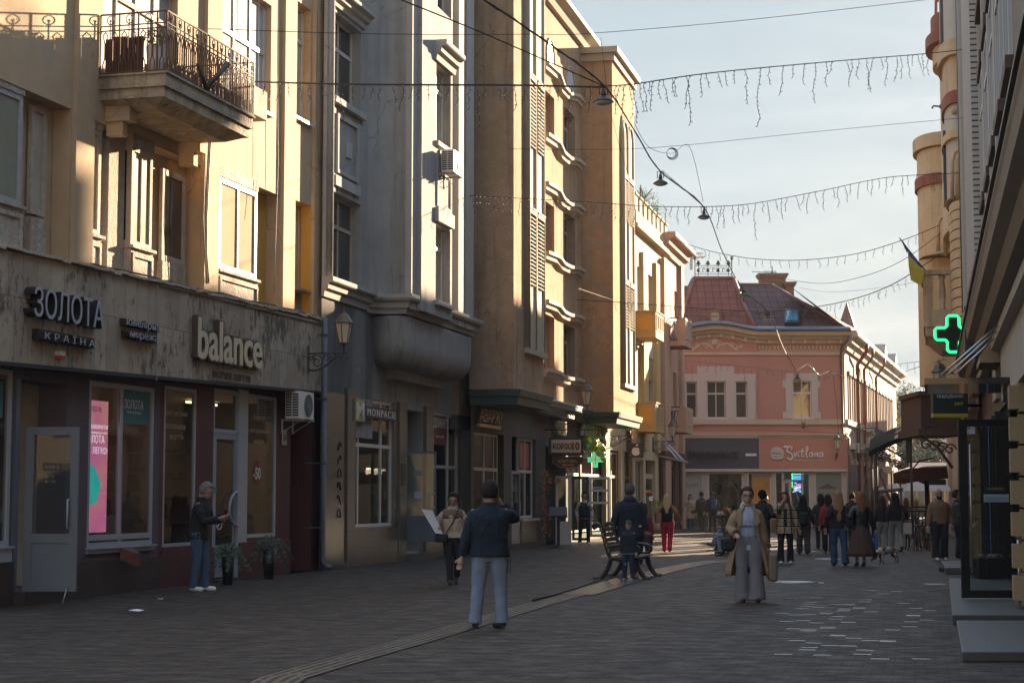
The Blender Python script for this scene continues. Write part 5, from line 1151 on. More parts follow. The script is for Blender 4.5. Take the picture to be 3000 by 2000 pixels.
def balc(px_wall,px_out,px_end,yt,yb,kind,label):
 p=solvep(FD_,px_out,yt,px_wall);x0=FD_.px(px_out,yt,p)[0];x1=FD_.px(px_end,yt,p)[0];zt,zb=FD_.px(px_out,yt,p)[1],FD_.px(px_out,yb,p)[1]
 T=thing('balcony',label,'balcony',FD_,(x0,0,zb),group='small balconies of the balcony house')
 if kind=='y':
  mb=MB(FD_);mb.box(x0,x1,-p,0,zb,zb+.16);mb.box(x0,x0+.1,-p,0,zb+.16,zt);mb.box(x0+.1,x1-.1,-p,-p+.1,zb+.16,zt);mb.box(x1-.1,x1,-p,0,zb+.16,zt);mb.box(x0-.04,x1+.04,-p-.04,0,zt+.001,zt+.06)
  mb.build('parapet',M('balcony_yellow',(0.409,0.285,0.105),.85,.15,3,.3,30,.3),T)
  mb=MB(FD_);mb.box(x0-.012,x0-.002,-p*.82,-p*.18,zb+.35,zt-.18);mb.build('side_panel',ochre,T)
  mb=MB(FD_);n=3
  for i in range(n):a_=x0+.2+(x1-x0-.3)*i/n;mb.panel(a_,a_+(x1-x0-.3)/n*.8,zb+.35,zt-.1,-p,.03,.06)
  mb.build('front_panels',cream,T)
 else:
  mb=MB(FD_);mb.box(x0,x1,-p,0,zb,zb+.22);mb.box(x0,x1,-p,-p+.35,zb+.22,zt);mb.build('parapet',peach,T)
  mb=MB(FD_);mb.box(x0-.02,x0+.03,-p+.3,0,zt-.03,zt+.02);mb.box(x0-.01,x0+.02,-p+.35,0,zt-.2,zt-.17);rr=random.Random(int(yt));mb.box(x0-.01,x0+.02,-p+.35,0,zb+.25,zb+.28)
  for i in range(14):a_,b_=rr.uniform(-p+.36,-.02),rr.uniform(-p+.36,-.02);mb.tube([(x0,a_,zb+.27),(x0,(a_+b_)/2+.1,(zb+zt)/2),(x0,b_,zt-.18)],.018,4)
  mb.build('iron_grille',M('brown_iron',(.05,.03,.025),.6,.2),T);mb=MB(FD_);mb.panel(x0+.15,(x0+x1)/2-.05,zb+.35,zt-.1,-p,.03,.06);mb.panel((x0+x1)/2+.05,x1-.15,zb+.35,zt-.1,-p,.03,.06);mb.build('front_panels',cream,T)
balc(1852,1921,1944,912,988,'y','upper yellow balcony with peeling paint under the notched parapet')
balc(1856,1921,1945,1181,1264,'y','lower smooth yellow balcony with an ochre side panel')
balc(1946,2008,2026,930,1012,'p','upper peach balcony with twisted iron side grille')
balc(1952,2010,2030,1191,1266,'p','lower peach balcony with twisted iron side grille above the maroon shop')
mar=M('maroon_shopfront',(.055,.016,.014),.6,.15)
mb=MB(FD_);gD=lambda x:FD_.px(x,1400)[0]
mb.wall(d0,dX(1926),0,3.6,[(gD(1862),gD(1885),.3,3.2,.3),(gD(1892),gD(1920),.2,3.2,.4)]);mb.box(d0,dX(1926),.8,9,0,3.59);mb.build('shop_wall',cream2,D)
mb=MB(FD_);mb.box(dX(1926),d1,-.12,9,0,3.59);mb.box(dX(1926),d1,-.3,-.121,3.3,3.7);[mb.box(gD(a_),gD(a_+5),-.2,-.121,0,3.3)for a_ in(1930,1948,1966,1982)];mb.build('maroon_shopfront',mar,D)
mb=MB(FD_);mb.box(gD(1936),gD(1947),-.128,-.121,.5,3.0);mb.box(gD(1955),gD(1964),-.128,-.121,.5,3.0);mb.build('maroon_pane',pane_d,D)
glazing('shop_window',FD_,D,gD(1862),gD(1885),.3,3.2,.1,(.5,),(),.08,M('cream_frame',(.42,.37,.28),.5,.1))
leaf(D,FD_,gD(1893),gD(1919),.22,2.5,.08,0,cream,clear,'black',.85,.12)
mb=MB(FD_);mb.box(gD(1893),gD(1919),.08,.14,2.5,2.6);mb.build('door_transom',cream,D)
decal('orange_notice',D,FD_,gD(1895),gD(1912),1.75,1.9,.078,M('notice_orange',(.6,.14,.03),.6,0));decal('white_notice',D,FD_,gD(1906),gD(1918),1.4,1.6,.078,paper)
# awning bar on slanting rods
T=thing('awning_frame','cream awning bar on four slanting steel rods over the maroon shopfront','awning',FD_,(dX(1930),-.3,2.6));Ya=FD_.w(dX(1925),-.5,0).y
pA=at(1916,1331,Ya);pB=at(2015,1353,Ya-1.2);mb=MB();mb.tube([pA,pB],.05,4);mb.build('bar',cream,T);mb=MB()
for t_,s_ in((.70,0),(.75,.0),(.86,.35),(.92,.4)):
 q=pA+(pB-pA)*t_;mb.tube([q,at(1921+s_*25,1268+s_*8,Ya+.8)],.014,4)
mb.build('rods',silver,T)
T=thing('potted_plant','light green bush in a pot beside the glazed door of the yellow house','potted plant',FD_,(gD(1893),-.6,0));mb=MB(FD_);mb.lathe((gD(1895),-.5,0),[(.2,0),(.27,.5),(.25,.5)],12);mb.build('pot',cream,T);mb=MB(FD_);leaves(mb,(gD(1895),-.5,1.0),(.35,.35,.5),500,.05,random.Random(5));mb.build('foliage',M('lime_leaf',(.20,.22,.05),.7,.3,3),T)
lantern(FD_,dX(1912,1300),dZ(1912,1306),'sunlit wall lantern in front of the lower peach balcony',.95)
T=thing('roof_tree','small birch-like tree growing behind the notched parapet','tree',FD_,(dX(1905),2.5,zt_y));mb=MB(FD_);q_=FD_.Mx.inverted()@at(1893,662,83);x,z0,ty=q_.x,q_.z,q_.y
for i in range(7):mb.tube([(x,ty,z0-1),(x+.2*(i-3),ty+.1*i,z0+1.0),(x+.38*(i-3),ty+.2*sin(i),z0+1.5+.2*(i%3))],.025,5)
mb.build('branches',M('bark',(.09,.06,.04),.9,.3,5),T);mb=MB(FD_);rr=random.Random(77)
for i in range(30):leaves(mb,(x+rr.uniform(-1.0,2.6),ty+rr.uniform(-.5,.5),z0+rr.uniform(.6,1.75)),(.26,.26,.26),42,.045,rr)
mb.build('crown',M('leaf_green',(.10,.14,.03),.7,.3,3),T)
# ================================================================ building E: pink corner house closing the street
FE=Frame(2220,1542,side='F',vp=2000)
E=thing('pink_corner_house','pink two storey corner house with tiled mansard roof and white window surrounds, closing the street','building',FE)
eX=lambda x,off=0:FE.px(x,1200,off)[0]
eZ=lambda y,off=0:FE.px(2220,y,off)[1]
e0,e1,em_=eX(1955),eX(2476),eX(2220)
wins=[(2009,2042,1118,1225),(2070,2126,1117,1225),(2154,2189,1117,1225),(2322,2378,1115,1224)]
hE=[(eX(a),eX(b),eZ(d),eZ(c))for a,b,c,d in wins]
mb=MB(FE);mb.wall(e0,em_,eZ(1283),eZ(1000),[(*q,.25)for q in hE[:3]],-.08);mb.wall(em_,e1,eZ(1283),eZ(1000),[(*hE[3],.25)],0);mb.add([(em_,-.08,eZ(1283)),(em_,0,eZ(1283)),(em_,0,eZ(1000)),(em_,-.08,eZ(1000))],[(0,1,2,3)])
mb.box(e0,e1-.02,.3,9,4.0,eZ(1000));mb.build('pink_wall',pink,E)
wh_s=M('white_surround',(0.476,0.433,0.399),.85,.05,2,.05,40,.12,(.4,.35,.32));trimE=M('cornice_cream',(0.464,0.4,0.32),.85,.08,2,.1,40,.2)
def surround(P,y,q):
 pass
mb=MB(FE)
def blk(x0,x1,yt,yb,y=-.0,t=.05):mb.box(eX(x0),eX(x1),y-t,y-.001,eZ(yb),eZ(yt))
yl=-.08
mb.wall(eX(1990),eX(2212),eZ(1227),eZ(1095),[(*q,.04)for q in hE[:3]],yl-.045,);mb.wall(eX(2043),eX(2151),eZ(1095),eZ(1073),[],yl-.045);mb.box(eX(2212),eX(2214),yl-.045,yl,eZ(1227),eZ(1095))
for(a,b)in((1115,1136),(1206,1227)):mb.box(eX(2212),eX(2217),yl-.045,yl,eZ(b),eZ(a))
for z_ in(1095,1073):mb.box(eX(2043)if z_==1073 else eX(1990),eX(2151)if z_==1073 else eX(2212),yl-.0449,yl,eZ(z_)-.002,eZ(z_))
mb.wall(eX(2302),eX(2397),eZ(1226),eZ(1093),[(*hE[3],.04)],-.045);mb.box(eX(2302),eX(2397),-.0449,0,eZ(1093)-.002,eZ(1093))
for(a,b)in((1113,1135),(1206,1226)):
 for(c,d)in((2293,2302),(2397,2404)):mb.box(eX(c),eX(d),-.045,0,eZ(b),eZ(a))
mb.build('window_surround',wh_s,E)
for q in hE:window(E,FE,*q,.04,2 if q[1]-q[0]>.8 else 1,.33,.07,whitew,panemat('pane_warm',(.06,.055,.045),.04),sill=.2)
# string courses, ledge, frieze
mb=MB(FE)
for(yt,yb,d)in((1228,1243,.14),(1271,1283,.25),(1032,1040,.08)):
 mb.box(e0,em_,-.08-d,-.081,eZ(yb),eZ(yt));mb.box(em_+.001,e1+.05,-d,-.001,eZ(yb),eZ(yt))
mb.box(e0,e1+.05,-.38,-.26,eZ(1272)-.05,eZ(1272)+.02)
mb.build('string_course',trimE,E)
# main cornice: straight on the right, rising in a curve on the left
def arc(x):
 if x>=2232:return 972
 t=(x-2095)/137.0
 return 972-18*(0.5+0.5*cos(pi*min(1,abs(t))))
def band(xs,prf,name,mat,root=E,dz=0.):
 mb=MB(FE);rings=[]
 for x in xs:z=eZ(arc(x))+dz;rings.append([(eX(x),y,z+h)for y,h in prf])
 mb.loft(rings,True,False);return mb.build(name,mat,root)
xs=[1960+i*(2487-1960)/44 for i in range(45)]
band(xs,[(.2,-.62),(-.12,-.62),(-.15,-.45),(-.3,-.42),(-.42,-.28),(-.62,-.22),(-.66,-.02),(.2,-.02)],'cornice',trimE)
band(xs,[(.0,-.02),(-.78,-.02),(-.86,.06),(-.84,.16),(-.74,.2),(-.6,.16),(0,.3)],'gutter',M('blue_gutter',(.13,.17,.21),.4,.15,4,metal=.3))
mb=MB(FE)
for i in range(14):
 x=2005+i*35
 if abs(x-2225)<8:continue
 z=eZ(arc(x))-.62;mb.box(eX(x),eX(x+7),-.3,-.12,z-.02,z+.17)
mb.build('modillion',trimE,E)
# gable wall filling under the curve
mb=MB(FE);P=[(eX(x),eZ(arc(x))-.3)for x in xs if x<=2235];mb.prism([(P[0][0],eZ(1001)),(P[-1][0],eZ(1001))]+P[::-1],-.08,.2);mb.build('gable_wall',pink,E)
# frieze ornaments (flat cream scrolls)
orn=M('ornament_cream',(0.51,0.451,0.357),.85,.1,3);mb=MB(FE)
for i in range(22):
 x=eX(2226)+i*(eX(2462)-eX(2226))/21;z=eZ(1022)
 mb.tube([(x+.15*cos(a),-.01,z-.04+.12*sin(a))for a in[pi+pi*j/8 for j in range(9)]],.022,4);mb.ell((x,-.01,z+.06),(.05,.02,.13),6,5);mb.ell((x,-.01,z+.12),(.09,.02,.03),6,4)
mb.build('frieze_ornament',orn,E);mb=MB(FE);cx=eX(2095);zc_=eZ(1015)
for s in(-1,1):
 mb.tube([(cx+s*(.1+1.1*t),-.09,zc_-.1+.28*sin(pi*t*1.15))for t in[j/12 for j in range(13)]],.05,4)
 for(dx,dz,r_,t_)in((.45,.05,.16,1.5),(.9,.05,.14,1.4),(1.2,-.08,.12,1.3),(1.42,-.02,.1,1.2),(.2,.18,.17,1.5)):
  mb.tube([(cx+s*(dx+r_*(1-j/16)*cos(j*.6)),-.09,zc_+dz+r_*(1-j/16)*sin(j*.6))for j in range(15)],.03,4)
for j in range(5):a=radians(50+20*j);mb.ell((cx+.16*cos(a),-.09,zc_+.08+.2*sin(a)),(.05,.02,.16),6,5)
mb.build('gable_ornament',orn,E)
# ground floor
zG=eZ(1385);mb=MB(FE)
op=[(1993,2058,1385,1500),(2071,2176,1382,1502),(2187,2257,1382,1500),(2268,2370,1382,1542),(2386,2462,1382,1500)]
ho=[(eX(a),eX(b),max(0,eZ(d)),eZ(c))for a,b,c,d in op]
mb.wall(e0,e1,0,eZ(1373),[(*q,.2)for q in ho],-.02);mb.box(e0,e1-.02,3.5,9,0,4.0);mb.box(e0,em_,.2,3.5,eZ(1380),4.0);mb.box(em_,e1-.02,.2,3.5,eZ(1380),4.0)
mb.box(em_+.2,em_+.3,.2,3.5,0,eZ(1380));mb.box(ho[4][0]-.2,ho[4][0]-.1,.2,3.5,0,eZ(1380));mb.build('shop_wall',M('shop_white',(.42,.39,.36),.7,.1,3),E)
mb=MB(FE);mb.box(e0,em_-.02,-.16,-.021,0,eZ(1503)-.05);mb.build('dark_plinth',M('slate_paint',(.05,.05,.065),.7,.1,3),E)
mb=MB(FE);mb.box(em_-.0,ho[3][0]-.1,-.14,-.021,0,eZ(1503)-.05);mb.box(ho[3][1]+.1,e1,-.14,-.021,0,eZ(1503)-.05);mb.build('brown_plinth',M('brown_paint',(.09,.045,.04),.7,.1,3),E)
slate=M('slate_fascia',(.062,.061,.082),.8,.06,2)
mb=MB(FE);mb.box(eX(1985),em_,-.3,-.021,eZ(1372),eZ(1284));mb.build('dark_fascia',slate,E);mb=MB(FE);mb.box(em_+.005,e1+.1,-.3,-.021,eZ(1372),eZ(1284));mb.build('pink_fascia',M('salmon_fascia',(.44,.20,.145),.85,.05,2),E)
mb=MB(FE);mb.box(e0,e1+.05,-.32,-.022,eZ(1381),eZ(1373));mb.build('white_lintel',wh_s,E)
for i,q in enumerate(ho):
 if i==3:continue
 glazing('shop_window',FE,E,*q,.03,(),(),.09,whitew)
q=ho[3];glazing('shop_window',FE,E,q[0],eX(2291),eZ(1500),q[3],.03,(),(),.06,whitew);glazing('shop_window',FE,E,eX(2347),q[1],eZ(1500),q[3],.03,(),(),.06,whitew)
mb=MB(FE);mb.box(eX(2290),eX(2294),.0,.1,0,q[3]);mb.box(eX(2345),eX(2349),.0,.1,0,q[3]);mb.box(eX(2290),eX(2349),.0,.1,eZ(1408),eZ(1404));mb.box(eX(2311),eX(2315),0,.1,0,eZ(1408));mb.build('door_frame',wh_s,E)
mb=MB(FE);mb.box(eX(2294),eX(2311),.03,.08,0,eZ(1408));mb.build('door',wh_s,E)
decal('door_pane',E,FE,eX(2297),eX(2308),eZ(1468),eZ(1414),.028,pane_b)
# shop contents
T=thing('wall_screen','lit shop screens with green neon edges seen through the grocery door','screen',FE,(eX(2335),2.0,1));mb=MB(FE)
def qs(a,b,c,d,y):f=1+(y)/93;x0,z0=FE.px(a,d,-y);x1,z1=FE.px(b,c,-y);return(x0,x1,y,y+.05,z0,z1)
mb.box(*qs(2322,2354,1392,1404,1.5));mb.build('blue_screen',em('screen_blue',(.05,.28,.75),1.1),T);mb=MB(FE)
rr=random.Random(10);cols=[(.5,.3,.9),(.2,.5,.9),(.9,.4,.7),(.7,.7,.9),(.1,.3,.5)]
for c in range(5):
 mb=MB(FE)
 for i in range(7):y=1412+rr.random()*26;x=2324+rr.random()*18;mb.box(*qs(x,x+8,y,y+2.2,1.5-.02*c))
 mb.build('screen_lines',em('screen_col_%s'%'abcde'[c],cols[c],.8),T)
mb=MB(FE);mb.box(*qs(2320,2355,1387,1389,1.4));mb.box(*qs(2320,2322,1387,1405,1.4));mb.box(*qs(2320,2322,1410,1428,1.4));mb.box(*qs(2322,2326,1439,1441,1.4));mb.box(*qs(2342,2350,1439,1441,1.4));mb.build('neon_edge',em('neon_green',(.08,1,.3),1.3),T)
T=thing('stairs','steep steps with steel handrails inside the grocery entrance','stairs',FE,(eX(2333),.8,0));mb=MB(FE)
for i in range(7):mb.box(eX(2323),eX(2344),.5+i*.28,3.4,i*.17,i*.17+.165)
mb.build('steps',M('step_grey',(.16,.15,.14),.6,.1),T);mb=MB(FE)
for x in(2324,2345):mb.tube([(eX(x),.4,0),(eX(x),.4,1.0),(eX(x),2.4,2.2)],.03,5)
mb.build('handrail',silver,T)
decal('white_banner',E,FE,eX(1994),eX(2055),eZ(1498),eZ(1388),.028,M('banner_grey',(.30,.32,.33),.6,.03,1))
ink2=M('ink_dark',(.05,.05,.06),.6,0)
dtxt('RENAISSANCE',E,FE,eX(1984),eX(2044),eZ(1424),eZ(1416),-.02,ink2);dtxt('BOUTIQUE',E,FE,eX(2002),eX(2028),eZ(1431),eZ(1427),-.02,ink2)
am=M('poster_amber',(.42,.20,.03),.6,.6,1.6);decal('autumn_poster',E,FE,eX(2200),eX(2253),eZ(1500),eZ(1398),.028,am);decal('poster_top',E,FE,eX(2200),eX(2257),eZ(1398),eZ(1384),.028,M('banner_grey2',(.25,.24,.23),.6,.03,1));dtxt('RENAISSANCE',E,FE,eX(2212),eX(2250),eZ(1430),eZ(1424),-.02,M('ink_green',(.12,.16,.05),.6,0))
decal('window_film',E,FE,eX(2388),eX(2461),eZ(1498),eZ(1385),.028,M('film_green',(.16,.20,.185),.6,.04,1));mb=MB(FE);z0=eZ(1455)
mb.prism([(eX(2392),eZ(1431)),(eX(2452),eZ(1431)),(eX(2430),eZ(1421)),(eX(2427),eZ(1421)),(eX(2427),eZ(1416)),(eX(2416),eZ(1416)),(eX(2416),eZ(1421)),(eX(2412),eZ(1421))],.018,.022);mb.build('printed_roof',M('film_roof',(.09,.05,.05),.6,.05),E)
mb=MB(FE);mb.box(eX(2392),eX(2450),.018,.022,eZ(1462),eZ(1432));mb.build('printed_house',M('film_house',(.21,.20,.17),.6,.2,3),E);mb=MB(FE);[mb.box(eX(2396+i*10),eX(2401+i*10),.012,.016,eZ(1452),eZ(1441))for i in range(5)];mb.build('printed_windows',M('film_win',(.13,.16,.17),.6,0),E)
def mannequin(px,Yo,lb,colr):
 x,z=FE.px(px,1500,0);T=thing('mannequin',lb,'mannequin',FE,(x,Yo,.75),group='shop window mannequins');F=FE
 mb=MB(F);c=(x,Yo,0);mb.ell((x,Yo,2.55),(.09,.1,.13),10,8);mb.lathe((x,Yo,0),[(.05,2.25),(.045,2.45)],8);mb.lathe((x,Yo,0),[(.02,.8),(.02,1.6)],6);mb.build('figure',M('mannequin_white',(.5,.48,.45),.4,.05),T)
 mb=MB(F);mb.loft([[(x+rx*cos(2*pi*j/12),Yo+ry*sin(2*pi*j/12),z)for j in range(12)]for rx,ry,z in((.26,.15,1.2),(.2,.14,1.6),(.24,.15,2.0),(.26,.12,2.18),(.07,.07,2.3))]);mb.build('jacket',M('man_dark',(.02,.018,.018),.9,.2),T)
 mb=MB(F);mb.loft([[(x+rx*cos(2*pi*j/12),Yo+ry*sin(2*pi*j/12),z)for j in range(12)]for rx,ry,z in((.33,.25,.85),(.24,.18,1.4),(.16,.12,1.85))]);mb.build('skirt',colr,T)
mannequin(2105,.8,'mannequin in a dark jacket over a long black skirt, left in the boutique window',M('man_dark',(.02,.018,.018),.9,.2))
mannequin(2155,.9,'mannequin in a dark coat, right in the boutique window',M('man_brown',(.08,.05,.03),.9,.2))
T=thing('window_display','pale ribbon and dried arrangement hanging in the boutique window','decoration',FE,(eX(2135),.5,1));mb=MB(FE);mb.tube([FE_ for FE_ in[(eX(2137),.4,eZ(1385)),(eX(2140),.4,eZ(1405)),(eX(2152),.4,eZ(1425)),(eX(2160),.4,eZ(1440))]],.05,4);mb.prism([(eX(2130),eZ(1425)),(eX(2152),eZ(1425)),(eX(2145),eZ(1400)),(eX(2136),eZ(1402))],.42,.46);mb.build('ribbon',M('ribbon_pale',(.36,.34,.26),.8,.2),T)
mb=MB(FE);rr=random.Random(31);leaves(mb,(eX(2128),.5,1.2),(.25,.2,.9),260,.05,rr);mb.build('dried_leaves',M('olive_leaf',(.16,.15,.05),.8,.4),T)
# lettering
T=thing('shop_sign','black raised lettering RENAISSANCE BOUTIQUE on the slate fascia','sign',FE,(eX(2080),-.3,eZ(1340)));ble=M('letter_black2',(.012,.010,.012),.35,.1)
txt('RENAISSANCE','lettering',ble,T,FE,eX(2000,.3),eX(2161,.3),eZ(1342,.3),eZ(1322,.3),.302,.10,.015);txt('BOUTIQUE','lettering',ble,T,FE,eX(2038,.3),eX(2125,.3),eZ(1351,.3),eZ(1346,.3),.302,.04,.0,space=1.6);txt('магазин брендового одягу','lettering',ble,T,FE,eX(2039,.3),eX(2124,.3),eZ(1358.5,.3),eZ(1354,.3),.302,.03,.01)
T=thing('street_sign','small white street name plate on the slate fascia','street sign',FE,(eX(2198),-.3,eZ(1335)));decal('plate',T,FE,eX(2183,.3),eX(2214,.3),eZ(1335,.3),eZ(1328,.3),-.302,paper,.02);dtxt('пл. Театральна',T,FE,eX(2186,.3),eX(2212,.3),eZ(1333.5,.3),eZ(1329.5,.3),.323,ink2,bold=.01)
T=thing('shop_sign','white script lettering Svitlana with a round sunrise-over-fields emblem on the salmon fascia','sign',FE,(eX(2340),-.3,eZ(1340)));wl2=M('letters_white',(.62,.60,.60),.5,.03)
cx,cz=FE.px(2276.5,1328.5,.3);R0=20.5*93/FP
mb=MB(FE)
for i in range(9):
 a0,a1=radians(4+i*20),radians(16+i*20)
 mb.prism([(cx+R0*.32*cos(a0),cz+R0*.0+R0*.32*sin(a0)),(cx+R0*cos(a0),cz+R0*sin(a0)),(cx+R0*cos(a1),cz+R0*sin(a1)),(cx+R0*.32*cos(a1),cz+R0*.32*sin(a1))],-.34,-.302)
mb.prism([(cx+R0*.22*cos(pi*i/8),cz+R0*.08+R0*.2*sin(pi*i/8))for i in range(9)],-.34,-.302)
for i in range(4):
 def arcp(t,k):x=cx-R0*.93+R0*1.86*t;return(x,cz+R0*(.02-.22*k)+R0*(.14-.10*k)*sin(pi*(t*.9+.1)))
 lim=lambda p:p if(p[0]-cx)**2+(p[1]-cz)**2<=R0*R0 else(cx+(p[0]-cx)*R0/sqrt((p[0]-cx)**2+(p[1]-cz)**2),cz+(p[1]-cz)*R0/sqrt((p[0]-cx)**2+(p[1]-cz)**2))
 up_=[lim(arcp(j/12,i))for j in range(13)];lo_=[lim((arcp(j/12,i)[0],arcp(j/12,i)[1]-R0*.15))for j in range(13)]
 for j in range(12):mb.add([(up_[j][0],-.34,up_[j][1]),(lo_[j][0],-.34,lo_[j][1]),(lo_[j+1][0],-.34,lo_[j+1][1]),(up_[j+1][0],-.34,up_[j+1][1])],[(0,1,2,3)])
mb.prism([lim((cx+R0*cos(radians(a)),cz+R0*sin(radians(a))))for a in range(215,330,10)],-.34,-.302)
mb.build('emblem',wl2,T)
# script letters as strokes
def stroke(mb,pts,r=.028,rs=None):
 out=[]
 for i in range(len(pts)-1):
  p0,p1,p2,p3=pts[max(i-1,0)],pts[i],pts[i+1],pts[min(i+2,len(pts)-1)]
  for k in range(5):
   t=k/5;out.append(tuple(.5*((2*p1[c])+(-p0[c]+p2[c])*t+(2*p0[c]-5*p1[c]+4*p2[c]-p3[c])*t*t+(-p0[c]+3*p1[c]-3*p2[c]+p3[c])*t**3)for c in(0,1)))
 out.append(pts[-1]);mb.tube([(FE.px(x,y,.33)[0],-.33,FE.px(x,y,.33)[1])for x,y in out],r,6)
mb=MB(FE)
stroke(mb,[(2300,1311),(2297,1309),(2302,1308),(2308,1311),(2304,1319),(2310,1324),(2319,1330),(2322,1340),(2314,1346),(2306,1341)],.05);stroke(mb,[(2303,1316),(2312,1308),(2320,1312),(2316,1318)],.04)
def gl(x,ps,r=.036):stroke(mb,[(x+a,b)for a,b in ps],r)
gl(2325,[(0,1326),(2,1327),(4,1338),(9,1328),(8,1324),(12,1328)]);gl(2339,[(0,1329),(0,1337),(4,1338)]);mb.ell((FE.px(2340,1322,.33)[0],-.33,FE.px(2340,1322,.33)[1]),(.04,.02,.04),6,4)
gl(2348,[(3,1314),(0,1334),(4,1338),(8,1334)]);gl(2344,[(0,1323),(8,1321),(12,1321)]);gl(2358,[(0,1332),(8,1318),(8,1309),(5,1310),(4,1325),(5,1338),(9,1338)])
for x in(2371,2401):gl(x,[(9,1327),(4,1325),(0,1333),(3,1338),(8,1333),(10,1326),(9,1336),(13,1337)])
gl(2386,[(0,1338),(2,1327),(2,1336),(8,1327),(10,1329),(9,1337),(14,1337)])
mb.build('script_letters',wl2,T);txt('мережа продуктових магазинів','lettering',wl2,T,FE,eX(2323,.3),eX(2413,.3),eZ(1350,.3),eZ(1345.5,.3),.302,.02,.01)
# dark lantern on the pink fascia
lantern(FE,eX(2446,.3),eZ(1340),'unlit black lantern on the salmon fascia right of the script sign',.95,ang=radians(0))
mb=MB(FE);mb.tube([(eX(2347),-.05,eZ(1233)),(eX(2352),-.4,eZ(1248)),(eX(2358),-.05,eZ(1233))],.04,5);mb.tube([(eX(2352),-.4,eZ(1248)),(eX(2352),0,eZ(1252))],.04,5);mb.build('flag_holder',rust,label='rusty V shaped flag holder under the right upper window of the pink house',cat='flag holder')
# roofs
zE=eZ(967);mb=MB(FE)
def P3(x,y,dep):f=FE.px(x,y,-dep);return(f[0],dep,f[1])
# right hipped slope
mb.add([P3(2222,968,-.2),P3(2490,968,-.2),P3(2261,834,5.5),P3(2165,834,5.5)],[(0,1,2,3)]);mb.add([P3(2490,968,-.2),P3(2520,968,16),P3(2261,834,5.5)],[(0,1,2)]);mb.add([P3(1960,968,-.2),P3(2222,968,-.2),P3(2165,834,5.5),P3(1960,838,5.5)],[(0,1,2,3)])
mb.build('main_roof',tileb,E)
mb=MB(FE)
top=[P3(2033,815,2.2),P3(2149,815,2.2),P3(2160,815,5),P3(2025,815,5)]
mid=[P3(2010,890,.9),P3(2176,888,.9),P3(2195,888,5.2),P3(1990,890,5.2)];bot=[P3(1985,966,-.35),P3(2218,968,-.35),P3(2235,968,5.6),P3(1960,966,5.6)]
mb.add(top+mid+bot,[(3,2,1,0),(4,5,1,0),(5,6,2,1),(7,4,0,3),(8,9,5,4),(9,10,6,5),(11,8,4,7)]);MR=mb.build('mansard_roof',tiler,E)
mb=MB(FE)
for a_,b_ in((top[0],mid[0]),(mid[0],bot[0]),(top[1],mid[1]),(mid[1],bot[1]),(top[0],top[1])):mb.tube([a_,b_],.12,6)
mb.tube([P3(2261,834,5.5),P3(2490,968,-.2)],.1,6);mb.tube([P3(2261,834,5.5),P3(2165,834,5.5)],.1,6)
mb.build('ridge_tiles',M('ridge_red',(.17,.055,.042),.6,.15,4),E)
mb=MB(FE);c=P3(2094,927,-.1);k=93/FP;mb.box(c[0]-24*k,c[0]+24*k,-.2,1.5,eZ(955),eZ(925));mb.prism([(c[0]+24*k*cos(pi*i/12),eZ(925)+14*k*sin(pi*i/12))for i in range(13)],-.2,1.5);mb.build('dormer',M('ridge_red',(.17,.055,.042),.6,.15,4),E)
mb=MB(FE);mb.tube([(c[0]+17*k*cos(2*pi*i/20),-.22,c[2]+17*k*sin(2*pi*i/20))for i in range(20)],.055,6,True);mb.box(c[0]-16*k,c[0]+16*k,-.25,-.2,c[2]-.03,c[2]+.03);w_=mb.build('round_window',M('brown_ring',(.22,.09,.04),.6,.1),E)
mb=MB(FE);mb.prism([(c[0]+16*k*cos(2*pi*i/20),c[2]+16*k*sin(2*pi*i/20))for i in range(20)],-.215,-.205);mb.build('pane',panemat('pane_attic',(.35,.32,.24),.1),w_)
# skylight
mb=MB(FE);a_,b_,c_,d_=P3(2298,952,.25),P3(2341,952,.25),P3(2340,913,1.9),P3(2300,913,1.9);mb.hexa([a_,b_,c_,d_]+[(p[0],p[1]-.15,p[2]+.15)for p in(a_,b_,c_,d_)]);w_=mb.build('skylight',M('skylight_frame',(.03,.05,.06),.4,.1),E)
mb=MB(FE);k_=[V(p)+V((0,-.17,.17))for p in(a_,b_,c_,d_)];ce=sum(k_,V((0,0,0)))/4;mb.add([ce+(p-ce)*.8 for p in k_],[(0,1,2,3)]);mb.build('pane',panemat('pane_skyblue',(.08,.22,.30),.15),w_)
brk=brickmat('chimney_brick',(.30,.15,.075),(.22,.11,.06),(.16,.12,.09),.25,.09,.012,.8,.9)
for(a,b,yt,yb,dp,lb)in((2228,2303,803,858,7,'wide brick chimney on the pink house'),(2303,2327,828,872,6.5,'narrow brick chimney right of the wide one')):
 mb=MB(FE);p,q=P3(a,yt,dp),P3(b,yb+30,dp);mb.box(p[0],q[0],dp,dp+.9,q[2]-1,p[2]-.2);mb.box(p[0]-.08,q[0]+.08,dp-.08,dp+.98,p[2]-.2,p[2]-.08);mb.box(p[0]-.14,q[0]+.14,dp-.14,dp+1.04,p[2]-.079,p[2]+.05);mb.build('chimney',brk,E)
T=thing('roof_antenna','thin television antenna on the wide brick chimney','antenna',FE,(P3(2262,803,7)[0],7.4,P3(2262,803,7)[2]));mb=MB(FE);p=P3(2262,803,7.4);q=P3(2262,780,7.4);mb.tube([p,q],.03,4);mb.tube([P3(2202,796,7.4),P3(2276,798,7.4)],.022,4)
for i in range(9):a_=P3(2240+i*4,792,7.4);mb.tube([a_,P3(2240+i*4,801,7.4)],.015,4)
mb.build('aerial',black,T)
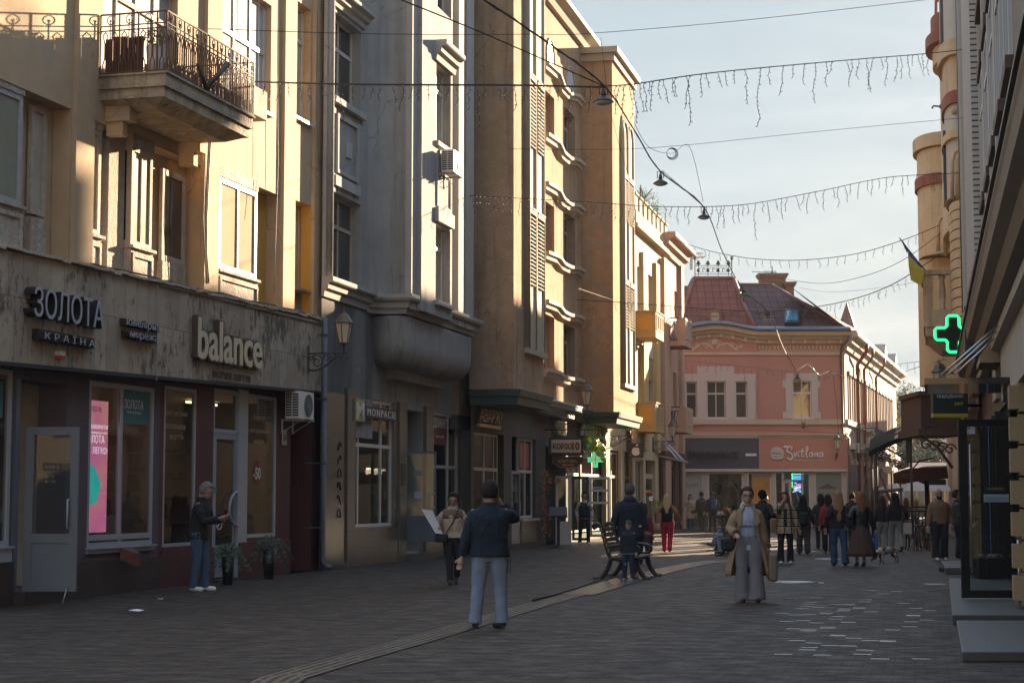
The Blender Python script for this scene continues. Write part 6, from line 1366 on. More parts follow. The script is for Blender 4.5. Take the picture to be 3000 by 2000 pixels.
# iron cresting
T=thing('roof_cresting','ornate wrought iron cresting on top of the mansard roof','ironwork',FE,(P3(2092,812,2.5)[0],2.5,P3(2092,812,2.5)[2]));mb=MB(FE);D_=2.6
L3=lambda a,b,r=.022:mb.tube([P3(*a,D_),P3(*b,D_)],r,4)
for x in(2036,2144):L3((x,813),(x,748),.03);[L3((x-5,y),(x+5,y),.018)for y in(752,760)];mb.ell(P3(x,756,D_),(.08,.03,.08),6,4)
for y in(778,803):L3((2036,y),(2144,y))
for x in(2046,2074,2104,2134):L3((x,808),(x,765));mb.ell(P3(x,770,D_),(.09,.03,.14),6,4);mb.ell(P3(x,792,D_),(.09,.03,.12),6,4);mb.ell(P3(x-4,773,D_),(.07,.03,.04),6,4);mb.ell(P3(x+4,773,D_),(.07,.03,.04),6,4)
for x in(2055,2066,2084,2095,2113,2124):
 c=P3(x,792,D_);mb.tube([(c[0]+(.19-.008*j)*cos(j*.5),D_,c[2]+(.19-.008*j)*sin(j*.5))for j in range(16)],.018,4)
mb.build('ironwork',iron,T)
# side wing along the side street
G0=FE.w(e1,0,0);FG=Frame(0,0,ang=atan2(cos(atan(.30)),sin(atan(.30))),O=G0);FG.O.z=0
gl_=lambda x,y,off=0:FG.px(x,y,off)
Ls=34;mb=MB(FG);zc1=eZ(1000);crw=M('wing_cream',(0.384,0.31,0.26),.85,.07,2,.1,40,.15)
hw=[]
for i in range(13):x=1.6+i*2.3;hw.append((x,x+.95,5.6,8.0));hw.append((x,x+1.1,.9,3.2))
mb.wall(.0,Ls,0,zc1,[(*q,.3)for q in hw],0);mb.box(9,Ls,.31,8,0,zc1);mb.box(.3,8.99,.31,.6,0,zc1);mb.build('side_wall',crw,E)
for q in hw:window(E,FG,*q,.15,2,.3,.07,whitew,pane_c if q[2]>4 else pane_b)
mb=MB(FG);cornice(mb,-.1,Ls,zc1+.5,.75,.95);mb.box(0,Ls,-.16,-.001,eZ(1243),eZ(1228));mb.box(0,Ls,-.25,-.002,4.1,4.35)
mb.build('side_cornice',trimE,E)
mb=MB(FG);mb.add([(0,-.5,zc1+.45),(Ls,-.5,zc1+.45),(Ls,3,zc1+3.2),(0,3,zc1+3.2)],[(0,1,2,3)]);mb.add([(Ls,-.5,zc1+.45),(Ls,8,zc1+.45),(Ls,3,zc1+3.2)],[(0,1,2)]);mb.build('side_roof',tileb,E)
mb=MB(FG)
for q in hw:mb.box(q[0]-.18,q[0]-.02,-.06,-.001,q[2]-.1,q[3]+.1);mb.box(q[1]+.02,q[1]+.18,-.06,-.001,q[2]-.1,q[3]+.1);mb.box(q[0]-.25,q[1]+.25,-.14,-.001,q[3]+.11,q[3]+.32)
mb.build('side_surround',crw,E)
T=thing('gable_dormer','row of small stepped cornice gables along the side wing','gable',FG,(10,0,zc1));mb=MB(FG)
for x in(17,25):mb.prism([(x,zc1+.5),(x+1.6,zc1+.5),(x+1.6,zc1+.8),(x+.8,zc1+1.3),(x,zc1+.8)],-.7,.0)
mb.build('gable',crw,T)
pr=M('pipe_red_brown',(.20,.08,.05),.5,.2,4)
for x_,lb in((5.2,'thick red-brown drainpipe on the side wing of the pink house'),(9.0,'second red-brown drainpipe on the side wing, nearer the balcony'),(16.5,'farthest red-brown drainpipe on the side wing')):
 T=thing('drainpipe',lb,'drainpipe',FG,(x_,-.2,0),group='drainpipes');mb=MB(FG);mb.tube([(x_,-.7,zc1+.3),(x_,-.7,zc1-.1),(x_,-.16,zc1-.9),(x_,-.16,.2)],.11 if x_<6 else.08,8);mb.build('pipe',pr,T)
T=thing('drainpipe','thin pale drainpipe at the corner of the pink house','drainpipe',FE,(e1-.15,-.15,0),group='drainpipes');mb=MB(FE);mb.tube([(e1+.15,-.6,eZ(985)),(e1+.1,-.5,eZ(1000)),(e1-.2,-.14,eZ(1020)),(e1-.15,-.14,eZ(1270)),(e1+.1,-.4,eZ(1283)),(e1+.1,-.3,.2)],.06,6);mb.build('pipe',M('pipe_brown',(.12,.09,.07),.5,.2),T)
T=thing('balcony','iron balcony on the sunlit side wing of the pink house','balcony',FG,(9,0,4.4));mb=MB(FG);mb.box(7.5,13,-.9,0,4.36,4.55);mb.build('slab',crw,T);mb=MB(FG)
for i in range(34):x=7.5+i*5.5/33;mb.tube([(x,-.87,4.55),(x+.05*sin(i),-.87-.08,4.95),(x,-.87,5.45)],.016,4)
for i in range(6):mb.tube([(7.5,-.87+i*.17,4.55),(7.5,-.87+i*.17,5.45)],.016,4)
mb.tube([(7.5,0,5.45),(7.5,-.87,5.45),(13,-.87,5.45),(13,0,5.45)],.03,5);mb.tube([(7.5,-.87,4.65),(13,-.87,4.65)],.02,4);mb.build('railing',iron,T)
lantern(FG,4.0,3.9,'wall lantern on the white side wing just past the pink corner',1.0)
mb=MB(FG);mb.box(1.0,1.6,-.45,-.05,1.9,2.9);mb.build('wall_box',M('grey_box',(.12,.12,.13),.6,.2),bevel=.02,label='dark grey square box on the side wing near the corner',cat='box')
ac(FG,3.4,4.0,'white air conditioner on the side wing above the corner lantern',.8)
# turret and end pieces behind
T=thing('turret_roof','pointed brown-red turret roof rising behind the side wing','turret',FE,(P3(2480,965,14)[0],14,0));mb=MB(FE);p=P3(2482,968,14);ap=P3(2475,887,14);mb.lathe((p[0],14,0),[(1.2,zE-4),(1.2,zE-.2)],8,False);mb.build('drum',crw,T)
mb=MB(FE);mb.lathe((p[0],14,0),[(36*107/FP,p[2]-.2),(30*107/FP,p[2]),(.03,ap[2])],8,False);mb.build('spire',M('spire_red',(.20,.085,.06),.6,.15,4),T)
# tower crane far behind
T=thing('tower_crane','pale tower crane jib far behind the roofs','crane',loc=tuple(at(1900,1400,270)));mb=MB();Yc=270;A_=[at(1950,765,Yc),at(2065,752,Yc)];B_=[at(1950,745,Yc),at(2060,742,Yc)]
mb.tube(A_,.14,4);n=12
for i in range(n):mb.tube([A_[0]+(A_[1]-A_[0])*i/n,B_[0]+(B_[1]-B_[0])*(i+.5)/n+V((0,0,-.8 if i%2 else.5)),A_[0]+(A_[1]-A_[0])*(i+1)/n],.085,4)
mb.tube(B_,.10,4);mb.tube([at(2025,790,Yc),at(2025,735,Yc)],.3,4);mb.build('jib',M('crane_grey',(.30,.28,.24),.6,.1),T)
# ================================================================ hill and trees beyond
hl=MB();rows_=[]
for j in range(8):
 Y=150+j*20;rows_.append([(x,Y,max(-.5,(-1 if j==0 else 0)+(j**1.15)*1.5*(1-((x-60)/160)**2*.5)+2*noise.noise(V((x*.02,Y*.02,0)))))for x in range(-60,240,15)])
n_=len(rows_[0]);vs=[p for r_ in rows_ for p in r_];fs=[(j*n_+i,j*n_+i+1,(j+1)*n_+i+1,(j+1)*n_+i)for j in range(7)for i in range(n_-1)]
hl.add(vs,fs,True);hl.build('hill',M('hill_green',(.045,.05,.028),.95,.4,.15,big=.03),kind='structure')
lm=[M('far_leaf_green',(.055,.065,.028),.9,.4,.5),M('far_leaf_olive',(.10,.10,.04),.9,.4,.5),M('far_leaf_rust',(.14,.075,.035),.9,.4,.5)];bark=M('bark',(.09,.06,.04),.9,.3,5)
def tree(p,h,w,m,lb,n=1500,s=.16,k=0,gr='trees on the hill beyond the street',dens=1.):
 T=thing('tree',lb,'tree',loc=tuple(p),group=gr);F=sub_of(T);rr=random.Random(k);mb=MB(F);mb.tube([(0,0,-.5),(.1*w*.2,0,h*.35),(0,.1,h*.8)],[w*.06,w*.04,w*.01],7)
 cl_=[]
 for i in range(9):a=rr.uniform(0,2*pi);z=h*rr.uniform(.3,.62);e=(cos(a)*w*.38,sin(a)*w*.38,z+h*.22);mb.tube([(0,0,z),(e[0]*.5,e[1]*.5,z+h*.13),e],[w*.022,w*.014,w*.005],5);cl_.append(e)
 mb.build('trunk',bark,T);mb=MB(F)
 for i in range(26):a=rr.uniform(0,2*pi);q=sqrt(rr.random())*w*.48;z=rr.uniform(.38,.98)*h;q*=sqrt(max(.05,1-((z/h-.62)/.42)**2));cl_.append((q*cos(a),q*sin(a),z))
 for c in cl_:r_=w*rr.uniform(.09,.17);leaves(mb,c,(r_,r_,r_*.8),int(n/len(cl_)),s,rr)
 mb.build('crown',lm[m],T);return T
tr_=[(2612,1150,168,2,1,'brown-green tree directly beyond the side wing, lowest crown'),(2640,1125,185,2,0,'tall dark tree in the gap between wing and bank sign'),(2680,1130,200,1,1,'yellow-green tree on the skyline left of the bank sign'),(2600,1200,160,2,2,'rust coloured tree low behind the iron balcony'),(2655,1230,178,2,2,'bare looking rusty tree in the middle of the gap'),(2700,1190,190,2,0,'dark tree behind the brown bay window'),(2720,1300,150,1,0,'dark green tree low behind the shell canopy'),(2630,1300,150,1,0,'green tree behind the small flag')]
for i,(x,yt,Y,k_,m,lb)in enumerate(tr_):
 p=at(x,1430,Y);zt_=at(x,yt,Y).z;tree((p.x,p.y,0),zt_,9+i%3*2,m,lb,2600,.17,40+i)
T=tree(tuple(at(1970,1400,128).to_2d())+(0,),at(1970,775,128).z,7,1,'leafy tree top rising behind the peach balconies',2200,.12,91,gr=None)
# distant white building row / tents
T=thing('white_pavilion','long white pavilion with ochre framed windows beyond the cafe terraces','building',loc=tuple(gnd(2660,1496)));p=at(2590,1450,140);k=kk(140);F=Frame(0,0,ang=0.,O=(0,0,0));F.Mx=Matrix.Translation((p.x,140,0));mb=MB(F);mb.box(0,190*k,0,8,0,2.9);mb.build('wall',M('pavilion_dark',(.10,.11,.11),.7,.2),T)
mb=MB(F);mb.box(-.5,190*k,-.6,8,2.9,4.2);mb.build('white_fascia',M('pavilion_white',(.55,.53,.5),.7,.05),T);mb=MB(F)
for i in range(6):mb.box(i*1.1+.3,i*1.1+.42,-.1,-.01,0,2.9)
mb.box(0,190*k,-.1,-.01,2.75,2.9);mb.build('ochre_frames',M('ochre_frame',(.4,.22,.06),.6,.1),T)
T=thing('flag','small faded blue and yellow flag hanging over the side street','flag',loc=tuple(at(2635,1265,118)));mb=MB();Yf=118;P=[at(2622,1228,Yf),at(2647,1219,Yf),at(2652,1250,Yf),at(2655,1264,Yf),at(2640,1250,Yf)];mb.add(P,[(0,1,2,3,4)]);o=mb.build('yellow_cloth',M('flag_yellow',(.55,.45,.15),.8,.1),T);mb=MB();mb.add([at(2640,1221,Yf),at(2648,1218,Yf),at(2655,1250,Yf)],[(0,1,2)]);mb.build('blue_cloth',M('flag_blue',(.10,.13,.35),.8,.1),T)
# ================================================================ right side
FRt=FR
rX=lambda Y,off=0:FRt.X(Y,off)
def RW(Y0,Y1,off=0):a,b=rX(Y0,off),rX(Y1,off);return(min(a,b),max(a,b))
def rz(x,y,off):return FRt.px(x,y,off)[1]
brk_y=M('yellow_stone',(.36,.26,.135),.85,.12,3,.3,40,.25,(.2,.13,.07));rbrn=M('red_brown_stone',(.13,.06,.045),.8,.2,3,.3,40,.2)
sid=brickmat('siding',(.50,.47,.42),(.46,.43,.39),(.05,.045,.04),40,.125,.018,.8,.7,noise_amt=.1)
# R1: nearest right-hand building (ground floor under a heavy cornice, tall upper storeys)
R1=thing('bank_building','tall right-hand building with heavy brown cornice, siding strips and rusticated yellow piers','building',FRt)
x0,x1=RW(50.5,12)
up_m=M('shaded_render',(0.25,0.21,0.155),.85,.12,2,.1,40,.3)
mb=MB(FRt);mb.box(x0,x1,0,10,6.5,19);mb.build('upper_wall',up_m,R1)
mb=MB(FRt)
a_,b_=RW(44,36.8);mb.box(a_,b_,-.21,-.001,6.6,18.9)
mb.build('siding_strip',sid,R1)
wb_=M('brown_frame',(.09,.05,.035),.6,.2)
for i,Y in enumerate((46.2,35.3,32.6,29.9,27.2,24.5)):
 for z0 in(7.6,11.6,15.4):
  a_,b_=RW(Y+.75,Y-.75);window(R1,FRt,a_,b_,z0,z0+2.5,-.06,2,.3,.09,whitew,pane_d)
  mb=MB(FRt);mb.box(a_-.2,b_+.2,-.11,-.001,z0+2.55,z0+2.8);mb.box(a_-.2,b_+.2,-.12,-.001,z0-.2,z0-.02);mb.build('window_head',wb_,R1)
mb=MB(FRt)
for Y in(49.6,47.6,43.8,36.6,34,31.2,28.5):a_,b_=RW(Y+.14,Y-.14);mb.box(a_,b_,-.07 if Y<37 else-.2,-.002,6.6,18.9)
mb.build('pale_strip',M('pale_strip',(.5,.47,.42),.7,.1),R1)
T=thing('drainpipe','long grey drainpipe on the tall right-hand facade','drainpipe',FRt,(rX(50.0),-.15,6.6),group='drainpipes');mb=MB(FRt);x=rX(50.0);mb.tube([(x,-.16,18.9),(x,-.16,6.8)],.07,8);mb.build('pipe',pipe_m,T)
# cornice between storeys
zc0=rz(2844,823,.5);zc1_=rz(3000,179,.5);print('R cornice z',zc0,zc1_)
ZC=(zc0+zc1_)/2
mb=MB(FRt);a_,b_=RW(44.5,11)
prfR=[(0,ZC+.02),(-.49,ZC),(-.5,ZC-.10),(-.48,ZC-.16),(-.46,ZC-.34),(-.34,ZC-.44),(-.28,ZC-.62),(-.12,ZC-.68),(0,ZC-.7)]
mb.prof(prfR[::-1],a_,b_);mb.build('cornice',M('brown_cornice',(.155,.115,.075),.6,.25,3,.2,30,.3),R1)
mb=MB(FRt);mb.prof([(0,ZC-.69),(-.16,ZC-.70),(-.16,ZC-.86),(0,ZC-.9)][::-1],a_,b_);mb.build('cornice_band',cream,R1)
mb=MB(FRt);mb.box(a_-.05,b_,-.53,-.4,ZC+.005,ZC+.05);mb.build('black_gutter',black,R1)
# ground storey: recess panels and piers
mb=MB(FRt);mb.box(*RW(44.5,11),.35,10,0,6.6);mb.box(*RW(50.5,44.5),.02,10,0,6.6);mb.build('ground_wall',rbrn,R1)
mb=MB(FRt);mb.box(*RW(29.8,11),-.02,.34,3.2,ZC-.9);mb.box(*RW(33.8,32.2),-.02,.34,3.4,ZC-.9);mb.build('plaster_wall',M('pale_plaster',(.42,.37,.30),.85,.08,2,.1,40,.2),R1)
mb=MB(FRt);mb.box(*RW(44.4,33.8),.1,.34,3.3,ZC-.7);mb.build('dark_panel',M('maroon_panel',(.06,.02,.02),.6,.2),R1)
mb=MB(FRt);mb.box(*RW(32.2,29.8),.1,.34,3.0,ZC-1.1);mb.box(*RW(43.2,30),.12,.33,.15,3.2);mb.build('dark_glazing',pane_d,R1)
mb=MB(FRt);mb.box(*RW(46,30),.06,.34,3.2,3.45);[mb.box(*RW(Y+.06,Y-.06),-.02,.33,.15,3.2)for Y in(43,41.5,40.2,38.7,36.6,34.8,33)];mb.build('black_frames',black,R1)
def rustic(Yc,w,zt,base=True):
 mb=MB(FRt);a_,b_=RW(Yc+w/2,Yc-w/2);z=1.05 if base else.2
 if base:mb.box(a_-.12,b_+.12,-.28,.3,0,.75);mb.prof([(0,1.04),(-.28,.76),(-.28,.751),(0.3,.751),(.3,1.04)],a_-.12,b_+.12)
 i=0
 while z<zt-.4:
  e=.05 if i%2 else.0;mb.hexa([(a_+e,-.03,z),(b_-e,-.03,z),(b_-e,.3,z),(a_+e,.3,z),(a_+e,-.03,z+.40),(b_-e,-.03,z+.40),(b_-e,.3,z+.40),(a_+e,.3,z+.40)])
  mb.hexa([(a_+e,-.031,z+.03),(b_-e,-.031,z+.03),(b_-e,.0,z+.0),(a_+e,0,z),(a_+e+.05,-.16,z+.1),(b_-e-.05,-.16,z+.1),(b_-e,0,z+.38),(a_+e,0,z+.38)])if 0 else mb.box(a_+e+.03,b_-e-.03,-.15,-.031,z+.04,z+.36)
  z+=.43;i+=1
 return mb.build('rusticated_pier',brk_y,R1)
rustic(24.3,.5,3.3,False)
for Yc,w in((47.0,.9),(45.0,.9)):rustic(Yc,w,3.6 if Yc<40 else 3.2)
mb=MB(FRt)
for Yc,zt_ in((45.5,3.5),(53.5,3.7),(31,3.9)):a_,b_=RW(Yc+1.0,Yc-.9);mb.prof([(0,zt_),(-.35,zt_),(-.35,zt_+.12),(-.2,zt_+.3),(0,zt_+.34)][::-1],a_,b_)
mb.build('hood_moulding',brk_y,R1)
mb=MB(FRt)
for Yc in(54.6,52.6,50.6,48.8):
 z=.3
 while z<5.8:a_,b_=RW(Yc+.55,Yc-.55);mb.box(a_,b_,-.12,.019,z,z+.62);z+=.72
mb.build('brown_blocks',M('brown_block',(.20,.11,.065),.85,.15,3,.3,40),R1)
a_,b_=RW(43.2,42.6)
mb=MB(FRt);mb.box(rX(37.36),rX(37.3),-.0,.1,.2,3.1);mb.build('light_strip',em('led_blue',(.15,.35,1.0),.35),R1)
mb=MB(FRt)
for Y in(27.2,26.4):mb.box(*RW(Y+.25,Y-.25),-.34,-.29,.3,.9);
# glass canopy with rods
T=thing('entrance_canopy','thin black glass canopy hung on three steel rods over the open glass door','canopy',FRt,(rX(27.5),-.8,3.3))
zc_a=at(2718,1104,26.6).z;mb=MB(FRt);mb.box(*RW(29.2,26.6),-1.27,-.02,zc_a-.09,zc_a)
mb.build('canopy_slab',M('black_gloss',(.015,.015,.017),.08,.1,2,spec=.8),T);mb=MB()
for i,(a,b)in enumerate((((2757,1098),(2985,900)),((2776,1098),(2978,916)),((2796,1098),(2972,937)))):mb.tube([at(*a,26.7+i*.8),at(*b,27.0+i*.8)],.018,6)
mb.build('rods',silver,T)
# bank sign
fs,r,Y=hang(FRt,rX(44),2730,2832,1122,1222)
T=thing('hanging_sign','dark green bank sign reading ОЩАДБАНК 24/7 with a yellow bottom edge','sign',fs,(r[1]/2,0,r[2]));mb=MB(fs);mb.box(r[0],r[1],-.12,.12,r[2]+.09,r[3]);mb.build('sign_face',M('bank_green',(.012,.03,.025),.5,.05),T)
mb=MB(fs);mb.box(r[0],r[1],-.125,.125,r[2],r[2]+.089);mb.build('yellow_edge',M('bank_yellow',(.42,.36,.02),.5,.05),T);mb=MB(fs);mb.box(r[1],r[1]+.45,-.04,.04,r[2]+.25,r[2]+.33);mb.box(r[1],r[1]+.45,-.04,.04,r[3]-.25,r[3]-.17);mb.build('arm',black,T)
W_=r[1];wl_=M('letters_silver',(.55,.58,.58),.5,0);txt('ОЩАДБАНК','lettering',wl_,T,fs,W_*.115,W_*.87,r[2]+.465,r[2]+.56,.122,.01,.0);txt('24/7','lettering',M('letters_yellow',(.5,.45,.03),.5,0),T,fs,W_*.61,W_*.87,r[2]+.295,r[2]+.375,.122,.01,.01)
# neon cross
fs,r,Y=hang(FRt,rX(42),2735,2847,924,1034);W_=r[1];t=W_*.36
T=thing('pharmacy_cross','large glowing green neon pharmacy cross on an arm, upper right','sign',fs,(W_/2,0,r[2]));P=crossP(W_,t,r[2],.02)
mb=MB(fs);mb.prism(crossP(W_,t,r[2],.03),-.05,.05);mb.build('housing',M('cross_dark',(.03,.02,.015),.5,.1),T)
Q=[]
for i in range(12):
 a,b,c=V(P[i-1]),V(P[i]),V(P[(i+1)%12])
 for t_ in(0,.5,1):Q.append((b+(a-b).normalized()*.05*(1-t_)+(c-b).normalized()*.05*t_))
mb=MB(fs);mb.tube([(p.x,-.06,p.y)for p in Q],.034,6,True);mb.build('neon_tube',em('neon_green_big',(.03,1,.28),1.5),T);mb=MB(fs);mb.box(W_-.03,W_+.9,-.03,.03,r[2]+W_*.47,r[2]+W_*.53);mb.build('arm',M('dark_green_arm',(.02,.06,.05),.5,0),T)
# green light box signs on the facade
T=thing('side_sign','dark green box sign fixed high on the pale plaster wall','sign',FRt,(rX(34),-.3,4.6));mb=MB(FRt);mb.box(*RW(35.0,34.2),-.5,.0,4.35,5.3);mb.build('box',M('bank_green2',(.015,.06,.045),.5,.05),T)
# black framed glass door standing open on the step
Yg=26.2;k=kk(Yg);p0=at(2818,1750,Yg);fg=Frame(0,0,ang=0.,O=(0,0,0));fg.Mx=Matrix.Translation((p0.x,p0.y,0));zg=lambda y:at(2818,y,Yg).z;W_=1.22
T=thing('glass_door','large open glass door with a thick black frame on the grey step','door',fg,(0,0,zg(1750)));mb=MB(fg);fw=.12;z0,z1=zg(1750),zg(1228);mb.box(0,fw,-.03,.03,z0,z1);mb.box(W_-fw,W_,-.03,.03,z0,z1);mb.box(fw,W_-fw,-.03,.03,z1-.1,z1);mb.box(fw,W_-fw,-.03,.03,z0,z0+.11);mb.build('frame',M('door_black',(.010,.011,.013),.4,.1),T)
mb=MB(fg);mb.box(fw*.8,W_-fw*.8,-.004,.004,z0+.09,z1-.08);mb.build('pane',glassmat('door_glass',(.66,.70,.68),.02),T)
mb=MB(fg);mb.tube([(fw+.03,-.05,zg(1680)),(fw+.03,-.05,zg(1300))],.013,6);mb.build('pull_bar',silver,T)
decal('door_sticker',T,fg,.12,.245,zg(1271),zg(1249),-.006,M('sticker_pale',(.45,.47,.5),.6,0));dtxt('СВІТ',T,fg,.13,.18,zg(1257),zg(1252),.0115,ink2)
decal('door_notice',T,fg,.35,.72,zg(1470),zg(1447),-.006,M('notice_blue',(.25,.36,.38),.6,0));dtxt('Запрошуємо на роботу',T,fg,.37,.69,zg(1462),zg(1456),.0115,M('ink_blue',(.05,.1,.4),.6,0));dtxt('консультантів',T,fg,.37,.60,zg(1467),zg(1463.5),.0115,M('ink_blue',(.05,.1,.4),.6,0))
decal('closed_sign',T,fg,.37,.68,zg(1442),zg(1420),-.006,M('sign_black',(.02,.02,.02),.5,0));dtxt('ЗАЧИНЕНО',T,fg,.41,.64,zg(1434),zg(1428),.0115,whd,flip=True)
p=gnd(2900,1693,.13);mb=MB();mb.box(p.x-.25,p.x+.35,p.y-.2,p.y+.2,.13,.5);T=thing('waste_basket','dark square basket of rubbish behind the glass door','basket',loc=(p.x,p.y,.13));mb.build('basket',M('basket_dark',(.03,.022,.02),.7,.3),T);mb=MB();rr=random.Random(2)
for i in range(8):mb.ell((p.x+rr.uniform(-.2,.3),p.y+rr.uniform(-.1,.1),.52),(.08,.06,.06),6,5)
mb.build('rubbish',M('rubbish',(.2,.15,.12),.5,.8,5),T)
p=gnd(2990,1800,0);T=thing('stone_rubble','broken stone facing at the foot of the wall, bottom right edge','rubble',loc=(p.x,p.y,0));mb=MB();rr=random.Random(19)
for i in range(9):c=V((p.x+.15+rr.uniform(-.12,.25),p.y+rr.uniform(-.1,.4),.08+rr.random()*.38));s=rr.uniform(.05,.12);mb.hexa([c+V((dx*s*rr.uniform(.6,1.2),dy*s*rr.uniform(.6,1.2),dz*s*rr.uniform(.6,1.2)))for dz in(-1,1)for dx,dy in((-1,-1),(1,-1),(1,1),(-1,1))])
mb.build('stones',M('rubble_stone',(.14,.11,.09),.9,.4,6,.5,30),T)
# bike rack-like handlebars at right edge
T=thing('steel_rail','curved steel handrail at the right edge by the glass door','handrail',loc=(p.x,p.y+2,0));mb=MB()
for i,(x,y)in enumerate(((2968,1560),(2995,1590))):q=at(x,y,25);mb.tube([q,q+V((.12,0,-.1)),q+V((.25,.5,-.1))],.03,6);mb.tube([q+V((.1,.1,-.1)),V((q.x+.1,q.y+.1,.13))],.025,6)
mb.build('rail',silver,T)
# R2: ornate yellow house with rounded oriels and stone balcony
R2=thing('ornate_yellow_house','ornate yellow house with rounded oriels, red bands and grooved lower wall, right side','building',FRt)
oy=M('ornate_yellow',(.52,.41,.25),.85,.18,2.5,.3,50,.5,(.3,.2,.1));ogr=M('ornate_grey',(.44,.42,.37),.85,.08,2);ored=M('red_band',(.24,.09,.055),.8,.3,4)
mb=MB(FRt);mb.box(*RW(66,50.6),0,10,0,19);mb.box(*RW(69.5,66.1),0,10,0,16.4);mb.build('main_wall',oy,R2)
def roundel(Yc,w,p,z0,z1,name,mat,root=R2,n=26,grooves=False):
 a_,b_=RW(Yc+w/2,Yc-w/2);cx=(a_+b_)/2;mb=MB(FRt)
 out=[(a_,.0)]+[(cx+(b_-a_)/2*-cos(pi*i/n),-p*sin(pi*i/n)**.7)for i in range(1,n)]+[(b_,.0)]
 mb.plan(out,z0,z1)
 return mb.build(name,mat,root)
 # front tower oriel
Zt=lambda x,y,Y:at(x,y,Y).z
Y1_=58.5
roundel(Y1_,4.0,.50,Zt(2800,600,Y1_),21,'oriel',ogr)
roundel(Y1_,4.3,.58,Zt(2800,340,Y1_),Zt(2800,305,Y1_),'red_band',ored);roundel(Y1_,4.5,.68,Zt(2800,205,Y1_),Zt(2800,160,Y1_),'oriel_cornice',oy);roundel(Y1_,4.4,.60,Zt(2800,430,Y1_)-.1,Zt(2800,430,Y1_)+.15,'oriel_cornice',oy)
roundel(Y1_,4.1,.53,Zt(2800,330,Y1_),Zt(2800,206,Y1_),'oriel_band',oy)
mb=MB(FRt);a_,b_=RW(Y1_+1.2,Y1_-1.2)
for z0 in(Zt(2800,560,Y1_),Zt(2800,150,Y1_)):mb.box(a_+.4,b_-.4,-.56,-.45,z0-.4,z0+1.9)
mb.build('oriel_window',pane_d,R2)
# grooved quarter below
z=Zt(2800,965,57.0);gi=0
while z<Zt(2800,605,57.0):roundel(57.2,3.2,.42,z,z+.27,'grooved_course',oy);z+=.31;gi+=1
roundel(57.2,3.1,.36,Zt(2800,965,57),Zt(2800,605,57),'grooved_core',M('groove_dark',(.25,.17,.08),.9,.1),R2)
# farther oriel
Y2_=68;roundel(Y2_,4.0,1.45,Zt(2720,760,Y2_),Zt(2720,455,Y2_),'oriel',oy);roundel(Y2_,4.3,1.6,Zt(2720,452,Y2_),Zt(2720,415,Y2_),'oriel_cornice',oy);roundel(Y2_,4.2,1.55,Zt(2720,560,Y2_),Zt(2720,530,Y2_),'red_band',ored)
roundel(Y2_,2.6,1.5,Zt(2720,1130,Y2_),Zt(2720,765,Y2_),'oriel',oy)
roundel(64.5,5.0,.55,Zt(2745,700,64.5),Zt(2745,190,64.5),'middle_bay',oy)
# red tiled little roofs near the top
for(Yc,w,p,y0,y1)in((64,3.6,1.05,150,118),(64,3.0,.85,118,60)):roundel(Yc,w,p,Zt(2745,y0,Yc),Zt(2745,y1,Yc),'red_roof',ored)
roundel(64,3.0,.8,Zt(2745,200,64),Zt(2745,151,64),'roof_console',oy);roundel(62,3.2,.55,Zt(2745,151,62),21,'upper_bay',oy)
mb=MB(FRt);p=at(2742,5,64);q=at(2742,92,64);lp=FRt.Mx.inverted()@p;lq=FRt.Mx.inverted()@q;mb.tube([(lp.x,lp.y+1,lp.z+.3),(lp.x,lp.y,lp.z),(lq.x,lq.y,lq.z),(lq.x,lq.y+.6,lq.z)],.08,4);mb.build('gutter_pipe',pr,R2)
mb=MB(FRt)
for(x,y,Y)in((2752,312,60.5),(2728,538,69)):c=FRt.Mx.inverted()@at(x,y,Y);mb.tube([(c.x,c.y+1.0,c.z),(c.x,c.y+.3,c.z-.03),(c.x,c.y,c.z)],[.09,.13,.07],8);mb.tube([(c.x,c.y,c.z),(c.x,c.y-.2,c.z+.03),(c.x,c.y-.25,c.z-.06)],.035,6)
mb.build('waterspout',M('spout_grey',(.20,.17,.12),.8,.3),R2)
mb=MB(FRt)
for i in range(6):mb.tube([(rX(57-i*.5),-1.1,Zt(2720,413,68)),(rX(57-i*.5),-1.15,Zt(2720,413,68)+.5)],.012,4)
lo_=lambda x,y,Y:tuple(FRt.Mx.inverted()@at(x,y,Y));mb=MB(FRt)
for P in([(2790,585),(2790,475),(2796,447),(2818,428)],[(2818,428),(2818,580)],[(2806,585),(2806,470),(2818,450)]):mb.tube([lo_(x,y,56.2)for x,y in P],.07,5)
mb.build('arch_moulding',oy,R2);mb=MB(FRt)
for P in([(2749,735),(2749,655),(2754,640),(2768,631)],[(2768,631),(2770,750)]):mb.tube([lo_(x,y,65.5)for x,y in P],.08,5)
mb.build('arch_moulding',oy,R2);mb=MB(FRt)
for i in range(9):q=lo_(2795+i*7,322+(i-4)**2*.25,56.3);mb.ell(q,(.1,.1,.13),8,6)
for i in range(14):q=lo_(2762+(i%2)*5,20+i*13,61);mb.ell(q,(.12,.12,.12),8,6)
mb.build('stucco_ornament',cream,R2)
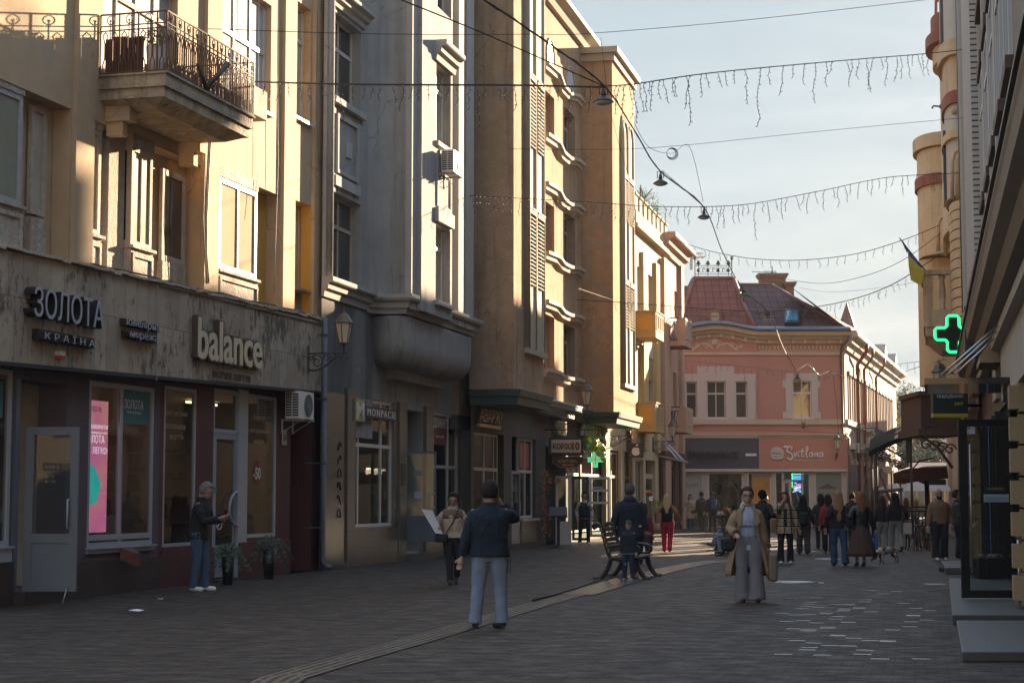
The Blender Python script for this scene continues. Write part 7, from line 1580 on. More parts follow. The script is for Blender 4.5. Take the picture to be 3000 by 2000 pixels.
# stone balcony with balusters
Yb=57.0;kb=kk(Yb)
p_=0
for i in range(60,260):
 q=FRt.w(rX(Yb),-i/100,0);xx=1500+FP*q.x/q.y
 if xx<=2712:p_=i/100;break
print('stone balcony p',p_)
za,zb2,zc2_,zd=Zt(2712,788,Yb),Zt(2712,905,Yb),Zt(2712,955,Yb),Zt(2712,1022,Yb)
st=M('weathered_stone',(.42,.34,.23),.9,.35,4,.6,20,.5,(.10,.08,.06));a_,b_=RW(Yb+3.6,Yb)
T=thing('balcony','weathered stone balcony with stout balusters high on the right','balcony',FRt,(a_,0,zd));mb=MB(FRt)
mb.box(a_,b_,-p_,0,zc2_,zb2);mb.box(a_+.05,b_-.05,-p_+.05,0,zc2_-.3,zc2_-.001)
mb.plan([(a_+.5,0),(b_-.5,0),(b_-.5,-p_*.55),(a_+.5,-p_*.55)],zd,zc2_-.301,[(a_+.1,0),(b_-.1,0),(b_-.1,-p_+.1),(a_+.1,-p_+.1)]);mb.build('slab',st,T)
mb=MB(FRt);mb.box(a_-.05,b_+.05,-p_-.05,-p_+.25,za-.15,za);mb.box(b_-.25,b_+.05,-p_+.25,0,za-.15,za)
mb.box(b_-.28,b_,-p_,-p_+.32,zb2,za-.151);mb.box(a_,a_+.28,-p_,-p_+.3,zb2,za-.151);mb.build('handrail',st,T);mb=MB(FRt);n=3
for i in range(2):yy=-p_+.32+(i+.7)*(p_-.3)/2.4;mb.lathe((b_-.15,yy,0),[(.11,zb2),(.11,zb2+.08),(.08,zb2+.12),(.12,zb2+.5),(.07,za-.3),(.11,za-.24),(.11,za-.151)],10)
for i in range(5):mb.lathe((a_+.5+i*.65,-p_+.15,0),[(.11,zb2),(.11,zb2+.08),(.08,zb2+.12),(.12,zb2+.5),(.07,za-.3),(.11,za-.24),(.11,za-.151)],10)
mb.build('baluster',st,T)
# flag on pole
T=thing('flag','blue and yellow flag drooping from a slanting pole on the stone balcony','flag',loc=tuple(at(2705,790,Yb-.2)));mb=MB();P0,P1=at(2710,792,Yb-.3),at(2635,697,Yb-.3);mb.tube([P0,P1],.018,6);mb.build('pole',black,T)
def cloth(P,mat,name):
 mb=MB();q=[at(x,y,Yb-.3+d)for x,y,d in P];mb.add(q,[tuple(range(len(q)))]);o=mb.build(name,mat,T);s=o.modifiers.new('s','SOLIDIFY');s.thickness=.012;return o
cloth([(2640,703,0),(2662,732,.02),(2658,742,.1)],M('flag_blue',(.10,.13,.35),.8,.1),'blue_cloth');cloth([(2660,730,0),(2707,788,.0),(2692,780,.05),(2661,745,.06)],M('flag_blue',(.10,.13,.35),.8,.1),'blue_cloth')
cloth([(2660,745,.0),(2692,782,.03),(2706,792,.0),(2707,822,.1),(2696,836,.05),(2668,820,-.05),(2662,780,-.05)],M('flag_yellow2',(.52,.46,.08),.8,.15,3),'yellow_cloth')
# brown wooden bay with iron scroll console
Yq=58;kq=kk(Yq);f5,r5,_=hang(FRt,rX(Yq),2698,2790,1150,1262);T=thing('wooden_bay','dark brown wooden bay box on scrolled consoles behind the bank sign','bay',f5,(0,0,r5[2]));dkw=M('dark_wood',(.07,.042,.028),.8,.3,5)
mb=MB(f5);mb.box(0,r5[1]+.4,0,3,r5[2],r5[3]);mb.box(-.08,r5[1]+.4,-.08,3,r5[3]-.1,r5[3]+.05);mb.box(-.12,r5[1]+.4,-.12,3,r5[2]-.15,r5[2]+.05);mb.panel(.1,.5,r5[2]+.15,r5[3]-.2,0,.03,.05);mb.build('box',dkw,T)
mb=MB(f5)
for i in range(4):c=(.15+.26*i,r5[2]-.45-.05*i);mb.tube([(c[0]+(.2-.01*j)*cos(j*.5),0,c[1]+(.2-.01*j)*sin(j*.5))for j in range(17)],.03,5)
mb.tube([(0,0,r5[2]-.15),(.5,0,r5[2]-.5),(1.0,0,r5[2]-1.2)],.05,5);mb.build('console',dkw,T)
lantern(FRt,rX(46.5),1.65+(1450-1190)*kk(46.5),'wall lantern half hidden behind the bank sign',.95,ang=0)
T=thing('satellite_dish','round brown satellite dish above the glass canopy','dish',loc=tuple(at(2757,1083,50)));c=at(2757,1083,50);mb=MB();r_=17*kk(50)
rg=[]
for i in range(5):t=i/4;rg.append([(c.x+r_*t*.95*cos(a),c.y+.12*(1-t*t),c.z+r_*1.15*t*sin(a))for a in[2*pi*j/20 for j in range(20)]])
mb.loft(rg[::-1],False);mb.tube([(c.x,c.y+.12,c.z),(c.x+.5,c.y+.3,c.z-.1)],.03,5);mb.build('dish',M('dish_brown',(.30,.20,.13),.6,.15),T)
# shell canopy of a cafe terrace
T=thing('shell_canopy','dark curved shell canopy with ornamental ironwork over the cafe terrace','canopy',loc=tuple(gnd(2668,1560)));Yk=70;dk=M('canopy_dark',(.008,.007,.007),.9,.2,spec=.1)
arcs=[(2545,1322),(2560,1314),(2590,1300),(2620,1286),(2650,1274),(2680,1264),(2712,1256),(2745,1252)]
mb=MB()
A_=[at(x,y,Yk-1.5)for x,y in arcs];B_=[at(x+6,y-2,Yk+6)+V((0,0,.5))for x,y in arcs];th=V((0,0,-.2))
for i in range(len(arcs)-1):mb.hexa([A_[i]+th,A_[i+1]+th,B_[i+1]+th,B_[i]+th,A_[i],A_[i+1],B_[i+1],B_[i]])
mb.build('shell',dk,T);mb=MB();rr=random.Random(44)
for i in range(70):
 t=rr.random();x=2570+150*t;y0=1322-70*t**.8+8;y1=y0+18+38*sin(pi*min(1,t*1.1));y=rr.uniform(y0,y1);c=at(x,y,Yk-1.3+rr.uniform(0,2));s=rr.uniform(.08,.17)
 mb.tube([(c.x+s*(1-j/14)*cos(j*.55+i),c.y,c.z+s*(1-j/14)*sin(j*.55+i))for j in range(12)],.016,4)
mb.tube([at(x,y,Yk-1.3)for x,y in((2560,1322),(2600,1315),(2640,1335),(2665,1352),(2690,1352),(2735,1340))],.035,5)
mb.build('ironwork',iron,T);mb=MB()
for(x,y0)in((2668,1275),(2553,1322),(2567,1320)):q=at(x,y0,Yk-1.3);mb.tube([q,(q.x,q.y,0)],.05,6)
q=at(2668,1380,Yk-1.3);mb.tube([q,at(2698,1345,Yk-1.3)],.03,5);mb.box(at(2654,1350,Yk-1.3).x,at(2666,1350,Yk-1.3).x,Yk-1.4,Yk-1.3,at(2660,1358,Yk).z,at(2660,1285,Yk).z)
mb.build('posts',iron,T)
T=thing('cafe_parasol','wide red-brown parasol canopy with an oval emblem over the terrace','parasol',loc=tuple(gnd(2690,1552)));Yk2=76;mb=MB()
P=[(2616,1386),(2650,1374),(2700,1369),(2770,1367),(2775,1402),(2700,1408),(2650,1416),(2618,1416)]
a=[at(x,y,Yk2-1.5)for x,y in P];b=[at(x+4,y-4,Yk2+2.0)for x,y in P];n=len(P);mb.add(a+b,[tuple(range(n-1,-1,-1)),tuple(range(n,2*n))]+[(i,(i+1)%n,(i+1)%n+n,i+n)for i in range(n)]);mb.build('canopy',M('parasol_red',(.045,.016,.011),.8,.15,2),T)
mb=MB();c=at(2662,1394,Yk2-1.53);mb.tube([(c.x+.28*cos(2*pi*i/20),c.y,c.z+.07*sin(2*pi*i/20))for i in range(20)],.012,4,True);mb.build('emblem',M('emblem_tan',(.2,.12,.08),.7,0),T);mb=MB();q=at(2715,1390,Yk2);mb.tube([q,(q.x,q.y,0)],.1,6);mb.build('pole',black,T)
T=thing('cafe_parasol','small dark parasol end behind the red-brown one','parasol',loc=tuple(gnd(2750,1548)));mb=MB();P=[(2690,1411),(2710,1405),(2770,1404),(2772,1420),(2712,1420)];a=[at(x,y,84)for x,y in P];b=[at(x,y,87)for x,y in P];n=5;mb.add(a+b,[tuple(range(n-1,-1,-1)),tuple(range(n,2*n))]+[(i,(i+1)%n,(i+1)%n+n,i+n)for i in range(n)]);mb.build('canopy',black,T)
# white tents beyond
for(x0_,x1_,y0,y1,Y,lb)in((2590,2648,1436,1416,100,'pale tent roof in the gap left of the terrace post'),(2645,2790,1438,1410,104,'wide pale tent roof behind the cafe terrace')):
 T=thing('tent',lb,'tent',loc=tuple(at(x0_,1500,Y)));a,b=at(x0_,y0,Y),at(x1_,y0,Y);c,d=at(x0_+25,y1,Y+2),at(x1_-20,y1,Y+2);mb=MB();mb.add([a,b,b+V((0,4,0)),a+V((0,4,0)),c,d],[(0,1,5,4),(2,3,4,5),(1,2,5),(3,0,4),(0,3,2,1)]);mb.build('roof',M('tent_white',(.5,.48,.44),.8,.05),T);mb=MB()
 for q in(a,b):mb.tube([q,(q.x,q.y,0)],.04,5)
 mb.build('poles',silver,T)
 # round sign, hanging lamps and clutter of the side street
def disc(x,y,Y,r,name,mat,lb,cat):c=at(x,y,Y);mb=MB();mb.prism([(c.x+r*cos(2*pi*i/24),c.z+r*sin(2*pi*i/24))for i in range(24)],c.y-.05,c.y+.05);mb.tube([(c.x,c.y,c.z-r),(c.x,c.y,0)],.03,5);return mb.build(name,mat,label=lb,cat=cat)
disc(2600,1376,92,12*kk(92),'round_sign',M('round_sign_tan',(.32,.23,.15),.7,.2),'round tan sign on a post at the corner of the side street','sign')
T=thing('hanging_basket','dark hanging flower basket in front of the hill','flower basket',loc=tuple(at(2640,1362,80)));mb=MB();c=at(2640,1362,80);leaves(mb,c,(.42,.3,.14),500,.05,random.Random(3));mb.build('foliage',M('dark_leaf',(.03,.03,.02),.8,.3),T);mb=MB();mb.lathe(tuple(c-V((0,0,.18))),[(.1,0),(.3,.12)],10);mb.tube([c,c+V((0,0,.9))],.012,4);mb.build('basket',iron,T)
for(x,y,Y,lb)in((2611,1360,96,'lit globe lamp beside the round tan sign'),(2637,1375,94,'small lamp under the hanging basket')):
 T=thing('street_lamp',lb,'street lamp',loc=tuple(gnd(x,1450+1.65*FP/Y)),group='post lamps of the side street');c=at(x,y,Y);mb=MB();mb.lathe((c.x,c.y,c.z-.2),[(.08,0),(.16,.3),(.17,.32)],8,False);mb.build('lamp_glass',M('lamp_glass_bright',(.8,.7,.5),.4,0),T);mb=MB();mb.lathe((c.x,c.y,c.z+.12),[(.2,0),(.02,.22)],8,False);mb.tube([(c.x,c.y,c.z-.2),(c.x,c.y,0)],.04,6);mb.build('post',iron,T)
 # iron pergola / scaffold at the side wing
T=thing('iron_pergola','rusty iron frame and slanting poles standing along the side wing','pergola',loc=tuple(gnd(2560,1545)));mb=MB();Y=90
for x in(2529,2541,2552,2562,2570):q=at(x,1330+(x%7)*2,Y+(x-2529)*.2);mb.tube([q,(q.x,q.y,0)],.035,5)
for y in(1328,1345):mb.tube([at(2527,y,Y),at(2572,y,Y+9)],.04,5)
mb.tube([at(2568,1360,Y),at(2612,1475,Y)],.06,6);mb.tube([at(2562,1440,Y-4),at(2645,1433,Y-4)],.09,6);mb.tube([at(2612,1436,Y-4),at(2612,1530,Y-4)],.06,6);mb.tube([at(2640,1436,Y-4),at(2640,1530,Y-4)],.06,6)
mb.build('frame',rust,T)
T=thing('folded_parasol','closed grey parasol beside the side wing','parasol',loc=tuple(gnd(2547,1540)));c=gnd(2547,1540);mb=MB();mb.lathe(tuple(c),[(.04,0),(.04,.9),(.28,1.0),(.22,1.8),(.1,2.5),(.14,2.55),(.03,2.7)],10);mb.build('canopy',M('parasol_grey',(.18,.15,.14),.9,.2),T)
# hidden far right row: gallery added, heights set to block and streak sunlight
T=thing('sun_blocker','hidden ochre block with a pillared gallery, added to block and streak the low sun','building',FRt,(rX(85),1,0));rwm=M('row_ochre',(.40,.28,.15),.85,.1,2,.1,40)
mb=MB(FRt);mb.box(*RW(97.5,69.6),0,10,0,4.0);mb.build('lower_wall',rwm,T);mb=MB(FRt);mb.box(*RW(97.5,69.6),0,3,9.6,16.4);mb.build('upper_wall',rwm,T)
for i,Y in enumerate((70.2,74.5,79.5,82,87.5,93,97)):mb=MB(FRt);mb.box(*RW(Y+.2,Y-.2),.4,.8,4.0,9.6);mb.build('pillar',rwm,T)
mb=MB(FRt);[mb.box(*RW(b_,a_),0,10,0,h_)for a_,b_,h_ in((97.7,104,7.6),(104.01,105.2,9.5),(105.21,112,7.6))];mb.build('wall',M('row_brown',(.30,.2,.13),.85,.1,2,.1,40),label='hidden brown block of the right-hand row, height set to pass the sun',cat='building')
mb=MB(FRt);mb.box(*RW(128,112.2),0,10,0,9.5);mb.build('wall',M('row_grey',(.32,.28,.24),.85,.1,2,.1,40),label='hidden lower grey block ending the right-hand row, height set for the sun',cat='building')
# unseen house added behind the camera for warm bounce and window reflections
T=thing('reflector_house','unseen wide cream house added behind the camera for bounce and reflections','building',loc=(0,-32,0));mb=MB();mb.box(-42,40,-42,-32,0,19);mb.build('wall',M('back_house',(.20,.165,.12),.85,.08),T);mb=MB()
for j in range(22):
 for z in(4.6,8.6,12.6):mb.box(-40+j*3.6,-38.9+j*3.6,-32.03,-31.97,z,z+1.9)
mb.build('window_panes',pane_d,T)
hz_=MB();hz_.box(-130,260,-60,300,-1,42);hm_=bpy.data.materials.new('haze_air');nt,N,L=nodes(hm_);N.clear();o_=N.new('ShaderNodeOutputMaterial');pv=N.new('ShaderNodeVolumePrincipled');pv.inputs['Color'].default_value=(.95,.93,.90,1);pv.inputs['Density'].default_value=.00042;pv.inputs['Anisotropy'].default_value=.1;L.new(pv.outputs[0],o_.inputs['Volume'])
hz_.build('haze',hm_,kind='stuff')
# ================================================================ overhead wires, luminaires and icicle lights
def cat(pts,n=8):
 out=[]
 for i in range(len(pts)-1):
  p0,p1,p2,p3=pts[max(i-1,0)],pts[i],pts[i+1],pts[min(i+2,len(pts)-1)]
  for k in range(n):t=k/n;out.append(.5*((2*p1)+(p2-p0)*t+(2*p0-5*p1+4*p2-p3)*t*t+(3*p1-p0-3*p2+p3)*t**3))
 out.append(pts[-1]);return out
wirem=M('wire_black',(.02,.018,.017),.6,0);bulb=M('icicle_wire',(.06,.05,.045),.5,0);glint=M('clear_bulb',(.75,.68,.55),.2,0,spec=.9)
def wire(pts,r,label,bulbs=None,group='wires strung across the street',cat_='wire',twist=False):
 P=cat([at(*p)for p in pts]);T=thing('overhead_wire',label,cat_,loc=tuple(P[0]),group=group);mb=MB();mb.tube(P,r,4)
 if twist:mb.tube([p+V((0,0,r*1.6*sin(i*1.7)))for i,p in enumerate(P)],r*.6,4)
 mb.build('cable',wirem,T)
 if bulbs:
  rr=random.Random(int(pts[0][1])+3)
  for(t0,t1,n,L0,L1)in bulbs:
   for j in range(n):
    t=t0+(t1-t0)*(j+rr.uniform(-.3,.3))/n;f=max(0,min(.9999,t))*(len(P)-1);i=int(f);p=P[i]+(P[i+1]-P[i])*(f-i);Ls=rr.uniform(L0,L1)*(1.7 if rr.random()<.15 else 1);k=p.y/FP
    mb=MB();q=p.copy();path=[q]
    for m in range(max(3,int(Ls/.09))):q=q+V((rr.uniform(-.035,.035),rr.uniform(-.03,.03),-.085));path.append(q)
    mb.tube(path,.0065*max(1,k*75),3);s=.02*max(1,k*100)
    for q in path[1:]:d=V((rr.choice((-1,1))*rr.uniform(.6,1),rr.uniform(-.5,.5),rr.uniform(-1.1,-.2)))*s*2;mb.tube([q,q+d],.0065*max(1,k*75),3)
    o=mb.build('icicle_strand',bulb,T)
    g_=MB()
    for q in path[::2]:g_.ell(q+V((.01,0,-.02)),(.010,.010,.018),4,3)
    g_.build('bulbs',glint,o)
 return T
Yn=[(1768,250,31),(1935,502,38.5),(2062,607,44),(2160,835,62),(2252,915,72),(2336,1092,96)]
wire([(1395,-15,24),(1585,112,27),(1768,250,31),(1860,385,34.5),(1935,502,38.5),(2062,607,44),(2118,740,52),(2180,852,62),(2252,917,72),(2296,1020,84),(2336,1092,96)],.014,'heavy twisted cable running down the middle of the street carrying the lamps',group=None,twist=True)
wire([(1150,-10,24),(1420,100,27),(1768,252,31)],.011,'thin wire rising to the top edge left of the heavy middle cable')
wire([(745,240,35),(1000,247,33),(1250,249,32),(1500,250,31.5),(1768,256,31)],.020,'thick black cross cable from the yellow house balcony to the first street lamp',[(.04,.98,34,.10,.55)])
wire([(1768,252,31),(1860,246,32),(2100,212,34),(2500,175,39),(2740,155,43),(2960,128,45)],.013,'icicle light garland from the first street lamp to the tall right-hand house',[(.12,.80,44,.2,.75)])
wire([(610,85,32),(1100,100,34),(1560,101,37),(1735,98,40),(2200,58,42),(2780,-8,44)],.008,'topmost thin wire crossing the whole sky')
wire([(1490,436,46),(1780,438,47),(2000,426,47),(2400,385,47),(2860,342,47)],.007,'thin bare wire below the upper icicle garland')
wire([(1372,573,48),(1500,580,47),(1720,592,46),(1900,604,45),(2062,606,44)],.010,'sunlit icicle garland in front of the brown house, left half of the second garland',[(.02,.95,36,.1,.5)])
wire([(2062,606,44),(2200,597,45),(2400,560,46),(2600,520,48),(2790,508,50),(2860,500,51)],.010,'icicle garland right of the third street lamp, second from the top',[(.05,.78,36,.15,.6)])
wire([(1975,703,62),(2080,735,61),(2200,757,60),(2340,762,59),(2500,745,58),(2640,705,57),(2752,660,57)],.012,'sagging black cable above the pink house, upper one',[(.05,.95,30,.03,.08)])
wire([(2250,808,70),(2400,830,66),(2520,812,63),(2640,765,60),(2757,682,58)],.010,'sagging cable from the brick chimney to the stone balcony house')
wire([(1690,878,55),(1850,888,58),(2050,903,64),(2252,912,72),(2440,890,68),(2600,840,63),(2755,745,58)],.016,'dark cable with lights crossing in front of the mansard roof',[(.12,.90,46,.1,.45)])
wire([(1695,845,55),(1860,895,60),(2000,905,66)],.006,'thin wire from the second oriel down to the roof cable')
wire([(2340,842,72),(2430,855,70),(2560,845,66),(2755,815,60)],.006,'thin wire low over the main roof ridge')
wire([(1978,1053,80),(2150,1070,86),(2336,1090,94),(2440,1092,92),(2600,1070,80),(2770,1050,66)],.010,'low garland across the pink upper storey',[(.05,.95,40,.1,.6)])
wire([(2435,1090,91),(2475,1105,91),(2600,1122,80),(2660,1085,74),(2775,1052,64)],.012,'dark cable sagging from the pink house corner to the right-hand house')
wire([(1980,1262,91),(2240,1260,90),(2500,1270,88)],.012,'cable lying along the ledge above the pink house shop signs')
wire([(2440,1092,91),(2452,1200,91),(2458,1300,91)],.014,'cable dropping down the right corner of the pink house')
wire([(1760,110,40),(1790,330,42),(1842,520,44)],.006,'slack wire hanging down before the second oriel')
wire([(1940,500,38.5),(2010,560,41),(2062,606,44)],.008,'short slack wire between the second and third street lamps')
wire([(1858,360,40),(1900,430,42),(1966,450,43),(2020,430,44),(2060,590,44)],.006,'thin looping wire by the coil of cable')
T=thing('cable_coil','coil of spare cable hanging on the thin wire between the garlands','cable coil',loc=tuple(at(1966,449,43)));mb=MB();c=at(1966,449,43)
for i in range(5):mb.tube([(c.x+(.11+.008*i)*cos(a)+.01*i,c.y+.02*i,c.z+(.11+.01*i)*sin(a))for a in[2*pi*j/18 for j in range(18)]],.006,4,True)
mb.build('coil',wirem,T)
T=thing('cable_bundle','lit twisted cable bundle glinting in front of the right white window surround','cable',loc=tuple(at(2340,1085,88)));mb=MB()
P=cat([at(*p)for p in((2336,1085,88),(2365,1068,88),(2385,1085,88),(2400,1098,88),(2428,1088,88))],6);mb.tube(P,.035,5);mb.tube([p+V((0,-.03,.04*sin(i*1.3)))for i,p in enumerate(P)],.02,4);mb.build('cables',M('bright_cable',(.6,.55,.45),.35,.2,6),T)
lampm=M('luminaire_dark',(.05,.05,.05),.5,.1);lglass=M('luminaire_glass',(.6,.58,.5),.3,.05)
def luminaire(x,y,Y,s,lb):
 c=at(x,y,Y);T=thing('street_luminaire',lb,'street lamp',loc=tuple(c),group='lamps hung from the middle cable');F=sub_of(T);mb=MB(F)
 mb.tube([(0,0,0),(0,0,-.06*s)],.02*s,6);mb.lathe((0,0,0),[(.04*s,-.05*s),(.06*s,-.16*s),(.05*s,-.2*s)],10);mb.lathe((0,0,0),[(.05*s,-.2*s),(.20*s,-.30*s),(.235*s,-.34*s),(.22*s,-.345*s)],14);mb.tube([(-.09*s,0,-.18*s),(-.1*s,0,.02),(.1*s,0,.02),(.09*s,0,-.18*s)],.014*s,5);mb.build('housing',lampm,T)
 g_=MB(F);g_.lathe((0,0,0),[(.01,-.42*s),(.15*s,-.39*s),(.21*s,-.346*s)],14);g_.build('glass',lglass,T)
for(x,y,Y,s,lb)in((1768,255,31,.8,'largest hanging street lamp, nearest, before the second oriel'),(1935,506,38.5,.72,'second hanging street lamp against the sky'),(2062,610,44,.7,'small third hanging street lamp at the second garland'),(2176,842,62,.9,'hanging street lamp in front of the mansard roof edge'),(2248,912,72,.9,'hanging street lamp before the brown roof slope'),(2336,1094,94,.9,'farthest hanging street lamp before the right white surround')):
 luminaire(x,y,Y,s,lb)
 # ================================================================ benches
benm=M('bench_iron',(.012,.012,.013),.35,.1,3);slat=M('bench_slat',(.20,.16,.11),.5,.2,6)
def bench(px,py,L_,label):
 o=gnd(px,py);f=Frame(0,0,ang=FSang,O=o);f.Mx=Matrix.Translation(o)@Matrix.Rotation(FSang,4,'Z')
 T=thing('park_bench',label,'bench',f,(L_/2,0,0),group='cast iron benches with wooden slats')
 for x in(0,L_):
  mb=MB(f);tb=lambda P,r:mb.tube(cat([V((x,y,z))for y,z in P],6),r,7)
  tb([(.62,.98),(.66,1.05),(.58,1.08),(.50,1.0),(.45,.80),(.38,.55),(.30,.42),(.05,.38),(-.22,.40)],.04)
  tb([(.66,.02),(.52,.03),(.40,.16),(.30,.42)],.045);tb([(-.48,.02),(-.36,.04),(-.24,.2),(-.20,.40)],.045)
  tb([(.40,.62),(.2,.66),(-.1,.66),(-.26,.60),(-.24,.50),(-.12,.47),(-.04,.50)],.033)
  mb.build('cast_end',benm,T)
 for i in range(6):y=.26-.1*i;mb=MB(f);mb.box(-.06,L_+.06,y-.04,y+.04,.425,.455);mb.build('seat_slat',slat,T)
 for i in range(5):z=.53+.1*i;y=.385+.036*i;mb=MB(f);mb.box(-.06,L_+.06,y-.045,y-.015,z,z+.08);mb.build('back_slat',slat,T)
 return f
FSang=atan2(FS.u.y,FS.u.x)
BF=bench(1836,1696,1.35,'black iron bench with pale slats beside the small child')
BF2=bench(2166,1628,1.5,'second iron bench behind the trench coat walker, with people sitting on it')
# cafe furniture, bicycle
T=thing('bar_table','tall narrow bar table with iron scroll sides by the cafe terrace','table',loc=tuple(gnd(2705,1600)));p=gnd(2705,1600);mb=MB();mb.box(p.x-.55,p.x+.5,p.y-.3,p.y+.3,1.12,1.17);mb.box(p.x-.4,p.x+.35,p.y-.2,p.y+.2,1.25,1.30);mb.build('table_top',black,T);mb=MB()
for dx in(-.5,-.18,.14,.45):mb.tube([(p.x+dx,p.y-.25,0),(p.x+dx,p.y-.25,1.12)],.022,5);mb.tube([(p.x+dx,p.y+.25,0),(p.x+dx,p.y+.25,1.12)],.022,5)
for i in range(4):c=(p.x-.02+.02*(i%2),.25+.22*i);mb.tube([(c[0]+(.1-.006*j)*cos(j*.5)*(-1)**i,p.y-.26,c[1]+(.1-.006*j)*sin(j*.5))for j in range(14)],.014,4)
mb.build('legs',iron,T)
T=thing('bicycle','dark bicycle parked among the bar stools by the cafe terrace','bicycle',loc=tuple(gnd(2662,1606)));p=gnd(2662,1606);r_=.33
for dx,nm in((-.05,0),(.85,1)):
 mb=MB();c=V((p.x+dx*.75,p.y+dx*.7,r_));u_=V((.75,.66,0)).normalized();w_=mb.tube([c+u_*r_*cos(a)+V((0,0,r_*sin(a)))for a in[2*pi*j/24 for j in range(24)]],.022,5,True);o=mb.build('wheel',M('tyre',(.16,.13,.09),.8,0),T)
 mb=MB();[mb.tube([c,c+u_*r_*cos(a)+V((0,0,r_*sin(a)))],.003,3)for a in[2*pi*j/12 for j in range(12)]];mb.build('spokes',silver,o)
c0_,c1_=V((p.x-.04,p.y-.035,r_)),V((p.x+.64,p.y+.6,r_));mb=MB();m_=(c0_+c1_)/2;mb.tube([c0_,c0_+V((.1,.1,.5)),m_+V((0,0,-.03)),c0_],.018,5);mb.tube([c0_+V((.1,.1,.5)),c1_+V((-.05,-.05,.55)),m_+V((0,0,-.03))],.018,5);mb.tube([c1_,c1_+V((-.08,-.08,.68)),c1_+V((-.3,0,.72))],.016,5);mb.build('frame',black,T);mb=MB();mb.ell(c0_+V((.08,.08,.58)),(.13,.13,.03),8,5);mb.build('saddle',black,T)
def stool(x,y,lb):
 p=gnd(x,y);T=thing('bar_stool',lb,'stool',loc=tuple(p),group='bar stools by the cafe terrace');F=sub_of(T);mb=MB(F);mb.box(-.17,.17,-.17,.17,.72,.77);mb.build('seat',black,T)
 for a,b in((-1,-1),(1,-1),(1,1),(-1,1)):mb=MB(F);mb.tube([(.14*a,.14*b,.72),(.19*a,.19*b,0)],.015,5);mb.build('leg',black,T)
stool(2676,1612,'bar stool left of the tall bar table');stool(2700,1614,'bar stool directly before the tall bar table');stool(2730,1608,'bar stool right of the tall bar table, by the bald man')
T=thing('orange_planter','low dark planter on orange feet behind the bald man','planter',loc=tuple(gnd(2725,1602)));p=gnd(2724,1601);mb=MB();mb.box(p.x-.2,p.x+.25,p.y,p.y+.4,.18,.6);mb.build('box',black,T);mb=MB();mb.box(p.x-.18,p.x+.22,p.y+.02,p.y+.38,0,.179);mb.build('feet',M('orange_feet',(.3,.1,.02),.7,.1),T)
T=thing('terrace_plants','yellow-green shrubs lit by the sun beyond the cafe terrace','shrubs',loc=tuple(gnd(2670,1530)));mb=MB();rr=random.Random(70)
for i in range(10):q=at(2650+rr.random()*70,1500-rr.random()*30,98);leaves(mb,q,(.4,.4,.4),60,.07,rr)
mb.build('foliage',M('bright_leaf',(.30,.28,.04),.7,.3),T)
# ================================================================ people
EVAL=[]
def ik(a,b,l1,l2,hint):
 d=b-a;L_=min(d.length,(l1+l2)*.999)
 if d.length>L_:b=a+d.normalized()*L_;d=b-a
 x=(l1*l1-l2*l2+L_*L_)/(2*L_);h=sqrt(max(0,l1*l1-x*x));n=d.normalized();hv=hint-n*hint.dot(n);hv=hv.normalized()if hv.length>1e-5 else n.orthogonal()
 return a+n*x+hv*h,b
def remesh(o,vox,smooth=2,disp=0.,dsc=.12):
 m=o.modifiers.new('r','REMESH');m.mode='VOXEL';m.voxel_size=vox;m.use_smooth_shade=True
 if disp:
  tx=bpy.data.textures.get('folds%d'%int(dsc*100))or bpy.data.textures.new('folds%d'%int(dsc*100),'CLOUDS');tx.noise_scale=dsc;tx.noise_depth=2
  d=o.modifiers.new('d','DISPLACE');d.texture=tx;d.strength=disp;d.mid_level=.5;d.texture_coords='LOCAL'
 if smooth:s=o.modifiers.new('s','SMOOTH');s.iterations=smooth;s.factor=.5
 EVAL.append(o)
def flush():
 dg=bpy.context.evaluated_depsgraph_get();dg.update()
 new=[(o,bpy.data.meshes.new_from_object(o.evaluated_get(dg)))for o in EVAL]
 for o,me in new:me.polygons.foreach_set('use_smooth',[True]*len(me.polygons));o.modifiers.clear();o.data=me
SK=M('skin',(.36,.21,.145),.55,.06,8)
def cm(n,c,**k):return M('cloth_'+n,c,.9,k.pop('var',.14),k.pop('scale',6),.25,120,**k)
def ering(cx,cy,z,rx,ry,n=16,p=2.3,lean=0.):return[(cx+rx*(abs(cos(a))**(2/p))*(1 if cos(a)>0 else-1),cy+ry*(abs(sin(a))**(2/p))*(1 if sin(a)>0 else-1),z)for a in[2*pi*j/n for j in range(n)]]
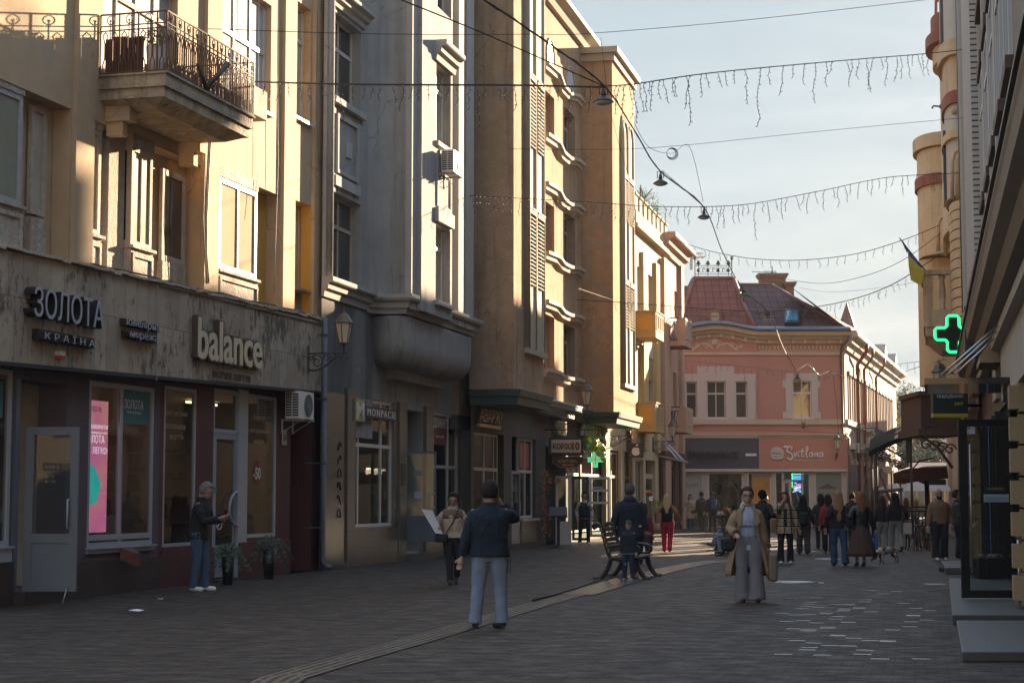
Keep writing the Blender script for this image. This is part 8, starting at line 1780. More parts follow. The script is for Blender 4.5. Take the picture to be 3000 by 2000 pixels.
def person(px,py,H,yaw,label,top,legs=None,hair=('short',(.03,.02,.015)),male=True,feet=((-.1,0),(.1,0)),hands=((-.26,.02,.80),(.26,.02,.80)),head=(0,0),vox=.013,sit=0.,lift=(0,0),lean=0.,shoes=(.02,.02,.02),skin=SK,group='people in the street',face=False,z0=0.,near=False,scale_w=1.,toes=(0,0)):
 p=gnd(px,py);s=H/1.75;T=thing('person',label,'person',loc=(p.x,p.y,z0),rot=radians(yaw),group=group);F=sub_of(T);F.Mx=F.Mx@Matrix.Scale(s,4)
 sh=(.172 if male else.152)*scale_w;hipw=.095;HZ=.93-sit;dz=-sit;NY=-lean
 hipc=V((0,0,HZ));chest=V((0,NY*.7,1.30+dz));shz=1.40+dz;neck=V((0,NY,1.50+dz));hc=V((head[0]*.0,NY-.015,1.635+dz))
 HS=1.09;yawh,pit=radians(head[0]),radians(head[1]);Rh=Matrix.Rotation(yawh,3,'Z')@Matrix.Rotation(pit,3,'X')
 hp=lambda v:neck+Rh@(V(v)*HS-V((0,0,.01)))
 # joints
 Lg=[]
 for i in(0,1):
  sx=-1 if i==0 else 1;hip=V((sx*hipw,0,HZ));an=V((feet[i][0],feet[i][1],.085+lift[i]))
  kn,an=ik(hip,an,.428,.424,V((sx*.15,-1,0))if not sit else V((0,-1,.6)));Lg.append((hip,kn,an))
 Ar=[]
 for i in(0,1):
  sx=-1 if i==0 else 1;s0=V((sx*sh,NY,shz));h=V(hands[i]);h.z+=dz if not sit else 0;el,wr=ik(s0,h,.30,.27,V((sx*.5,.9,-.35))if h.z-dz<1.3 else V((sx*.75,-.1,-1)));Ar.append((s0,el,wr))
  # body
 b=MB(F)
 b.loft([ering(0,0,HZ-.10,.11,.09),ering(0,0,HZ,.155,.105),ering(0,NY*.3,HZ+.16,.13,.09),ering(0,NY*.7,HZ+.36,.15,.105),ering(0,NY*.9,HZ+.45,.14*scale_w,.09),ering(0,NY,HZ+.525,.08,.06),ering(0,NY,HZ+.58,.055,.055),ering(0,NY,HZ+.66,.052,.055)])
 for hip,kn,an in Lg:b.tube(cat([hip,(hip+kn)/2,kn,(kn*2+an)/3,an],3),.05,10)if 0 else b.tube([hip,hip*.5+kn*.5,kn,kn*.65+an*.35,an,an-V((0,0,.05))],[.085,.07,.052,.05,.036,.036],10)
 for i,(s0,el,wr)in enumerate(Ar):
  sx=-1 if i==0 else 1;b.tube([V((sx*.06,NY,shz-.01)),s0,s0*.5+el*.5,el,el*.6+wr*.4,wr],[.05,.05,.042,.037,.036,.024],10)
  d=(wr-el).normalized();a=d.cross(V((0,-1,0)));a=a.normalized()if a.length>.1 else V((1,0,0));c=d.cross(a).normalized()
  tip=wr+d*.085;b.tube([wr,wr+d*.04,tip],[.024,.034,.034],8);
  for j,(o_,l_)in enumerate(((-.027,.07),(-.009,.08),(.009,.075),(.027,.06))):
   q=tip+a*o_;b.tube([q-d*.02,q+d*l_*.45,q+d*l_*.8+c*.02*1,q+d*l_*.9+c*.045],[.011,.0105,.010,.009],6)
  q=wr+d*.03-a*.028*sx;b.tube([q,q-a*.03*sx+d*.03+c*.01,q-a*.035*sx+d*.06+c*.02],[.012,.012,.010],6)
 Hc=hp((0,-.02,.145))
 def hell(c,r,n=14,m=10,mb=b):
  k=MB();k.ell((0,0,0),r,n,m);mb.add([hp(V(c)+V(p_))for p_ in k.v],k.f,True)
 hell((0,-.005,.155),(.076,.094,.098));hell((0,-.03,.095),(.058,.068,.075));hell((0,-.062,.05),(.028,.025,.022))
 hell((0,-.104,.115),(.011,.018,.014));hell((0,-.098,.14),(.008,.012,.03));hell((-.077,.0,.13),(.012,.02,.032));hell((.077,0,.13),(.012,.02,.032));hell((0,-.092,.077),(.026,.012,.011))
 hell((-.03,-.088,.165),(.024,.012,.01));hell((.03,-.088,.165),(.024,.012,.01))
 bo=b.build('body',skin,T);remesh(bo,min(vox,.010)/1.0 if near else.0115,1)
 if face:
  e=MB(F)
  for sx in(-1,1):hell((sx*.031,-.088,.148),(.011,.006,.006),8,6,e)
  e.build('eyes',M('eye_dark',(.03,.02,.018),.3,0),T);e=MB(F)
  for sx in(-1,1):hell((sx*.032,-.097,.171),(.019,.004,.003),8,5,e)
  e.build('eyebrows',M('brow',(.04,.025,.018),.8,0),T);e=MB(F);hell((0,-.103,.077),(.022,.005,.006),8,5,e);e.build('lips',M('lips',(.30,.10,.085),.5,0),T)
  # trousers / skirt
 lg=dict(col=(.02,.02,.025),w=1.,hem=.0,flare=1.,waist=1.,mat=None,skirt=None);lg.update(legs or{})
 lm_=lg['mat']or cm('legs%02d'%(len(MATS)%100)+str(int(sum(lg['col'])*999)),lg['col'])
 if lg['skirt']:
  k=MB(F);z1,r1=lg['skirt'];n=40;rg=[]
  for t in[i/7 for i in range(8)]:
   z=HZ+.06-(HZ+.06-z1)*t;r=.155*lg['waist']+(r1-.155)*t**.8;rg.append([(r*(1+.05*t*sin(j*2*pi/n*9))*cos(2*pi*j/n),r*.8*(1+.05*t*sin(j*2*pi/n*9))*sin(2*pi*j/n),z)for j in range(n)])
  k.loft(rg[::-1]);k.build('skirt',lm_,T)
 else:
  k=MB(F);w=lg['w'];f_=lg['flare'];k.loft([ering(0,0,HZ-.13,.13*max(1,w*.8),.10*max(1,w*.8)),ering(0,0,HZ-.02,.175*max(1,w*.85),.125*max(1,w*.8)),ering(0,NY*.2,HZ+.10,.155*max(1,w*.8),.11)])
  for hip,kn,an in Lg:
   e=an+(an-kn).normalized()*.0+V((0,0,-.03+lg['hem']));k.tube([hip+V((0,0,.02)),hip*.5+kn*.5,kn,kn*.6+an*.4,kn*.25+an*.75,e],[.105*w,.090*w,.072*w,.066*w*(f_*.5+.5),.060*w*f_,.064*w*f_],12)
  o=k.build('trousers',lm_,T);remesh(o,vox,1,.02 if near else.013,.11)
  # top garment
 tp=dict(col=(.03,.03,.03),hem=.86,g=1.,sl=1.,puff=0,mat=None,flare=1.,open=None,sleeve='long',collar=True,hood=False);tp.update(top)
 tm=tp['mat']or cm('top%02d'%(len(MATS)%100)+str(int(sum(tp['col'])*999)),tp['col'])
 def torso(k,g,hem,flare,puff=0):
  rg=[];zs=[hem+dz+(1.49-hem)*i/22 for i in range(23)]
  for z in zs:
   zz=z-dz;pr=[(.6,.20,.15),(.9,.178,.125),(1.02,.160,.112),(1.15,.168,.122),(1.28,.178,.128),(1.36,.175,.118),(1.41,.15,.10),(1.45,.10,.082),(1.5,.062,.065)]
   for q in range(len(pr)-1):
    if zz<=pr[q+1][0]or q==len(pr)-2:break
   t=min(1,max(0,(zz-pr[q][0])/(pr[q+1][0]-pr[q][0])));rx=pr[q][1]+(pr[q+1][1]-pr[q][1])*t;ry=pr[q][2]+(pr[q+1][2]-pr[q][2])*t
   if zz<1.0:e=1+(flare-1)*(1.0-zz)/(1.0-hem+.001);rx*=e;ry*=e
   if not male and zz>.95:rx*=.93
   if puff:m_=1+.035*abs(sin((zz)*pi/.085));rx*=m_;ry*=m_
   y=NY*min(1,max(0,(zz-.93)/.5));rg.append(ering(0,y,z,rx*g*scale_w,ry*g))
  k.loft(rg)
 k=MB(F)
 if not tp['open']:torso(k,tp['g'],tp['hem'],tp['flare'],tp['puff'])
 sl=tp['sl']
 if tp['sleeve']!='none':
  for i,(s0,el,wr)in enumerate(Ar):
   sx=-1 if i==0 else 1;P=[V((sx*.06,NY,shz+.005)),V((sx*.12,NY,shz-.005)),s0+V((0,0,-.03)),s0*.5+el*.5,el,el*.5+wr*.5,wr+(el-wr)*.06];q_=(sl-1)*.55+1;Rr_=[.055,.06,.066*q_,.060*sl,.054*sl,.049*sl,.041*sl]
   if tp['puff']:
    Q=[];R_=[]
    for a_ in range(len(P)-1):
     for t in(0,.25,.5,.75):Q.append(P[a_]+(P[a_+1]-P[a_])*t);R_.append((Rr_[a_]+(Rr_[a_+1]-Rr_[a_])*t)*(1.05 if t in(.25,.75)else.94))
    P,Rr_=Q,R_
   k.tube(P,Rr_,12)
 if tp['hood']:k.loft([ering(0,NY+.06,1.40+dz,.12,.07),ering(0,NY+.07,1.47+dz,.13,.085),ering(0,NY+.05,1.53+dz,.09,.06)])
 elif tp['collar']:k.tube([(.075*cos(a),NY+.0+.068*sin(a),1.50+dz)for a in[2*pi*j/14 for j in range(14)]],.024,6,True)
 o=k.build(tp.get('name','jacket'),tm,T)
 if o:remesh(o,vox,1,.02 if near else.014,.08)
 if tp['open']:
  inner=MB(F);torso(inner,.98,.80,1.05);o=inner.build('hoodie',tp['open'],T);remesh(o,vox,1,.02,.08)
  k=MB(F);n=30;rg=[];ga=tp.get('gap',.55)
  for i in range(15):
   z=1.475-(1.475-tp['hem'])*i/14;t=i/14;rx=[.10,.165,.19,.20,.20,.20,.21,.23,.26,.29,.305,.32,.335,.345,.355][i];ry=.12 if i==0 else.135+.06*t;a0=ga*(.62+.30*t)
   rg.append([(rx*(1+.03*t*sin(j*1.1))*sin(a0+(2*pi-2*a0)*j/(n-1)),NY*(1-t)-ry*cos(a0+(2*pi-2*a0)*j/(n-1)),z+dz)for j in range(n)])
  vs=[q for r_ in rg for q in r_];fs=[(i*n+j,(i+1)*n+j,(i+1)*n+j+1,i*n+j+1)for i in range(14)for j in range(n-1)]
  k.add(vs,fs,True);o=k.build('coat',tm,T);sd=o.modifiers.new('s','SOLIDIFY');sd.thickness=.016
  k=MB(F)
  for sx in(-1,1):k.hexa([(sx*.075,NY-.095,1.45),(sx*.13,NY-.09,1.43),(sx*.185,NY-.125,1.25),(sx*.12,NY-.15,1.16),(sx*.075,NY-.075,1.45),(sx*.13,NY-.07,1.43),(sx*.185,NY-.10,1.25),(sx*.12,NY-.125,1.16)])
  k.build('lapels',tm,T)
  k=MB(F);k.loft([ering(0,.02,1.42,.125,.10),ering(0,.03,1.49,.12,.095),ering(0,.045,1.545,.085,.07)]);o=k.build('hood',tp['open'],T)
  # shoes
 k=MB(F)
 for i,(hip,kn,an)in enumerate(Lg):
  f=V((0,-1,0));f.rotate(Matrix.Rotation(radians(toes[i]),3,'Z'));dd=(an-kn).normalized();pit_=max(0,-dd.y)if not sit else 0
  hl_=an+V((0,0,-.045))-f*.04;tip=an+f*.17+V((0,0,-.055+(lift[i]*0)))
  if lift[i]>.05:tip.z-=.10 if feet[i][1]>0 else-.05
  k.tube([hl_-f*.012,hl_+f*.05+V((0,0,.012)),hl_*.45+tip*.55,tip-f*.02,tip+f*.01],[.036,.046,.043,.040,.024],10);k.tube([an+V((0,0,.01)),hl_+f*.03],[.042,.042],8)
 o=k.build('shoes',M('shoe_%03d'%int(sum(shoes)*300),shoes,.6,.1,4),T);remesh(o,.012,1)
 # hair
 kind,hcol=hair[0],hair[1]
 if kind!='bald':
  hm=M('hair_%03d%03d'%(int(hcol[0]*999),int(hcol[2]*999)),hcol,.75,.35,30,.5,90,spec=.2)
  k=MB(F);r_=(.086,.105,.112)
  low={'short':-.06,'cap':.02,'long':-.09,'bun':-.03,'curly':-.06,'bob':-.10}[kind]
  kp=lambda v:(v.z>.055-(.0 if v.y<-.02 else 0))or(v.y>-.01 and v.z>low-.02)or(v.y>-.035 and v.z>.0)
  e=MB();e.ell((0,0,0),r_,22,16,kp);off=V((0,-.0,.16))
  k.add([hp(V(q)+off)for q in e.v],e.f,True)
  if kind=='curly':
   rr=random.Random(int(px))
   for _ in range(40):a=rr.uniform(0,2*pi);z=rr.uniform(-.05,.11);e=MB();y=.09*sin(a);
   for _ in range(46):
    v=V((rr.gauss(0,1),rr.gauss(.5,1),rr.gauss(.5,1))).normalized();e=MB();e.ell((v.x*.085,v.y*.10,v.z*.11),(.03,.03,.03),6,4);
    if v.y<-.3 and v.z<.5:continue
    k.add([hp(V(q)+off)for q in e.v],e.f,True)
  o=k.build('hair',hm,T)
  if kind!='curly':sd=o.modifiers.new('s','SOLIDIFY');sd.thickness=.012;sd.offset=1
  if kind in('long','bob'):
   Lh=hair[2]if len(hair)>2 else.45
   if kind=='bob':Lh=.2
   k=MB(F);rg=[];n=20
   for i in range(9):
    t=i/8;z=.20-(.20+Lh-.1)*t;w_=(.086+.035*sin(pi*min(1,t*1.3)))*(1-.30*t**3);d_=.06+.0*t;yc=.045+.04*min(1,t*2)
    rg.append([hp((w_*cos(2*pi*j/n)*(1+.04*sin(j*5+i)),yc+d_*sin(2*pi*j/n)*(.9 if sin(2*pi*j/n)>0 else.75),0))+V((0,0,z))if t>.35 else hp((w_*cos(2*pi*j/n),yc+d_*sin(2*pi*j/n)*(.9 if sin(2*pi*j/n)>0 else.75),z))for j in range(n)])
    # keep it level below the neck
   k.loft(rg[::-1]);o=k.build('long_hair',hm,T);dmod=o.modifiers.new('sub','SUBSURF');dmod.levels=1;dmod.render_levels=1
   for sx in((-1,1)if len(hair)>3 and hair[3]else()):
    k=MB(F);k.tube([hp((sx*.075,-.01,.20)),hp((sx*.09,-.02,.10)),hp((sx*.095,-.05,.0)),V((sx*.11,NY-.10,1.36+dz)),V((sx*.11,NY-.13,1.22+dz))],[.025,.03,.035,.035,.015],8);k.build('hair_lock',hm,T)
  if kind=='bun':k=MB(F);hell((0,.10,.18),(.035,.035,.035),10,8,k);k.build('bun',hm,T)
 return T,F,Ar,hp,Lg
def strap(T,F,pts,r,mat,name='strap'):k=MB(F);k.tube([V(p)for p in pts],r,5);return k.build(name,mat,T)
def bag(F,c,dims,mat,label,cat_='bag',name='bag',handles=None,taper=.85,parts=None):
 T=thing(name,label,cat_,F,c);k=MB(F);x,y,z=c;a,b,h=dims;k.hexa([(x-a*taper,y-b*taper,z-h),(x+a*taper,y-b*taper,z-h),(x+a*taper,y+b*taper,z-h),(x-a*taper,y+b*taper,z-h),(x-a,y-b,z),(x+a,y-b,z),(x+a,y+b,z),(x-a,y+b,z)]);o=k.build('bag_body',mat,T,bevel=min(a,b,h)*.5)
 if handles:k=MB(F);[k.tube([V(p)for p in hd],.008,5)for hd in handles];k.build('handle',mat,T)
 return T
def phone(F,c,label,rot=None):k=MB(F);x,y,z=c;k.box(x-.006,x+.006,y-.036,y+.036,z-.07,z+.07);return k.build('phone',M('phone_black',(.01,.01,.012),.2,0),label=label,cat='phone')
blackc=M('bag_black',(.012,.012,.013),.6,.15,5)
# 1 man in denim jacket, seen from behind
denim=M('denim_dark',(.005,.010,.021),.85,.22,8,.3,150);jogg=M('jogger_grey',(.17,.21,.28),.9,.1,6,.3,90)
T,F,Ar,hp,Lg=person(1434,1838,1.80,176,'stocky man in dark denim jacket and grey joggers, phone at his ear, seen from behind',dict(mat=denim,hem=.86,g=1.24,sl=1.35,flare=1.02),dict(mat=jogg,w=1.22,flare=1.05),('short',(.022,.016,.013)),feet=((-.15,.0),(.17,.03)),hands=((-.135,-.15,1.50),(.34,.04,.84)),near=True,vox=.011,scale_w=1.12,toes=(38,5),shoes=(.035,.035,.035))
phone(F,(-.105,-.06,1.63),'black phone held to the ear of the man in the denim jacket')
k=MB(F);sm2=M('seam_blue',(.018,.03,.055),.9,0)
for x in(-.10,.10):k.tube([(x,.155,.88),(x*1.1,.165,1.1),(x*1.0,.15,1.30)],.004,4)
k.tube([(-.2,.14,1.31),(0,.158,1.32),(.2,.14,1.31)],.004,4);k.build('jacket_seams',sm2,T)
k=MB(F);[k.tube([(x,-.13+.0,.93),(x-.02,-.14,.78),(x-.01,-.15,.66)],.006,4)for x in(-.2,-.23)];k.build('cords',black,T)
# 2 woman with newspaper
T,F,Ar,hp,Lg=person(1326,1712,1.68,-4,'short-haired woman in a cream puffer jacket reading a folded newspaper while walking',dict(col=(.42,.35,.26),hem=.90,g=1.18,sl=1.3,puff=1),dict(col=(.012,.012,.014),w=1.05),('short',(.012,.010,.010)),male=False,feet=((-.02,-.22),(.05,.30)),hands=((-.27,-.22,1.12),(.24,-.12,.98)),lift=(.02,.10),face=True,head=(8,16),near=True,shoes=(.03,.03,.03))
k=MB(F);k.loft([ering(0,0,1.27,.205,.15),ering(0,0,1.34,.215,.15),ering(0,0,1.42,.20,.135),ering(0,0,1.455,.16,.11)]);k.build('yoke',cm('yoke',(.17,.12,.085)),T)
strap(T,F,[(.12,-.13,1.46),(.02,-.19,1.2),(-.12,-.2,.98),(-.2,-.12,.94)],.012,black)
bag(F,(-.20,-.19,.98),(.13,.06,.16),blackc,'black shoulder bag of the woman with the newspaper',name='shoulder_bag')
np_=M('newsprint',(.55,.56,.58),.7,.2,14);k=MB(F);k.hexa([(-.30,-.36,1.0),(-.16,-.36,.98),(-.36,-.30,1.42),(-.58,-.30,1.46),(-.30,-.35,1.0),(-.16,-.35,.98),(-.36,-.288,1.42),(-.58,-.288,1.46)]);k.build('newspaper',np_,label='folded white newspaper held by the short-haired woman',cat='newspaper')
# 3 grey-haired man at the shoe shop
T,F,Ar,hp,Lg=person(580,1730,1.86,78,'grey-haired man in black jacket and jeans looking at his phone by the shoe shop',dict(col=(.014,.014,.015),hem=.84,g=1.14,sl=1.25),dict(mat=M('jeans_blue',(.045,.085,.15),.9,.18,6,.3,100),w=1.08),('short',(.19,.19,.19)),feet=((-.12,.04),(.10,-.08)),hands=((-.06,-.38,1.18),(.12,-.36,1.16)),head=(0,26),face=True,near=True,lean=.05,shoes=(.62,.64,.66),vox=.011,toes=(0,20))
k=MB(F);k.box(-.02,.07,-.46,-.44,1.17,1.31);k.build('phone',M('phone_black',(.01,.01,.012),.2,0),label='phone in the hands of the grey-haired man',cat='phone')
k=MB(F);[k.tube([hp((sx*.055+.0,-.10,.15)),hp((sx*.03,-.115,.135)),hp((sx*.012,-.115,.15))],.003,4)for sx in(-1,1)];k.build('glasses',black,T)
# 4 trench coat walker
tan_=cm('trench',(.29,.205,.125));hood_=cm('hoodie',(.36,.41,.53))
T,F,Ar,hp,Lg=person(2193,1762,1.745,-3,'woman with glasses in an open tan trench coat, pale hoodie and wide grey trousers',dict(mat=tan_,hem=.40,sl=1.5,open=hood_,gap=1.0),dict(col=(.17,.16,.165),w=1.32,flare=1.5,hem=-.03),('bun',(.055,.035,.022)),male=False,feet=((-.10,-.08),(.13,-.16)),hands=((-.22,-.30,1.06),(.30,.08,.78)),face=True,near=True,vox=.011,skin=M('skin_pale',(.40,.25,.19),.5,.05,8),shoes=(.02,.018,.02))
dk_t=M('print_black',(.02,.02,.02),.8,0);txt('carhartt','print',dk_t,T,F,-.145,.125,1.16,1.20,.128,.006,.012)
k=MB(F)
for sx in(-1,1):c=[hp((sx*.034+.026*cos(a),-.105,.148+.017*sin(a)))for a in[2*pi*j/12 for j in range(12)]];k.tube(c,.0035,4,True);k.tube([hp((sx*.06,-.10,.152)),hp((sx*.08,.0,.15))],.003,4)
k.tube([hp((-.008,-.108,.15)),hp((.008,-.108,.15))],.003,4);k.build('glasses',black,T)
bag(F,(-.30,-.02,1.0),(.13,.10,.22),blackc,'black padded shoulder bag at the right side of the trench coat walker',name='shoulder_bag');strap(T,F,[(-.24,-.05,1.0),(-.22,-.1,1.25),(-.17,-.03,1.49),(-.22,.1,1.25)],.014,black)
bag(F,(.38,.04,.74),(.07,.16,.42),M('paper_bag',(.19,.13,.085),.7,.1,4),'brown paper carrier bag in the left hand of the trench coat walker',name='carrier_bag',taper=1.0)
k=MB(F);k.box(-.245,-.17,-.375,-.36,1.02,1.12);k.build('phone',M('phone_black',(.01,.01,.012),.2,0),label='dark phone in the right hand of the trench coat walker',cat='phone')
# 5 child
T,F,Ar,hp,Lg=person(1842,1699,1.13,-22,'small child in a patterned beanie and navy jacket standing against the bench',dict(col=(.018,.022,.035),hem=.80,g=1.22,sl=1.25),dict(col=(.02,.03,.055),w=1.1),('cap',(.06,.09,.07)),feet=((-.13,.02),(.13,-.02)),hands=((-.26,-.08,.82),(.24,-.02,.8)),face=True,head=(-10,0),shoes=(.30,.28,.26),scale_w=.95,skin=M('skin_child',(.46,.29,.21),.5,.05,8))
k=MB(F);e=MB();e.ell((0,0,0),(.097,.115,.125),20,12,lambda v:v.z>.012);k.add([hp(V(q)+V((0,0,.155)))for q in e.v],e.f,True);o=k.build('beanie',M('beanie_pattern',(.10,.16,.13),.9,.9,16),T);sd=o.modifiers.new('s','SOLIDIFY');sd.thickness=.02
k=MB(F);k.loft([ering(0,0,.79,.215,.155),ering(0,0,.815,.215,.155)]);k.build('jacket_trim',M('trim_grey',(.35,.35,.35),.8,0),T);k=MB(F);k.box(-.12,-.06,-.105,-.095,.46,.53);k.build('knee_patch',M('patch_pale',(.4,.42,.45),.8,0),T)
# 6 man in long dark jacket with hood, from behind
T,F,Ar,hp,Lg=person(1846,1680,1.86,176,'tall grey-haired man in a long navy hooded jacket, from behind, at the bench',dict(col=(.018,.024,.04),hem=.72,g=1.28,sl=1.4,hood=True),dict(col=(.02,.02,.03),w=1.1),('short',(.10,.095,.09)),feet=((-.1,.18),(.12,-.2)),hands=((-.33,-.02,.80),(.34,.05,.86)),scale_w=1.12,near=True,shoes=(.03,.03,.03))
k=MB(F);k.box(-.23,-.18,.16,.19,.93,.96);k.build('reflector',M('hi_vis',(.6,.75,.05),.6,0),T)
bag(F,(-.36,.0,.80),(.10,.14,.26),M('bag_brown',(.05,.03,.025),.7,.2),'dark brown bag carried by the tall man in the navy hooded jacket',name='shoulder_bag')
# 7 girl in red jacket
T,F,Ar,hp,Lg=person(1887,1652,1.42,170,'girl in a crimson jacket with a pink backpack, half hidden behind the tall man',dict(col=(.22,.02,.04),hem=.86,g=1.2,sl=1.25),dict(col=(.03,.02,.03)),('long',(.05,.03,.022),.3),male=False,feet=((-.1,.1),(.1,-.1)))
bag(F,(0,.20,1.40),(.12,.07,.34),M('bag_pink',(.35,.10,.14),.7,.4,8),'pink backpack of the girl in the crimson jacket',name='backpack')
# 8 blonde woman in crimson trousers
T,F,Ar,hp,Lg=person(1955,1618,1.66,172,'blonde woman in crimson trousers, black vest and ochre sleeves, walking away',dict(col=(.22,.115,.035),hem=.90,g=1.10,sl=1.3),dict(col=(.38,.018,.05),w=1.22,flare=1.0),('long',(.50,.36,.19),.42),male=False,feet=((-.08,.16),(.09,-.18)),hands=((-.42,.05,.95),(.33,-.02,1.0)),lift=(.03,.0),shoes=(.02,.02,.02))
k=MB(F);k.loft([ering(0,0,.92,.185,.14),ering(0,0,1.1,.185,.14),ering(0,0,1.3,.20,.145),ering(0,0,1.42,.17,.12)]);k.build('vest',cm('vest_black',(.012,.012,.014)),T)
bag(F,(.24,.15,1.20),(.09,.07,.30),M('bag_rose',(.28,.13,.09),.6,.1),'rose-brown leather backpack hanging from the blonde woman left shoulder',name='backpack');strap(T,F,[(.16,.12,1.47),(.22,.16,1.2)],.012,M('bag_rose',(.28,.13,.09),.6,.1))
# 9 pharmacy worker
T,F,Ar,hp,Lg=person(1712,1594,1.72,2,'woman in a navy vest with white sleeves standing at the open pharmacy doors',dict(col=(.34,.36,.36),hem=.88,g=1.12,sl=1.3),dict(col=(.012,.012,.014),w=1.02),('short',(.012,.012,.014)),male=False,feet=((-.16,0),(.14,-.05)),hands=((-.24,-.06,.92),(.25,-.05,.92)),face=True,shoes=(.6,.6,.62))
k=MB(F);k.loft([ering(0,0,.90,.20,.145),ering(0,0,1.1,.195,.145),ering(0,0,1.3,.19,.145),ering(0,0,1.43,.15,.12)]);k.build('vest',cm('vest_navy',(.012,.022,.03)),T);txt('pharmacy','print',wht,T,F,-.1,.12,1.30,1.33,.145,.006,0)if 0 else None
# 10 three far walkers
T,F,Ar,hp,Lg=person(2023,1551,1.66,6,'woman in a long beige coat with crossbody bag, leftmost of three far walkers',dict(col=(.36,.28,.20),hem=.58,g=1.12,sl=1.2),dict(col=(.02,.035,.07)),('bob',(.02,.014,.012)),male=False,face=True,hands=((-.3,-.05,.95),(.28,0,.85)),shoes=(.02,.02,.03))
bag(F,(.14,-.18,.98),(.14,.06,.16),M('bag_navy',(.02,.02,.03),.6,.1),'dark crossbody bag on the woman in the long beige coat',name='shoulder_bag');strap(T,F,[(-.14,-.13,1.45),(.02,-.17,1.2),(.14,-.17,.98)],.012,black)
bag(F,(.30,-.05,.88),(.08,.05,.30),M('bag_teal',(.06,.12,.10),.7,.1),'teal carrier bag between the two leftmost far walkers',name='carrier_bag')
T,F,Ar,hp,Lg=person(2056,1556,1.78,178,'man in dark olive clothes with a brown backpack, middle of the three far walkers',dict(col=(.03,.03,.02),hem=.84,g=1.1,sl=1.15),dict(col=(.045,.04,.022),w=1.05),('short',(.05,.035,.025)),feet=((-.06,.1),(.06,-.14)))
bag(F,(0,.20,1.38),(.15,.09,.42),M('bag_dkbrown',(.05,.03,.022),.7,.3),'dark brown backpack of the middle far walker',name='backpack')
T,F,Ar,hp,Lg=person(2088,1557,1.80,182,'man with blue backpack and striped track trousers, rightmost of three far walkers',dict(col=(.03,.03,.035),hem=.84,g=1.22,sl=1.4,puff=1),dict(col=(.012,.012,.016)),('short',(.10,.06,.035)),feet=((-.13,.05),(.10,-.12)),hands=((-.36,0,.85),(.36,0,.85)),shoes=(.08,.06,.05))
bag(F,(0,.22,1.42),(.15,.10,.44),M('bag_blue',(.02,.05,.17),.7,.2),'blue backpack with white lettering of the rightmost far walker',name='backpack')
k=MB(F);[k.tube([Lg[i][0]+V(((-1,1)[i]*.1,0,0)),Lg[i][1]+V(((-1,1)[i]*.075,0,0)),Lg[i][2]+V(((-1,1)[i]*.062,0,0))],.012,4)for i in(0,1)];k.build('side_stripe',M('stripe_white',(.6,.6,.6),.8,0),T)
# 11 seated group on the second bench
def seated(px,py,H,yaw,label,top,legs,hair,**k):return person(px,py,H,yaw,label,top,legs,hair,sit=.44,group='people on the second bench',**k)
T,F,*_=seated(2150,1622,1.78,250,'person in a long black coat and pale jeans sitting cross-legged on the second bench',dict(col=(.012,.012,.013),hem=.80,g=1.22,sl=1.3),dict(col=(.18,.27,.36),w=1.1),('short',(.012,.012,.012)),feet=((-.10,-.62),(.10,-.35)),lift=(.20,.0),hands=((-.15,-.3,.72),(.15,-.3,.72)),z0=0,shoes=(.04,.035,.03))
T,F,*_=seated(2128,1612,1.66,200,'auburn-haired woman in a brown jacket sitting at the left end of the second bench',dict(col=(.14,.07,.04),hem=.86,g=1.1),dict(col=(.04,.04,.04)),('long',(.16,.07,.035),.3),male=False,feet=((-.1,-.45),(.1,-.45)),hands=((-.12,-.3,.7),(.12,-.3,.7)))
T,F,*_=seated(2178,1604,1.66,15,'woman in sunglasses sitting behind the trench coat walker',dict(col=(.10,.06,.04),hem=.86),dict(col=(.03,.03,.03)),('long',(.10,.05,.03),.3),male=False,face=True,feet=((-.1,-.4),(.1,-.4)),hands=((-.12,-.3,.7),(.12,-.3,.7)))
# 12 dark curly man and companion
person(2236,1640,1.74,150,'curly-haired man in a black jacket and grey jeans, half hidden by the trench coat walker',dict(col=(.02,.018,.018),hem=.82,g=1.3,sl=1.45),dict(col=(.05,.055,.06)),('curly',(.015,.012,.011)),scale_w=1.05,hands=((-.30,-.12,1.0),(.3,0,.9)),shoes=(.12,.09,.06))
person(2243,1600,1.62,60,'elderly balding man in profile behind the curly-haired man',dict(col=(.10,.08,.06),hem=.84,g=1.1),dict(col=(.03,.03,.03)),('cap',(.25,.22,.20)),face=True,skin=M('skin_warm',(.42,.21,.12),.5,.05,8))
